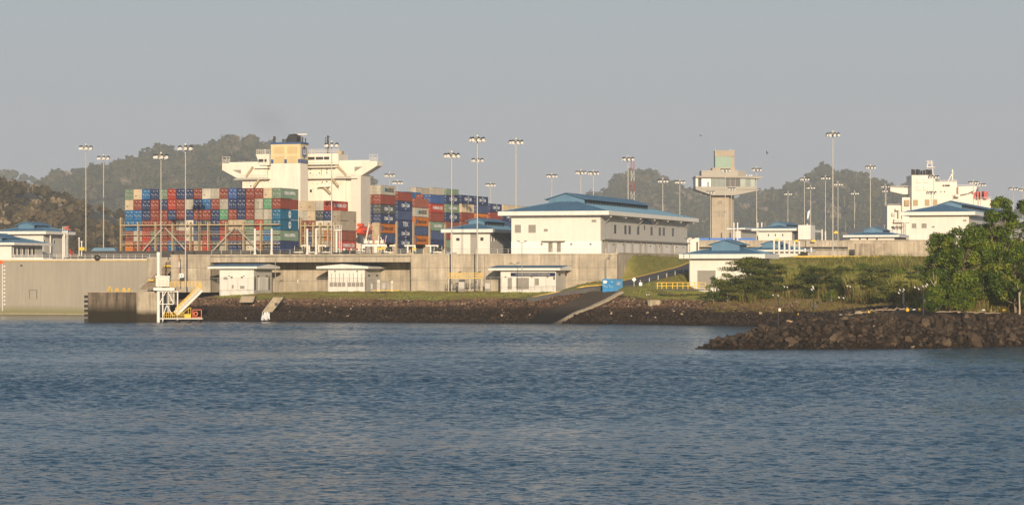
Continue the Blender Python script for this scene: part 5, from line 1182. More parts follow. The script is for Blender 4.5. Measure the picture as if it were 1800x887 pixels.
f = Fr(525, 494, 634); o = MB().box(-.3, .3, -.05, .05, -.45, .45, WHT).box(-.12, .12, -.07, -.05, -.25, .25, BLACKM).build("wall_sign", None, f.loc); o['label'] = "small white notice on the recessed wall between the two huts"; o['category'] = "sign"
f = Fr(706, 493, 640); o = MB().box(-.4, .4, -.05, .05, -.3, .3, YELL).build("wall_sign", None, (f.loc[0], 632, f.loc[2])); o['label'] = "small yellow warning plate in the right corner of the recess"; o['category'] = "sign"
# thin lamp standards
def lamp_standard(px, ptop, pbot, d, label, double=True, m=STEEL):
    f = Fr(px, pbot, d); T = thing("lamp_standard", f.loc, label, "lamp post", rz=0); h = f.z(ptop)
    MB().tube((0, 0, -.3), (0, 0, h), .11, m, .07).build("pole", T)
    for s_ in ((-1, 1) if double else (1,)):
        MB().bar((0, 0, h-.1), (s_*.8, 0, h+.25), .09, BLACKM).build("arm", T); MB().box(s_*.55 if s_ > 0 else -1.15, 1.15 if s_ > 0 else -.55, -.2, .2, h+.2, h+.38, BLACKM).build("lamp_head", T)
lamp_standard(917.5, 426, 509, 584, "thin double headed lamp post in front of the dark blue lettered sign")
lamp_standard(1212, 421, 500, 586, "double headed lamp post at the left corner of the store building")
lamp_standard(484, 446, 511, 603, "plain thin pole in front of the first hut", False)
lamp_standard(1066, 452, 509, 598, "plain thin pole against the quay wall behind the blue container", False)
lamp_standard(1473, 424, 470, 640, "pale thin post with floodlight in the tall grass before the chamber wall", False)
# ---------------------------------------------------------------- blue container on the slipway head
T = thing("shipping_container", (PX(1059, 562), 562, PZ(514.5, 562)), "bright blue container with white letters standing alone at the slipway head", "container")
s_ = 1.08
def scl(o): o.scale = (s_, s_*.53, s_); return o
CBL = mat("container_azure", (.02, .23, .50), .5, .1, .5, streak=.1)
o = scl(put("body", CB, T, (0, 0, .1))); setm(o, CBL)
for i in (0, 1): o = put("door", CD_, T, ((.135+i*1.085)*s_, 0, .25)); o.scale = (s_, s_, s_); setm(o, CBL)
MB().box(.2, .95, -.06, -.01, 2.1, 2.7, WHT).build("notice", T)
lt = put("lettering", text_mesh("GUPC", .95, WHT), T, (2.66, 3.6, 1.95)); lt.rotation_euler = (R(90), 0, R(90)); lt.scale = (1.25, 1, 1)
# ---------------------------------------------------------------- ramp road beside the wall
def road_strip(name, cl, half, m, lift=.05, zf=None, seg=None):
    mb = MB(); pts = []
    for i in range(len(cl)):
        a = Vector(cl[max(0, i-1)]); b = Vector(cl[min(len(cl)-1, i+1)]); d = (b-a).normalized(); n = Vector((-d.y, d.x))
        c = Vector(cl[i]); pts.append((c+n*half, c-n*half))
    return pts
ulist = list(np.linspace(66, -24, 24)); cl = [L(u, 7.7)[:2] for u in ulist]+[L(-29, 6.2)[:2], L(-33, 3)[:2], L(-35, -2)[:2], L(-36, -10)[:2]]
cl = [(a[0], a[1]) for a in cl]
pts = road_strip("road", cl, 3.3, None)
ASPH = mat("asphalt", (.085, .08, .078), .9, .15, .8)
mb = MB(); zs = []
for p_, q_ in pts:
    m_ = (p_+q_)/2; zs.append(float(max(ground_z(m_.x, m_.y), ground_z(p_.x, p_.y), ground_z(q_.x, q_.y)))+.12)
zs = [zs[0]]+[(zs[i-1]+zs[i]+zs[i+1])/3 for i in range(1, len(zs)-1)]+[zs[-1]]
for i in range(len(pts)-1):
    (a, b), (c, d) = pts[i], pts[i+1]; mb.poly([(a.x, a.y, zs[i]), (b.x, b.y, zs[i]), (d.x, d.y, zs[i+1]), (c.x, c.y, zs[i+1])], ASPH)
    mb.poly([(a.x, a.y, zs[i]), (c.x, c.y, zs[i+1]), (c.x, c.y, zs[i+1]-1), (a.x, a.y, zs[i]-1)], ASPH); mb.poly([(b.x, b.y, zs[i]-1), (d.x, d.y, zs[i+1]-1), (d.x, d.y, zs[i+1]), (b.x, b.y, zs[i])], ASPH)
struct("road", mb)
side = 0 if (pts[5][0]-Vector(L(0, 0)[:2])).length < (pts[5][1]-Vector(L(0, 0)[:2])).length else 1
T = thing("road_kerb", (pts[0][side].x, pts[0][side].y, zs[0]), "yellow painted kerb along the wall side of the ramp road", "kerb", rz=0); o0 = Vector((pts[0][side].x, pts[0][side].y, zs[0]))
YK = mat("kerb_yellow", (.62, .42, .08), .8, .15, 1)
for i in range(len(pts)-1):
    a, b = pts[i][side], pts[i+1][side]; MB().bar(Vector((a.x, a.y, zs[i]+.1))-o0, Vector((b.x, b.y, zs[i+1]+.1))-o0, .3, YK).build("kerbstone", T)
os_ = 1-side
T = thing("guard_rail", (pts[0][os_].x, pts[0][os_].y, zs[0]), "dark guard rail on white posts along the outer side of the ramp road", "guard rail", rz=0); o0 = Vector((pts[0][os_].x, pts[0][os_].y, zs[0]))
me = MB().box(-.06, .06, -.06, .06, -.5, .8, CREAM).mesh("post")
for i in range(len(pts)-5):
    a, b = Vector((*pts[i][os_], zs[i]))-o0, Vector((*pts[i+1][os_], zs[i+1]))-o0
    put("post", me, T, a) if i % 2 == 0 else None; MB().bar(a+Vector((0, 0, .55)), b+Vector((0, 0, .55)), .07, mat("rail_dark", (.16, .14, .11), .7)).build("rail", T)
for px, py, lab in ((1126, 499, "white square sign on the grass below the ramp road"), (1115-.5, 491, "tilted white diamond sign beside the ramp road")):
    f = Fr(px, 507, 570); T = thing("road_sign", f.loc, lab, "sign", rz=0); MB().box(-.04, .04, -.04, .04, -.4, f.z(py), STEEL).build("post", T)
    o = MB().box(-.35, .35, -.06, -.02, -.35, .35, WHT).build("plate", T, (0, -.03, f.z(py))); o.rotation_euler = (0, R(45) if px < 1120 else 0, 0)
# footbridge with yellow rails
f = Fr(1180, 508, 560); T = thing("footbridge", f.loc, "dark flat footbridge with yellow railings in front of the store building", "bridge", rz=0)
MB().box(f.x(1163), f.x(1248), -.8, 1.6, f.z(510), f.z(507.5), BLACKM).build("deck", T)
me = MB().box(-.07, .07, -.07, .07, 0, f.z(496)-f.z(507.5), YELL).mesh("post")
for px in (1155, 1163, 1171, 1182, 1190, 1200, 1209, 1221, 1228, 1240): put("post", me, T, (f.x(px), -.7, f.z(507.5)))
for py in (496.5, 502): MB().box(f.x(1155), f.x(1240), -.75, -.65, f.z(py)-.05, f.z(py)+.07, YELL).build("rail", T)
MB().box(f.x(1237), f.x(1239), -.9, -.6, f.z(514), f.z(504), CONC).build("bollard", T)
# ---------------------------------------------------------------- slipway and outfalls
SLIP = mat("slipway_concrete", (.095, .072, .052), .9, .2, .6, streak=0, spec=.1, dirt=((.022, .017, .012), 1.8, 3.6, 1.5)); SLIPK = mat("slipway_kerb", (.42, .35, .25), .9, .15, .8, dirt=((.10, .075, .05), .3, 1.2, .8))
A1, A2, B1, B2 = Vector((17.0, 565, 0)), Vector((23.8, 560, 0)), Vector((1.0, 541.5, 0)), Vector((7.6, 538.5, 0))
n = 14; T = thing("slipway", (17, 560, 0), "concrete boat slipway with pale kerb sloping into the water below the blue container", "slipway", rz=0); o0 = Vector((17, 560, 0))
zl = []
for i in range(n+1):
    t = i/n; a = A1.lerp(B1, t); b = A2.lerp(B2, t); lin = 6.5*(1-t)-.5*t; zl.append(max(lin, float(np.max(ground_z(np.array([a.x, b.x, (a.x+b.x)/2]), np.array([a.y, b.y, (a.y+b.y)/2]))))+.12))
for i in range(n):
    a, b, c, d = A1.lerp(B1, i/n)-o0, A2.lerp(B2, i/n)-o0, A2.lerp(B2, (i+1)/n-.004)-o0, A1.lerp(B1, (i+1)/n-.004)-o0
    mb = MB(); z0, z1_ = zl[i], zl[i+1]
    mb.poly([(a.x, a.y, z0), (d.x, d.y, z1_), (c.x, c.y, z1_), (b.x, b.y, z0)][::-1], SLIP).poly([(d.x, d.y, z1_-1), (c.x, c.y, z1_-1), (c.x, c.y, z1_), (d.x, d.y, z1_)], SLIP).build("slab", T)
    MB().bar((b.x, b.y, z0-.2), (c.x, c.y, z1_-.2), 1.0, SLIPK, .45).build("kerb", T)
def outfall(px0, px1, pt, pb, skew, d, label, mouth=True):
    f = Fr((px0+px1)/2, pb, d); T = thing("outfall", f.loc, label, "outfall", rz=0); h = f.z(pt); s_ = f.x(px0+skew)-f.x(px0)
    zs_ = .8
    MB().prism([(f.x(px0), 0), (f.x(px1), 0), (f.x(px1)+s_, h), (f.x(px0)+s_, h)], -.6, 3.5, mat("outfall_concrete", (.36, .30, .21), .9, .25, .8, streak=.2)).build("apron", T)
    if mouth: MB().box(f.x(px1)-.6+s_*.45, f.x(px1)+.1+s_*.45, -.64, -.6, h*.42, h*.62, BLACKM).build("mouth", T)
outfall(461, 479, 522, 548, 20, 574, "slanted concrete outfall chute on the rocky bank below the first hut")
outfall(421, 445, 520, 531, 4, 583, "short broken concrete outfall on the bank left of the slanted chute", False)
f = Fr(467, 563, 568); m = MB(); rw = random.Random(2)
FO_ = mat("white_water", (.75, .75, .75), .4)
for i in range(40): x = rw.uniform(-1, 1); m.bar((x, rw.uniform(-.5, .5), rw.uniform(0, .5)), (x*.6+rw.uniform(-.3, .3), .8, rw.uniform(1.0, 2.0)), rw.uniform(.04, .14), FO_)
o = m.build("spill_water", None, f.loc); o['kind'] = 'stuff'; o['label'] = "white water spilling from the outfall over the rocks"; o['category'] = "water"
outfall(1140, 1163, 527, 541, -3, 548, "weathered tan cloth and timber heap on the bank under the footbridge", False)
# ---------------------------------------------------------------- control tower
f = Fr(1271, 418, 1300); T = thing("control_tower", f.loc, "concrete lock control tower with wide glazed cantilever deck", "tower", rz=0)
X, Z = f.x, f.z; dp = 9.0
CT = mat("tower_concrete", (.42, .35, .26), .9, .12, .15, streak=.15); CTG = mat("tower_grey", (.38, .35, .30), .8, .08, .2)
MB().box(X(1251), X(1281), 0, 12, -1, Z(343), CT).build("shaft", T)
MB().prism([(X(1281)+.01, 0.4), (X(1291), 4), (X(1291), 12), (X(1281)+.01, 12)], -1, Z(343), CT, axis='z').build("shaft_side", T)
MB().box(X(1260.5), X(1262), -.1, .0, Z(360), Z(352), CTG).build("relief_mark", T) if False else None
for py in (361, 402, 380): MB().box(X(1251), X(1281), -.06, .0, Z(py+.25), Z(py), CONCD).build("joint", T)
o = lettering("COCOLÍ", 1.7, CONCD, T, (X(1266), -.08, Z(373))); o = lettering("2016", 1.9, CONCD, T, (X(1266), -.08, Z(378.5)))
m = MB()
for i in range(3): m.bar((X(1262+i*3), -.1, Z(359)), (X(1264.5+i*1.5), -.1, Z(352.5)), .35, CONCD)
m.box(X(1261), X(1271), -.1, 0, Z(357), Z(356.3), CONCD); m.build("relief_emblem", T)
for px in (1267, 1283): MB().box(X(px), X(px+2.4), -.1, .0, 0, Z(409), BLACKM).build("doorway", T)
# cantilever deck: tapered underside, floor band, glazing, roof slab with pointed brim
MB().prism([(X(1221.5), Z(334.5)), (X(1338), Z(334)), (X(1338), Z(333)), (X(1293), Z(343)), (X(1248), Z(343))][:0] or [(X(1221.5), Z(333.5)), (X(1251), Z(343.5)), (X(1292), Z(343.5)), (X(1338), Z(334))], -5, 14, CTG).build("deck_underside", T)
MB().box(X(1221.5), X(1327), -5.2, 14, Z(333.4), Z(328.5), CTG).build("deck_floor", T)
GL2 = mat("tower_glass", (.22, .26, .24), .12, .2, .3); GL3 = mat("tower_glass_clear", (.36, .42, .38), .1, .1, .3)
MB().box(X(1221.5), X(1226), -5.0, 13, Z(328.5), Z(312.5), CREAM).build("end_wall", T)
MB().box(X(1226), X(1232), -4.2, -3.9, Z(328.5), Z(313), BLACKM).build("dark_opening", T)
MB().box(X(1232), X(1248.5), -4.4, -4.1, Z(328.5), Z(314), WHT).build("white_panel", T)
MB().box(X(1242), X(1245), -4.6, -4.4, Z(328.5), Z(320), LOUV).build("door", T)
for i, (a, b, g_) in enumerate([(1248.5, 1258, GL2), (1258, 1266, GL2), (1266, 1274, GL2), (1274, 1282, GLASS), (1282, 1291, GLASS), (1291, 1300, GLASS), (1300, 1309, GL3), (1309, 1318, GL2), (1318, 1325.5, GL3)]):
    MB().box(X(a)+.12, X(b)-.12, -4.8, -4.6, Z(328.3), Z(314), g_).build("window_pane", T); MB().box(X(b)-.12, X(b)+.12, -4.9, -4.6, Z(328.3), Z(314), CTG).build("mullion", T)
MB().box(X(1240), X(1325), -4.0, -3.8, Z(328.3), Z(314), mat("tower_interior", (.10, .11, .10), .8, .3, .4)).build("interior", T)
MB().prism([(X(1221), Z(309.8)), (X(1341), Z(311)), (X(1333), Z(314.5)), (X(1310), Z(313.5)), (X(1221), Z(313))][::-1], -6.5, 15, mat("tower_roof", (.36, .32, .27), .8, .06)).build("deck_roof", T)
MB().box(X(1232.5), X(1297), -2, 12, Z(309.8), Z(299.5), CTG).build("penthouse", T)
MB().box(X(1297)+.01, X(1310), 0, 12, Z(309.9), Z(300.5), LOUV).build("louvred_plant_room", T)
MB().box(X(1252), X(1292), -1, 10, Z(299.4), Z(295), CT).build("upper_step", T)
MB().box(X(1257), X(1285), 0, 8, Z(295), Z(267), mat("tower_green_glass", (.24, .34, .27), .6, .06, .2)).build("glazed_lift_head", T)
MB().box(X(1285)+.01, X(1291), .6, 8, Z(295), Z(267), CT).build("lift_head_side", T)
MB().box(X(1257)-.1, X(1291)+.1, -.2, 8.2, Z(267), Z(264.5), CT).box(X(1257)-.12, X(1291), -.12, -.02, Z(275), Z(267), CT).build("lift_head_cap", T)
for px, h in ((1284, 260), (1287, 262), (1291, 263), (1258, 262)): MB().tube((X(px), 2, Z(264.5)), (X(px), 2, Z(h)), .15, WHITE, .08).build("antenna", T)
for px in (1313, 1318, 1322): MB().tube((X(px), 2, Z(309.8)), (X(px), 2, Z(306.5)), .35, WHITE).build("roof_unit", T)
# blue hoarding at its foot
f = Fr(1280, 428, 1000); T = thing("blue_hoarding", f.loc, "bright blue hoarding panels at the foot of the control tower", "hoarding", rz=0)
me = MB().box(0.02, f.x(1290)-f.x(1280)-.02, 0, .2, 0, f.z(418), mat("hoarding_blue", (.03, .15, .50), .6, .1, .2)).mesh("panel")
for i in range(10): put("panel", me, T, (f.x(1228+i*10), 0, rng.uniform(-.1, .1)))
f = Fr(1215, 447, 745); o = MB().box(f.x(1207), f.x(1229), 0, 6, 0, f.z(418), CREAM).box(f.x(1224), f.x(1227), -.1, 0, 0, f.z(425), GLASS).build("gatehouse", None, f.loc); o['label'] = "small plain white block directly right of the large hall"; o['category'] = "building"
# telecom mast
f = Fr(1112, 352, 900); T = thing("lattice_mast", (f.loc[0], 900, PZ(445, 900)), "red and white lattice mast behind the hall roof", "mast", rz=0); zb = PZ(445, 900); Ht = PZ(282, 900)-zb
for k in range(9):
    z0, z1_ = Ht*k/9, Ht*(k+1)/9; w0 = .8-.35*k/9; w1 = .8-.35*(k+1)/9; mm = RED if k % 2 == 0 else WHITE; m = MB()
    for a, b in ((-1, -1), (1, -1), (1, 1), (-1, 1)): m.bar((a*w0, b*w0, z0), (a*w1, b*w1, z1_), .1, mm)
    for s_ in (-1, 1): m.bar((-w0*s_, -w0, z0), (w1*s_, -w1, z1_), .05, mm); m.bar((w0, -w0*s_, z0), (w1, w1*s_, z1_), .05, mm)
    m.build("lattice_section", T)
# flag
f = Fr(1424, 425, 1000); T = thing("flagpole", f.loc, "grey pole with a drooping white and dark flag", "flagpole", rz=0)
MB().tube((0, 0, 0), (0, 0, f.z(366)), .14, STEEL).build("pole", T)
MB().poly([(0, 0, f.z(368)), (-.9, .3, f.z(372)), (-1.2, .2, f.z(385)), (-.7, 0, f.z(384)), (-.3, .1, f.z(377))], WHT).poly([(-.1, .05, f.z(377)), (-.7, .1, f.z(382)), (-.5, .1, f.z(390)), (0, 0, f.z(388))], NAVY).build("flag", T)
# yellow umbrellas/markers on upper walls
for px, py, lab in ((1366, 422, "left"), (1400, 423.5, "middle"), (1430, 423.5, "right")):
    f = Fr(px, py, 768); o = MB().box(-.65, .65, -.2, .2, -.25, .25, YELL).box(-.3, .3, -.15, .15, .25, .4, YELL).build("yellow_marker", None, f.loc); o['label'] = f"small yellow marker block on the upper chamber wall, {lab} of three"; o['category'] = "marker"; o['group'] = "yellow markers on the upper wall"
f = Fr(1469, 418, 900); T = thing("sunshade", f.loc, "small yellow sunshade on the upper quay right of the tallest right mast", "sunshade", rz=0)
MB().prism([(-.9, 1.5), (.9, 1.5), (.3, 2.4), (-.3, 2.4)], -.8, .8, YELL).build("canopy", T); MB().tube((0, 0, 0), (0, 0, 1.6), .08, STEEL).build("pole", T)
# upper kerb line and road
f0 = [P(1395, 451.0, 648), P(1470, 450.8, 646), P(1560, 451.5, 642), P(1622, 454, 636), P(1700, 457, 630)]
T = thing("road_kerb", f0[0], "long yellow kerb line above the tall grass before the blank concrete wall", "kerb", rz=0)
for a, b in zip(f0[:-1], f0[1:]): MB().bar(Vector(a)-Vector(f0[0]), Vector(b)-Vector(f0[0]), .5, YK).build("kerbstone", T)
mb = MB()
for a, b in zip(f0[:-1], f0[1:]): mb.poly([a, b, (b[0]+3, b[1]+45, b[2]+.1), (a[0], a[1]+45, a[2]+.1)], ASPH)
struct("upper_road", mb)
f = Fr(1530, 443, 696); T = thing("stained_gate", (f.loc[0], 699.5, PZ(450, 700)), "stained pale steel bulkhead hanging in front of the blank concrete wall", "bulkhead", rz=0)
me = MB().box(.02, 1.35, -.3, 0, 0, PZ(428, 700)-PZ(450, 700), mat("bulkhead", (.40, .33, .25), .8, .25, .8, streak=.5)).mesh("plank")
for i in range(6): put("plank", me, T, (f.x(1503)+i*1.36, -2.5+.0*i, 0))
# ---------------------------------------------------------------- white tanker in the far lane
SHW2 = mat("tanker_white", (.70, .62, .54), .5, .05, .1, streak=.06)
f = Fr(1640, 420, 1060); T = thing("tanker_ship", f.loc, "white gas tanker superstructure in the far lock lane behind the trees", "ship", rz=0); X, Z = f.x, f.z
MB().box(X(1558), X(1760), 6, 120, -10, Z(372)*.55, SHW2).build("hull", T)
for (a, b, y0, y1, zt_, zb_) in ((1560, 1600, 0, 14, 361, 420), (1585, 1640, -2, 14, 347, 420), (1600, 1641, -4, 10, 308.5, 420), (1641, 1684, 2, 16, 319, 420), (1684, 1718, 3, 16, 327, 420), (1640, 1745, 4, 18, 349, 420), (1676, 1712, 1, 14, 341, 420)):
    MB().box(X(a), X(b), y0+.01*a % 1, y1, Z(zb_), Z(zt_), SHW2).build("deckhouse", T)
MB().prism([(X(1567), Z(328)), (X(1600), Z(330)), (X(1600), Z(341)), (X(1590), Z(341)), (X(1567), Z(336))], 3, 10, SHW2).build("bridge_wing", T)
MB().prism([(X(1684), Z(328)), (X(1716), Z(327)), (X(1716), Z(332)), (X(1700), Z(340)), (X(1684), Z(343))], -1, 6, SHW2).build("bridge_wing", T)
LV2 = mat("louvre_tan", (.42, .30, .17), .7, .1, .5)
for (a, b, c, d, mm, y) in ((1608, 1616.5, 315, 322.5, CREAM, -4), (1620.5, 1629, 315, 322.5, CREAM, -4), (1608, 1616.5, 327, 335, CREAM, -4), (1620.5, 1629, 327, 335, CREAM, -4), (1588.5, 1597, 351.5, 362, LV2, -2), (1602.5, 1610.5, 351.5, 362, LV2, -4), (1623, 1631, 351, 362, LV2, -4), (1637, 1644.5, 351, 362, LV2, -4), (1594, 1601, 369, 375, GREYW, -2), (1567, 1573, 374, 380, GREYW, 0)):
    o = MB().box(X(a), X(b), y-.35, y, Z(d), Z(c), mm).build("louvre", T); bl = MB()
    for i in range(4): bl.box(X(a), X(b), y-.5, y-.35, Z(d)+(Z(c)-Z(d))*(i+.3)/4, Z(d)+(Z(c)-Z(d))*(i+.6)/4, mm)
    bl.build("louvre_blades", o, kind="stuff")
for a in (1658.5, 1662.5, 1665.5, 1668.5): MB().box(X(a), X(a+2.6), 1.8, 2.1, Z(327), Z(324.3), BLACKM).build("bridge_window", T)
for a in (1640, 1646, 1655, 1661): MB().box(X(a), X(a+1.4), 1.8, 2.1, Z(337.5), Z(335.5), BLACKM).build("porthole", T)
me = MB().tube((0, 0, 0), (0, 0, Z(297)-Z(308.5)), .5, BLACKM, n=8).mesh("exhaust_pipe")
for a in (1604, 1607, 1612, 1614.5, 1617, 1622, 1624.5, 1628.5, 1631, 1633.5, 1636): o = put("exhaust_pipe", me, T, (X(a), rng.uniform(-2, 4), Z(308.5))); s_ = rng.uniform(.8, 1.25); o.scale = (s_, s_, rng.uniform(.8, 1.0))
m = MB()
for s_ in (-1, 1): m.bar((X(1637)+s_*1.6, 4, Z(312)), (X(1637)+s_*.7, 4, Z(282)), .3, SHW2)
for i in range(6): m.box(X(1637)-1.4, X(1637)+1.4, 3.8, 4.2, Z(308-i*5), Z(307.3-i*5), SHW2)
m.box(X(1631), X(1646), 3, 5, Z(294), Z(293), SHW2).box(X(1632), X(1642), 3, 5, Z(286), Z(285), SHW2); m.build("radar_mast", T)
m = MB(); m.bar((X(1677), 4, Z(319)), (X(1677), 4, Z(297)), .5, SHW2).bar((X(1669), 4, Z(319)), (X(1676), 4, Z(305)), .4, SHW2).box(X(1673), X(1682), 3, 5, Z(317), Z(316), SHW2).box(X(1675), X(1679), 3, 5, Z(303), Z(302), SHW2); m.build("signal_mast", T)
for (a, b, t_, bo) in ((1711, 1717, 338, 349), (1718, 1723, 336, 349), (1724, 1728, 337, 349), (1730.5, 1739, 336, 349)): MB().prism([(X(a)+.3, Z(bo)), (X(b)-.3, Z(bo)), (X(b), Z(t_)), (X(a), Z(t_))], 2, 8, mat("ventilator_red", (.42, .06, .06), .6, .1)).build("ventilator", T)
m = MB()
for (a, b, py) in ((1641, 1684, 319), (1684, 1718, 327), (1562, 1585, 361), (1567, 1600, 329), (1718, 1744, 349)):
    for i in range(int((b-a)/2.5)+1): m.box(X(a+i*2.5), X(a+i*2.5)+.1, 1.9, 2.0, Z(py), Z(py-2.6), SHW2)
    m.box(X(a), X(b), 1.9, 2.0, Z(py-2.3), Z(py-2.7), SHW2)
m.build("railing", T, kind="stuff")
for (a, b, c, d) in ((1571, 1584, 385, 388), (1570, 1600, 388.5, 391), (1573, 1580, 367, 370), (1678, 1686, 342, 346)): MB().box(X(a), X(b), -2.2, 0, Z(d), Z(c), SHW2).build("ledge", T)
for (x_, a, b) in ((1588, 391, 420), (1591, 391, 420), (1579, 370, 388)): MB().tube((X(x_), -2, Z(b)), (X(x_), -2, Z(a)), .25, CREAM, n=6).build("pipe", T)
f = Fr(1569, 415, 1000); T = thing("round_sign", f.loc, "round dark signal disc on a post before the tanker", "sign", rz=0); MB().tube((0, 0, 0), (0, 0, f.z(402)), .12, STEEL).build("post", T); MB().tube((0, -.1, f.z(399.5)), (0, .1, f.z(399.5)), .55, BLACKM, n=14).build("disc", T)
f = Fr(1578, 424, 880); T = thing("machinery_clutter", f.loc, "red lattice machinery beside the low pavilion on the wall", "machinery", rz=0); m = MB(); rw = random.Random(8)
for i in range(26): x = rw.uniform(-1.8, 3.2); m.bar((x, 0, rw.uniform(0, .8)), (x+rw.uniform(-.8, .8), 0, rw.uniform(.8, 1.9)), .14, [RED, RED, CREAM][i % 3])
m.build("frame", T)
# ---------------------------------------------------------------- birds
def bird(px, py, d, s_, roll, label):
    T = thing("bird", P(px, py, d), label, "bird", rz=R(50)); BK = mat("bird_dark", (.02, .02, .022), .8)
    m = MB(); n = 6
    for (a, ra, b, rb) in ((-.35, .03, -.15, .1), (-.15, .1, .1, .11), (.1, .11, .25, .06), (.25, .06, .33, .02)): m.tube((0, a, 0), (0, b, 0), ra, BK, rb, n=n)
    m.poly([(-.05, -.34, 0), (.05, -.34, 0), (.12, -.55, 0), (-.12, -.55, 0)], BK); m.build("body", T)
    for sg in (-1, 1):
        MB().poly([(0.05*sg, .14, .02), (.38*sg, .2, .14), (.75*sg, .02, .16), (.4*sg, -.05, .13), (.05*sg, -.1, .02)], BK).poly([(0.05*sg, .14, .0), (.05*sg, -.1, .0), (.4*sg, -.05, .12), (.75*sg, .02, .15), (.38*sg, .2, .12)], BK).build("wing", T)
    T.scale = (s_,)*3; T.rotation_euler[1] = roll
bird(1232, 238.5, 330, .42, .15, "small dark bird gliding in the sky left above the control tower")
bird(1348, 268.5, 330, .42, 1.2, "small dark bird banking steeply in the sky right of the control tower")

# ---------------------------------------------------------------- thin exhaust smoke drifting from the funnel
def smoke():
    m = bpy.data.materials.new("exhaust_smoke"); m.use_nodes = True; N = m.node_tree.nodes; K = m.node_tree.links; N.remove(N["Principled BSDF"])
    pv = N.new("ShaderNodeVolumePrincipled"); pv.inputs["Color"].default_value = (.25, .24, .25, 1)
    tc = N.new("ShaderNodeTexCoord"); gr = N.new("ShaderNodeTexGradient"); gr.gradient_type = 'SPHERICAL'; K.new(tc.outputs["Object"], gr.inputs[0])
    no = N.new("ShaderNodeTexNoise"); no.inputs["Scale"].default_value = 2.5; no.inputs["Detail"].default_value = 3; K.new(tc.outputs["Object"], no.inputs[0])
    a = N.new("ShaderNodeMath"); a.operation = 'MULTIPLY'; K.new(gr.outputs[0], a.inputs[0]); K.new(no.outputs[0], a.inputs[1]); b = N.new("ShaderNodeMath"); b.operation = 'MULTIPLY'; K.new(a.outputs[0], b.inputs[0]); b.inputs[1].default_value = .035
    K.new(b.outputs[0], pv.inputs["Density"]); K.new(pv.outputs[0], N["Material Output"].inputs["Volume"])
    mb = MB()
    for j in range(8):
        a0, a1 = -math.pi/2+math.pi*j/8, -math.pi/2+math.pi*(j+1)/8; mb.tube((0, 0, math.sin(a0)), (0, 0, math.sin(a1)), max(.001, math.cos(a0)), m, max(.001, math.cos(a1)), n=14, cap=False)
    o = mb.build("smoke", None, P(470, 212, 740)); o.scale = (9.5, 6, 5.5); o.rotation_euler = (0, R(28), 0); o['kind'] = 'stuff'; o['label'] = "faint grey exhaust smoke drifting left above the cream funnel"; o['category'] = "smoke"
smoke()
# ---------------------------------------------------------------- rocks
ROCKB = tintmat("bank_rock", [(.016, .011, .008), (.036, .024, .017), (.095, .055, .033), (.165, .098, .06), (.36, .27, .19)], .9, 0, scale=.3)
ROCKS = tintmat("spit_rock", [(.010, .008, .006), (.024, .017, .012), (.046, .032, .022), (.080, .056, .038), (.20, .15, .10)], .85, 0, scale=.4)
def rocks_bank():
    n = 52000; x = rng.uniform(-100, 62, n); y = rng.uniform(500, 655, n); d = shore_dist(x, y)+vnoise(x, y, 5, 31)*1.6
    k = (d > -.5) & (d < 23+vnoise(x, y, 9, 32)*4) & ((x > -78) | (y < 640)); x, y, d = x[k], y[k], d[k]
    # keep clear of the slipway
    ax, ay, bx, by = 20.4, 562.5, 4.3, 540; t = np.clip(((x-ax)*(bx-ax)+(y-ay)*(by-ay))/((bx-ax)**2+(by-ay)**2), 0, 1); k = np.hypot(x-ax-t*(bx-ax), y-ay-t*(by-ay)) > 4.3
    x, y, d = x[k], y[k], d[k]; z = ground_z(x, y); r = rng.uniform(.12, .36, len(x))*(1+.25*(d < 7)); c = np.stack([x, y, z+r*.25], 1)
    v, f = blobs(c, r, .8)
    tide = np.clip((z-2.7+vnoise(x, y, 3, 40)*.3)/.9, 0, 1)
    tint = .16+.52*tide+rng.uniform(-.14, .16, len(x)); w_ = rng.uniform(size=len(x)); tint[(w_ < .012)] = 1.1; tint[z < .5] = .0
    bigmesh("riprap", v, f, ROCKB, np.repeat(tint, 20), label="broken rock facing the main bank, dark below the tide line and reddish above", category="riprap", kind="stuff")
rocks_bank()
BW = put("breakwater", None, None, (40, 365, 0)); BW['kind'] = 'structure'
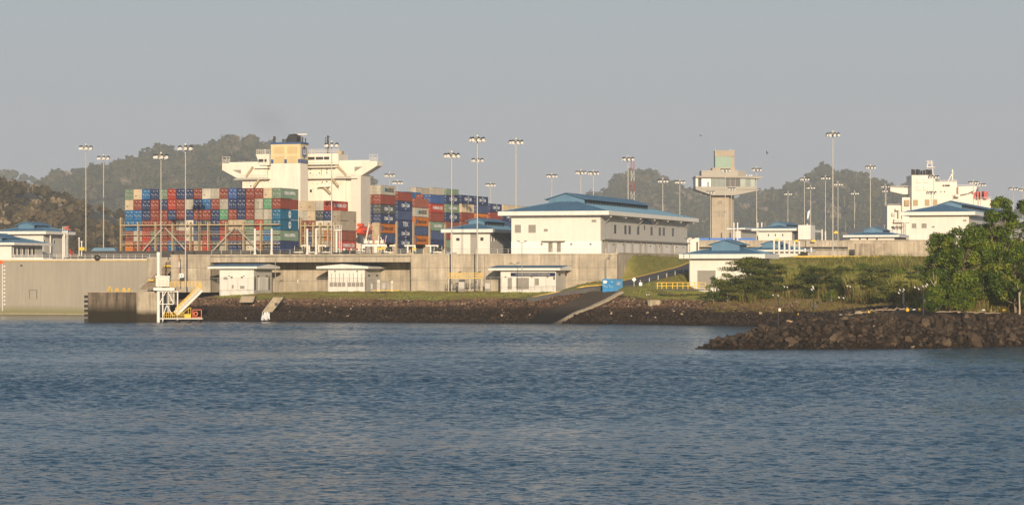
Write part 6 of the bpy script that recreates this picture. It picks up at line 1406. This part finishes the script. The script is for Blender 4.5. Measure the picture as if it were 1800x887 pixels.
def rocks_spit():
    n = 26000; x = rng.uniform(25, 125, n); y = rng.uniform(346, 500, n); d = shore_dist(x, y)
    k = (d > -.8) & (d < 20+vnoise(x, y, 7, 33)*4) & (y < 500); x, y, d = x[k], y[k], d[k]; z = ground_z(x, y)
    front = y < 405; r = rng.uniform(.15, .42, len(x))*np.where(front, 1.1, .9); r *= np.where(rng.uniform(size=len(x)) < .07, 1.5, 1)
    c = np.stack([x, y, z+r*.3], 1); tint = .36+rng.uniform(-.3, .34, len(x))+.22*np.clip((z-3.2)/2, 0, 1); tint[z < .7] -= .3; w_ = rng.uniform(size=len(x)); tint[(w_ < .012) & (r < .35)] = .95
    v, f = blobs(c, r, .85)
    o = bigmesh("rubble", v, f, ROCKS, np.repeat(tint, 20), parent=None, kind="stuff", label="dark angular rubble covering the breakwater spit", category="rubble")
    # the largest boulders one by one
    v0 = []
    for i in range(8):
        q, fq = blobs(np.zeros((1, 3)), np.ones(1), .85); me = bpy.data.meshes.new("boulder"); me.from_pydata([tuple(a) for a in q], [], [tuple(a) for a in fq]); me.materials.append(ROCKS); me.update()
        a = me.attributes.new('tint', 'FLOAT', 'FACE'); a.data.foreach_set("value", np.full(20, rng.uniform(.1, .8), np.float32)); v0.append(me)
    cnt = 0
    while cnt < 280:
        X = rng.uniform(27, 78); Y = rng.uniform(350, 392); dd = float(shore_dist(X, Y))
        if not (0 < dd < 16): continue
        o = put("boulder", v0[cnt % 8], BW); Z = float(ground_z(X, Y)); s_ = rng.uniform(.4, .72) if cnt > 16 else rng.uniform(.85, 1.25)
        o.location = (X-40, Y-365, Z+s_*.25); o.rotation_euler = (rng.uniform(0, 6), rng.uniform(0, 6), rng.uniform(0, 6)); o.scale = (s_*rng.uniform(.8, 1.3), s_, s_*.8); cnt += 1
rocks_spit()
# ---------------------------------------------------------------- foliage
LEAF = tintmat("tree_leaves", [(.02, .04, .006), (.06, .105, .012), (.13, .19, .02), (.23, .28, .03), (.34, .32, .05)], .45, .35, scale=.25)
SHRUB = tintmat("shrub_leaves", [(.018, .030, .007), (.055, .080, .015), (.12, .14, .025), (.20, .20, .04), (.30, .25, .07)], .6, .2, scale=.25)
GRASS = tintmat("tall_grass", [(.07, .045, .018), (.18, .12, .04), (.17, .19, .035), (.28, .27, .06), (.44, .37, .13)], .7, .3, scale=.12)
BARK = mat("bark", (.20, .155, .11), .9, .25, 2, streak=.3); BARKP = mat("pale_bark", (.42, .35, .26), .9, .2, 2)
def limb(mb, pts, r0, r1, m, n=6):
    for i in range(len(pts)-1): a = i/(len(pts)-1); b = (i+1)/(len(pts)-1); mb.tube(pts[i], pts[i+1], r0+(r1-r0)*a, m, r0+(r1-r0)*b, n=n, cap=False)
def tree(name, px, ptop, d, halfw, label, seed, mt=LEAF, leaf=.34, dens=1.0, bark=BARK, flat=False, base=None, ncl=40, cat="tree", lo=.12, depth=1.0, droop=0):
    r = np.random.default_rng(seed); X = PX(px, d); zb = float(ground_z(X, d)) if base is None else base; H = PZ(ptop, d)-zb; W = halfw*d/F
    T = thing(name, (X, d, zb-.2), label, cat, rz=0)
    tr = MB(); top = Vector((r.uniform(-.1, .1)*W, 0, H*.72)); tp = [Vector((0, 0, 0))]
    for i in range(1, 6): tp.append(Vector((top.x*i/5+r.uniform(-.06, .06)*W, r.uniform(-.06, .06)*W, top.z*i/5)))
    limb(tr, tp, .05+H*.017, .03+H*.005, bark, 8); tr.build("trunk", T)
    cl = []
    for i in range(ncl):
        a = r.uniform(0, 2*math.pi); q = r.uniform(0, 1)**.5; h = r.uniform(lo, 1)
        if flat: q = r.uniform(.15, 1); env = (.35+.65*math.sin(math.pi*min(1, h*.85+.12)))
        else: env = math.sin(math.pi*min(1, .12+h*.80))**.6
        c = Vector((math.cos(a)*q*W*env, math.sin(a)*q*W*env*depth, h*H*.97)); cl.append(c)
    br = MB()
    for c in cl[:max(6, ncl//2)]:
        k = min(4, max(1, int(c.z/H*5.2))); s0 = tp[k]; midp = s0.lerp(c, .5)+Vector((0, 0, -.06*H*r.uniform(0, 1))); limb(br, [s0, midp, c], .035+H*.006, .025, bark, 5)
    br.build("branches", T)
    P_, N_, S_, T_ = [], [], [], []
    for c in cl:
        rr = (.15 if not flat else .20)*W*r.uniform(.7, 1.35)+.35; m = int(150*dens*(rr/1.2)**1.6)+20
        dd = r.normal(size=(m, 3)); dd /= np.linalg.norm(dd, axis=1)[:, None]; rad = r.uniform(.35, 1.08, m)**.6
        sc_ = np.array([1.25, 1.25, .28]) if flat else np.array([1.1, 1.1, .78])
        pos = dd*rad[:, None]*rr*sc_+np.array(c); 
        if droop: pos[:, 2] -= droop*np.hypot(dd[:, 0], dd[:, 1])*rad*rr
        nn = dd*(.8 if not flat else .3)+r.normal(size=(m, 3))*.55+np.array([0, 0, .45])
        P_.append(pos); N_.append(nn); S_.append(r.uniform(.65, 1.35, m)*leaf); T_.append(np.clip(r.uniform(.15, .75)+r.uniform(-.15, .15, m), 0, 1))
    pos = np.vstack(P_); v, f = quads(pos, np.vstack(N_), np.concatenate(S_), .55)
    bigmesh("crown", v, f, mt, np.concatenate(T_), parent=T); return T
tree("broadleaf_tree", 1755, 341, 408, 32, "tallest broad green tree at the right, its top rising above the blue roofed hall", 1, ncl=130, lo=.2, leaf=.44)
tree("broadleaf_tree", 1812, 344, 412, 38, "broad green tree cut by the right edge of the view", 2, ncl=110, lo=.15, leaf=.44)
tree("broadleaf_tree", 1700, 396, 398, 52, "middle broad green tree with bright crown left of the tallest one", 3, ncl=140, lo=.12, leaf=.42)
tree("broadleaf_tree", 1656, 408, 404, 34, "dark leaning tree forming the left edge of the tree group", 4, ncl=100, lo=.15, leaf=.40)
tree("broadleaf_tree", 1722, 392, 414, 40, "dense dark tree filling the gap behind the two front trees", 5, ncl=130, lo=.1, leaf=.44)
tree("broadleaf_tree", 1785, 430, 392, 40, "lower leafy tree in front at the right with pale branches", 6, ncl=90, lo=.18, leaf=.40, bark=BARK)
tree("young_tree", 1644, 470, 392, 14, "thin pale stemmed young tree at the left foot of the tree group", 7, ncl=12, lo=.5, leaf=.3, bark=BARKP)
tree("young_tree", 1792, 478, 388, 11, "thin pale stemmed sapling at the right foot of the tree group", 8, ncl=8, lo=.55, leaf=.3, bark=BARKP)
tree("round_bush", 1644, 505, 384, 21, "bright green rounded bush left of a second one under the trees", 9, ncl=34, lo=.1, leaf=.3, dens=1.3, cat="bush", base=5.0)
tree("round_bush", 1694, 510, 385, 20, "bright green rounded bush right of a similar one under the trees", 10, ncl=30, lo=.1, leaf=.3, dens=1.2, cat="bush", base=5.0)
tree("round_bush", 1462, 508, 526, 11, "small bright green bush at the front edge of the tall grass", 11, ncl=16, lo=.1, leaf=.3, cat="bush")
FL = dict(mt=SHRUB, flat=True, cat="shrub", leaf=.34)
tree("flat_topped_shrub", 1318, 451, 543, 50, "large flat layered thorny shrub in front of the white store building", 12, ncl=80, lo=.1, **FL)
tree("flat_topped_shrub", 1278, 478, 541, 24, "small dark shrub at the left end of the tall grass", 13, ncl=26, lo=.1, **FL)
tree("palm_like_shrub", 1254, 484, 541, 11, "bright tufted palm like plant beside the footbridge", 14, ncl=14, lo=.3, leaf=.4, cat="shrub", droop=.5)
tree("flat_topped_shrub", 1362, 462, 548, 38, "layered shrub right behind the largest one, before the pavilion roof", 15, ncl=44, lo=.1, **FL)
tree("flat_topped_shrub", 1440, 466, 540, 42, "wide layered dark shrub in the middle of the tall grass", 16, ncl=64, lo=.1, **FL)
tree("flat_topped_shrub", 1490, 468, 532, 36, "dark layered shrub left of the grass plumes before the concrete wall", 17, ncl=42, lo=.1, **FL)
tree("flat_topped_shrub", 1545, 462, 515, 42, "wide layered shrub below the yellow kerb line", 18, ncl=60, lo=.1, **FL)
tree("flat_topped_shrub", 1560, 498, 486, 22, "low dark bush at the front below the wide layered shrub", 19, ncl=26, lo=.05, **FL)
tree("flat_topped_shrub", 1603, 472, 490, 20, "dark shrub touching the left edge of the tree group", 20, ncl=26, lo=.1, **FL)
r_ = np.random.default_rng(77)
WHERE = ["behind the large layered shrub", "right of the large layered shrub", "before the second pavilion roof", "below the white guide posts", "left of the thin pale post", "around the thin pale post", "right of the thin pale post", "before the left end of the blank wall", "before the stained bulkhead", "right of the stained bulkhead", "below the middle of the yellow kerb", "below the right end of the yellow kerb", "left of the tree group", "behind the leftmost lamp posts"]
for i, (px, pt, d, hw) in enumerate([(1345, 462, 575, 18), (1385, 470, 560, 20), (1405, 464, 590, 16), (1428, 466, 585, 17), (1458, 474, 560, 18), (1476, 466, 575, 20), (1505, 472, 560, 16), (1515, 462, 585, 20), (1535, 476, 545, 22), (1575, 466, 570, 20), (1588, 480, 530, 18), (1612, 464, 560, 18), (1625, 476, 520, 18), (1400, 486, 553, 15)]):
    tree("scrub_bush", px, pt, d, hw, ["yellowish", "dark green", "olive"][i % 3]+" scrub bush in the tall grass "+WHERE[i], 60+i, ncl=22, lo=.05, dens=1.0, mt=[SHRUB, LEAF][i % 2], leaf=.36, cat="bush")
def plumes():
    """separate clumps of taller golden cane"""
    for i, (px, d, h, lab) in enumerate([(1392, 548, 6.0, "left of the leading light posts"), (1420, 545, 5.0, "above the painted block"), (1500, 522, 6.5, "right of the small bright bush"), (1517, 518, 5.5, "leaning, right of the tallest plume"), (1580, 500, 5.5, "left of the thick dark post"), (1722, 396, 4.2, "between the round bushes and the right trees"), (1330, 545, 4.5, "at the foot of the large layered shrub"), (1610, 486, 4.5, "before the left edge of the tree group")]):
        n = 420; x0, y0 = PX(px, d), d; z0 = float(ground_z(x0, y0)); bx = x0+r_.normal(size=n)*.55; by = y0+r_.normal(size=n)*.5; a = r_.uniform(0, 6.28, n); hh = h*r_.uniform(.5, 1, n); l = hh*r_.uniform(.05, .36, n); w_ = r_.uniform(.03, .07, n)
        dx, dy = np.cos(a)*l, np.sin(a)*l
        v = np.stack([np.stack([bx-w_, by, np.full(n, z0-.1)], 1), np.stack([bx+w_, by, np.full(n, z0-.1)], 1), np.stack([bx+dx*.45+w_, by+dy*.45, z0+hh*.62], 1), np.stack([bx+dx*.45-w_, by+dy*.45, z0+hh*.62], 1)], 1)
        v2 = np.stack([np.stack([bx+dx*.45-w_, by+dy*.45, z0+hh*.62], 1), np.stack([bx+dx*.45+w_, by+dy*.45, z0+hh*.62], 1), np.stack([bx+dx+w_*.3, by+dy, z0+hh], 1), np.stack([bx+dx-w_*.3, by+dy, z0+hh], 1)], 1)
        vv = np.concatenate([v, v2]).reshape(-1, 3); t = np.concatenate([r_.uniform(.1, .6, n), r_.uniform(.5, 1, n)]); root = np.array([x0, y0, z0])
        T = thing("cane_clump", tuple(root), "tall golden cane grass clump "+lab, "grass clump", rz=0); bigmesh("blades", vv-root, np.arange(8*n).reshape(-1, 4), GRASS, t, parent=T)
def tall_grass():
    n = 12000; px = rng.uniform(1240, 1860, n); d = rng.uniform(448, 640, n); x = PX(px, d); y = d; z = ground_z(x, y)
    # grass starts behind the bare rock margin
    fr = np.interp(px, [1240, 1300, 1380, 1460, 1560, 1640, 1700, 1860], [540, 541, 541, 528, 490, 455, 434, 428])
    k = (y > fr+vnoise(x, y, 5, 50)*6) & (y < 626) & ~((px < 1345) & (d > 560)) & ((px > 1262) | (d < 530)); x, y, z = x[k], y[k], z[k]; n = len(x)
    x = np.concatenate([x, PX(rng.uniform(1640, 1860, 1500), 415)]); y = np.concatenate([y, rng.uniform(392, 440, 1500)]); z = np.concatenate([z, ground_z(x[n:], y[n:])]); n = len(x)
    m = 16; ht = np.clip(2.6+vnoise(x, y, 9, 51)*1.7+rng.uniform(-.7, .9, n), .8, 5.0)*np.where(y < 440, .45, 1)*(1-.8*sst(588, 622, y))
    bx = np.repeat(x, m)+rng.normal(size=n*m)*.45; by = np.repeat(y, m)+rng.normal(size=n*m)*.45; bz = np.repeat(z, m)-.1
    h = np.repeat(ht, m)*rng.uniform(.55, 1.1, n*m); a = rng.uniform(0, 2*np.pi, n*m); l1 = rng.uniform(.05, .25, n*m)*h; w_ = rng.uniform(.03, .065, n*m)
    dx, dy = np.cos(a)*l1, np.sin(a)*l1; px_, py_ = -np.sin(a)*w_, np.cos(a)*w_; px_ = np.where(np.abs(px_) < .02, .02, px_)
    v = np.stack([np.stack([bx-px_, by-py_, bz], 1), np.stack([bx+px_, by+py_, bz], 1), np.stack([bx+dx*.4+px_*.8, by+dy*.4+py_*.8, bz+h*.6], 1), np.stack([bx+dx, by+dy, bz+h], 1)], 1).reshape(-1, 3)
    f = np.arange(4*n*m).reshape(-1, 4); dry = vnoise(x, y, 7, 52)*.3+.48; base = (y < np.interp(x/y*F+900, [1240, 1300, 1380, 1460, 1560, 1640, 1700, 1860], [540, 541, 541, 528, 490, 455, 434, 428])+14); dry = np.where(base & (rng.uniform(size=n) < .7), .25+rng.uniform(-.1, .1, n), dry)
    t = np.repeat(dry, m)+rng.uniform(-.2, .3, n*m); t[rng.uniform(size=n*m) < .06] = 1.0
    bigmesh("tall_grass", v, f, GRASS, t, label="tall yellow green cane grass covering the slope right of the store building", category="grass", kind="stuff")
    # short grass and weeds on the bank top and slopes
    n = 30000; x = rng.uniform(-74, 80, n); y = rng.uniform(535, 660, n); dd = shore_dist(x, y); u = (x-OX)*U[0]+(y-OY)*U[1]; vv = (x-OX)*V[0]+(y-OY)*V[1]
    k = (dd > 22+vnoise(x, y, 9, 32)*3) & ((u < -1) | (vv > .8)) & ~((vv > 2.5) & (vv < 12.5) & (u > -38)) & (vv < 52) & ((u < 48) | (vv > 13)) & ~((vv > 18) & (vv < 36) & (u > -6) & (u < 14)) & ~((u > -45) & (u < -24) & (vv > -14) & (vv < 13)); x, y = x[k], y[k]; z = ground_z(x, y); n = len(x); m = 4
    bx = np.repeat(x, m)+rng.normal(size=n*m)*.3; by = np.repeat(y, m)+rng.normal(size=n*m)*.3; bz = np.repeat(z, m)-.03; h = rng.uniform(.08, .32, n*m); w_ = rng.uniform(.04, .12, n*m)
    v = np.stack([np.stack([bx-w_, by, bz], 1), np.stack([bx+w_, by, bz], 1), np.stack([bx+w_*.6+h*.2, by+.05, bz+h], 1), np.stack([bx-w_*.2+h*.3, by+.05, bz+h*.9], 1)], 1).reshape(-1, 3)
    bigmesh("short_grass", v, np.arange(4*n*m).reshape(-1, 4), GRASS, .42+np.repeat(vnoise(x, y, 6, 53)*.2, m)+rng.uniform(-.12, .15, n*m), label="short rough grass on the bank top and the slope by the ramp road", category="grass", kind="stuff")
    # dry weeds and litter along the rock margin
    n = 2600; px = rng.uniform(1240, 1860, n); fr = np.interp(px, [1240, 1300, 1380, 1460, 1560, 1640, 1700, 1860], [540, 541, 541, 528, 490, 455, 434, 428]); y = fr+rng.uniform(-26, 4, n)*np.where(px > 1560, .7, 1); x = PX(px, y); z = ground_z(x, y); m = 9
    k = shore_dist(x, y) > 9; x, y, z = x[k], y[k], z[k]; n = len(x)
    bx = np.repeat(x, m)+rng.normal(size=n*m)*.35; by = np.repeat(y, m)+rng.normal(size=n*m)*.35; bz = np.repeat(z, m); h = rng.uniform(.15, .8, n*m)*rng.uniform(.4, 1, n*m); w_ = rng.uniform(.03, .07, n*m); l = rng.normal(size=n*m)*.25
    v = np.stack([np.stack([bx-w_, by, bz], 1), np.stack([bx+w_, by, bz], 1), np.stack([bx+w_*.6+l, by+.05, bz+h], 1), np.stack([bx-w_*.2+l, by+.05, bz+h*.9], 1)], 1).reshape(-1, 3)
    bigmesh("dry_weeds", v, np.arange(4*n*m).reshape(-1, 4), GRASS, .18+rng.uniform(-.15, .25, n*m), label="dry brown weeds between the rocks and the tall grass", category="weeds", kind="stuff")
tall_grass(); plumes()
# ---------------------------------------------------------------- driftwood, floats, and the leading lights on the spit
DW = mat("driftwood", (.30, .235, .165), .9, .2, 2)
rw = random.Random(12)
spots = [(1490, 541, 3.2, .05), (1520, 541, 2.4, -.1), (1555, 538, 3.6, .04), (1572, 536, 2.2, .25), (1600, 539, 4.2, -.05), (1625, 540, 2.6, .12), (1668, 541, 5.0, .02), (1700, 543, 3.6, -.08), (1722, 541, 2.2, .15), (1745, 544, 3.0, 0), (1590, 541, 1.8, .3), (1536, 539, 1.5, -.3)]
for i, (px, py, ln, a) in enumerate(spots):
    ln *= .8
    d = 396 if px < 1650 else 386; x = PX(px, d); z = float(ground_z(x, d))+.55
    m = MB(); p0 = Vector((-ln/2, 0, 0)); seg = 4; prev = p0
    for j in range(1, seg+1): q = Vector((-ln/2+ln*j/seg, rw.uniform(-.2, .2), rw.uniform(-.1, .15)+a*ln*(j/seg-.5))); m.tube(prev, q, .13*(1-.12*j), DW, .13*(1-.12*(j+1)), n=6); prev = q
    m.tube((0, 0, 0), (.5, .2, .45), .05, DW, .02, n=5)
    o = m.build("driftwood", None, (x, d, z)); o['category'] = "driftwood"; o['group'] = "driftwood along the spit crest"; o['label'] = f"bleached driftwood log on the crest of the rock spit, {ORD[i]} of those {'left of' if px<1640 else 'under'} the trees" if False else "bleached driftwood log on the spit crest, "+["leftmost", "second from the left", "long one in the middle of the pile", "steeply tilted one", "long one left of the round bushes", "one touching the left round bush", "longest one under the right round bush", "one right of the right round bush", "short one under the trees", "rightmost", "short upright one in the pile", "short one tilted down in the pile"][i]
for i, (px, py, r_, mm, lab, cat) in enumerate([(1595, 533.5, .3, YELL, "round yellow float among driftwood, upper of two near the post", "float"), (1617, 542.5, .28, YELL, "round yellow float lower right beside the tall dark lamp post", "float"), (1527, 544, .2, YELL, "small yellow float on the rocks left of the driftwood pile", "float"), (1403, 551, .16, YELL, "tiny yellow float on the dark bank behind the spit", "float"), (1607, 536, .13, WHT, "white plastic bottle between the two yellow floats", "litter"), (1729, 537, .15, WHT, "white plastic litter under the trees right of the bushes", "litter"), (1509, 543.5, .3, DW, "pale cream stone slab left of the driftwood", "stone"), (1765, 541, .13, YELL, "yellow strip of plastic near the right edge", "litter")]):
    d = 388 if px > 1450 else 505; x = PX(px, d); z = float(ground_z(x, d))+.7
    b = np.array([[0, 0, 0.]]); 
    if cat == "float":
        m = MB()
        for j in range(5):
            a0, a1 = -math.pi/2+math.pi*j/5, -math.pi/2+math.pi*(j+1)/5; m.tube((0, 0, r_*math.sin(a0)), (0, 0, r_*math.sin(a1)), max(.01, r_*math.cos(a0)), mm, max(.01, r_*math.cos(a1)), n=10, cap=False)
        m.tube((0, 0, r_), (0, 0, r_*1.25), .05, mm, n=5)
    else: m = MB().tube((-r_*1.8, 0, 0), (r_*1.2, .1, .05), r_*.6, mm, r_*.55, n=8).tube((r_*1.2, .1, .05), (r_*1.8, .12, .06), r_*.5, mm, r_*.15, n=8)
    if cat == "stone": m = MB().prism([(-.6, 0), (.5, -.05), (.65, .2), (.2, .42), (-.45, .32)], -.4, .4, mm)
    o = m.build({"float": "round_float", "litter": "plastic_litter", "stone": "pale_stone"}[cat], None, (x, d, z)); o['label'] = lab; o['category'] = cat
def leading_light(px, ptop, pbot, d, label, heads, box=None, thick=.09):
    f = Fr(px, pbot, d); T = thing("leading_light", f.loc, label, "lamp post", rz=0); h = f.z(ptop)
    MB().tube((0, 0, -.8), (0, 0, h), thick, BLACKM, thick*.8).build("post", T)
    for (dx, dz) in heads:
        x, z = dx*f.k, h-dz*f.k
        MB().bar((0, 0, min(z, h)), (x, 0, z), .06, BLACKM).build("arm", T) if abs(dx) > .5 else None
        MB().tube((x-.12, -.12, z+.05), (x+.05, .05, z-.12), .07, LAMPW, .10, n=8).build("lamp_head", T)
    if box: MB().box(.02, .45, -.2, .2, f.z(box)-.28, f.z(box)+.28, box_m).build("control_box", T)
box_m = STEEL
leading_light(1368, 519, 571, 470, "dark leading light post with grey box standing behind the spit tip", [(-9, -1), (0, 0)], 544)
box_m = BLACKM
leading_light(1430, 506, 560, 384, "leading light post standing on the yellow painted block on the spit", [(-3, 2), (0, 0), (-1, -3)], 536)
leading_light(1384, 504, 535, 478, "slim lamp post in the brown weeds behind the spit, twin headed", [(-5, -1), (0, 0)], None, .05)
leading_light(1483, 523, 541, 400, "short lamp post with a tilted white head on the spit crest", [(-8, -1), (0, 0)], None, .06)
leading_light(1494, 503, 528, 460, "small twin headed lamp in front of the grass plumes", [(-4, -1), (1, 0)], None, .05)
leading_light(1588, 512, 530, 398, "thick dark lamp post with three white heads left of the yellow float", [(-8, 2), (-6, -3), (0, 0), (1, -4)], None, .22)
leading_light(1623, 503, 550, 384, "tall dark lamp post with many heads at the left foot of the trees", [(-15, 1), (-8, 4), (0, 0), (7, -4), (5, -1)], 528, .12)
leading_light(1261, 508, 522, 497, "tiny twin headed lamp in the weeds under the palm like plant", [(-3, -1), (2, 0)], None, .04)
leading_light(1141, 517, 538, 545, "small lamp post standing on the cloth heap by the footbridge", [(-4, 0), (0, 0)], None, .05)
f = Fr(1432, 570, 381); o = MB().box(-.95, .95, -.4, .4, 0, .75, mat("block_ochre", (.30, .20, .06), .8, .35, 3)).box(-1.0, 1.0, -.45, .45, .75, .85, mat("block_ochre", (.3, .2, .06))).build("painted_block", None, f.loc); o['label'] = "rusty yellow painted block at the foot of a lamp post on the spit"; o['category'] = "block"
for px, py, d, w_, lab in ((1266, 543, 515, 1.4, "flat tan slab lying on the dark bank left of the lamp posts"), (1387, 540, 500, 1.1, "pale square slab on the dark bank between the lamp posts")):
    f = Fr(px, py, d); o = MB().prism([(-w_*.6, 0), (w_*.5, -.05), (w_*.6, .3), (-w_*.4, .45)], -.5, .5, mat("tan_slab", (.34, .23, .14), .9, .2, 1)).build("stone_slab", None, (f.loc[0], d, float(ground_z(f.loc[0], d))+.3)); o['label'] = lab; o['category'] = "slab"
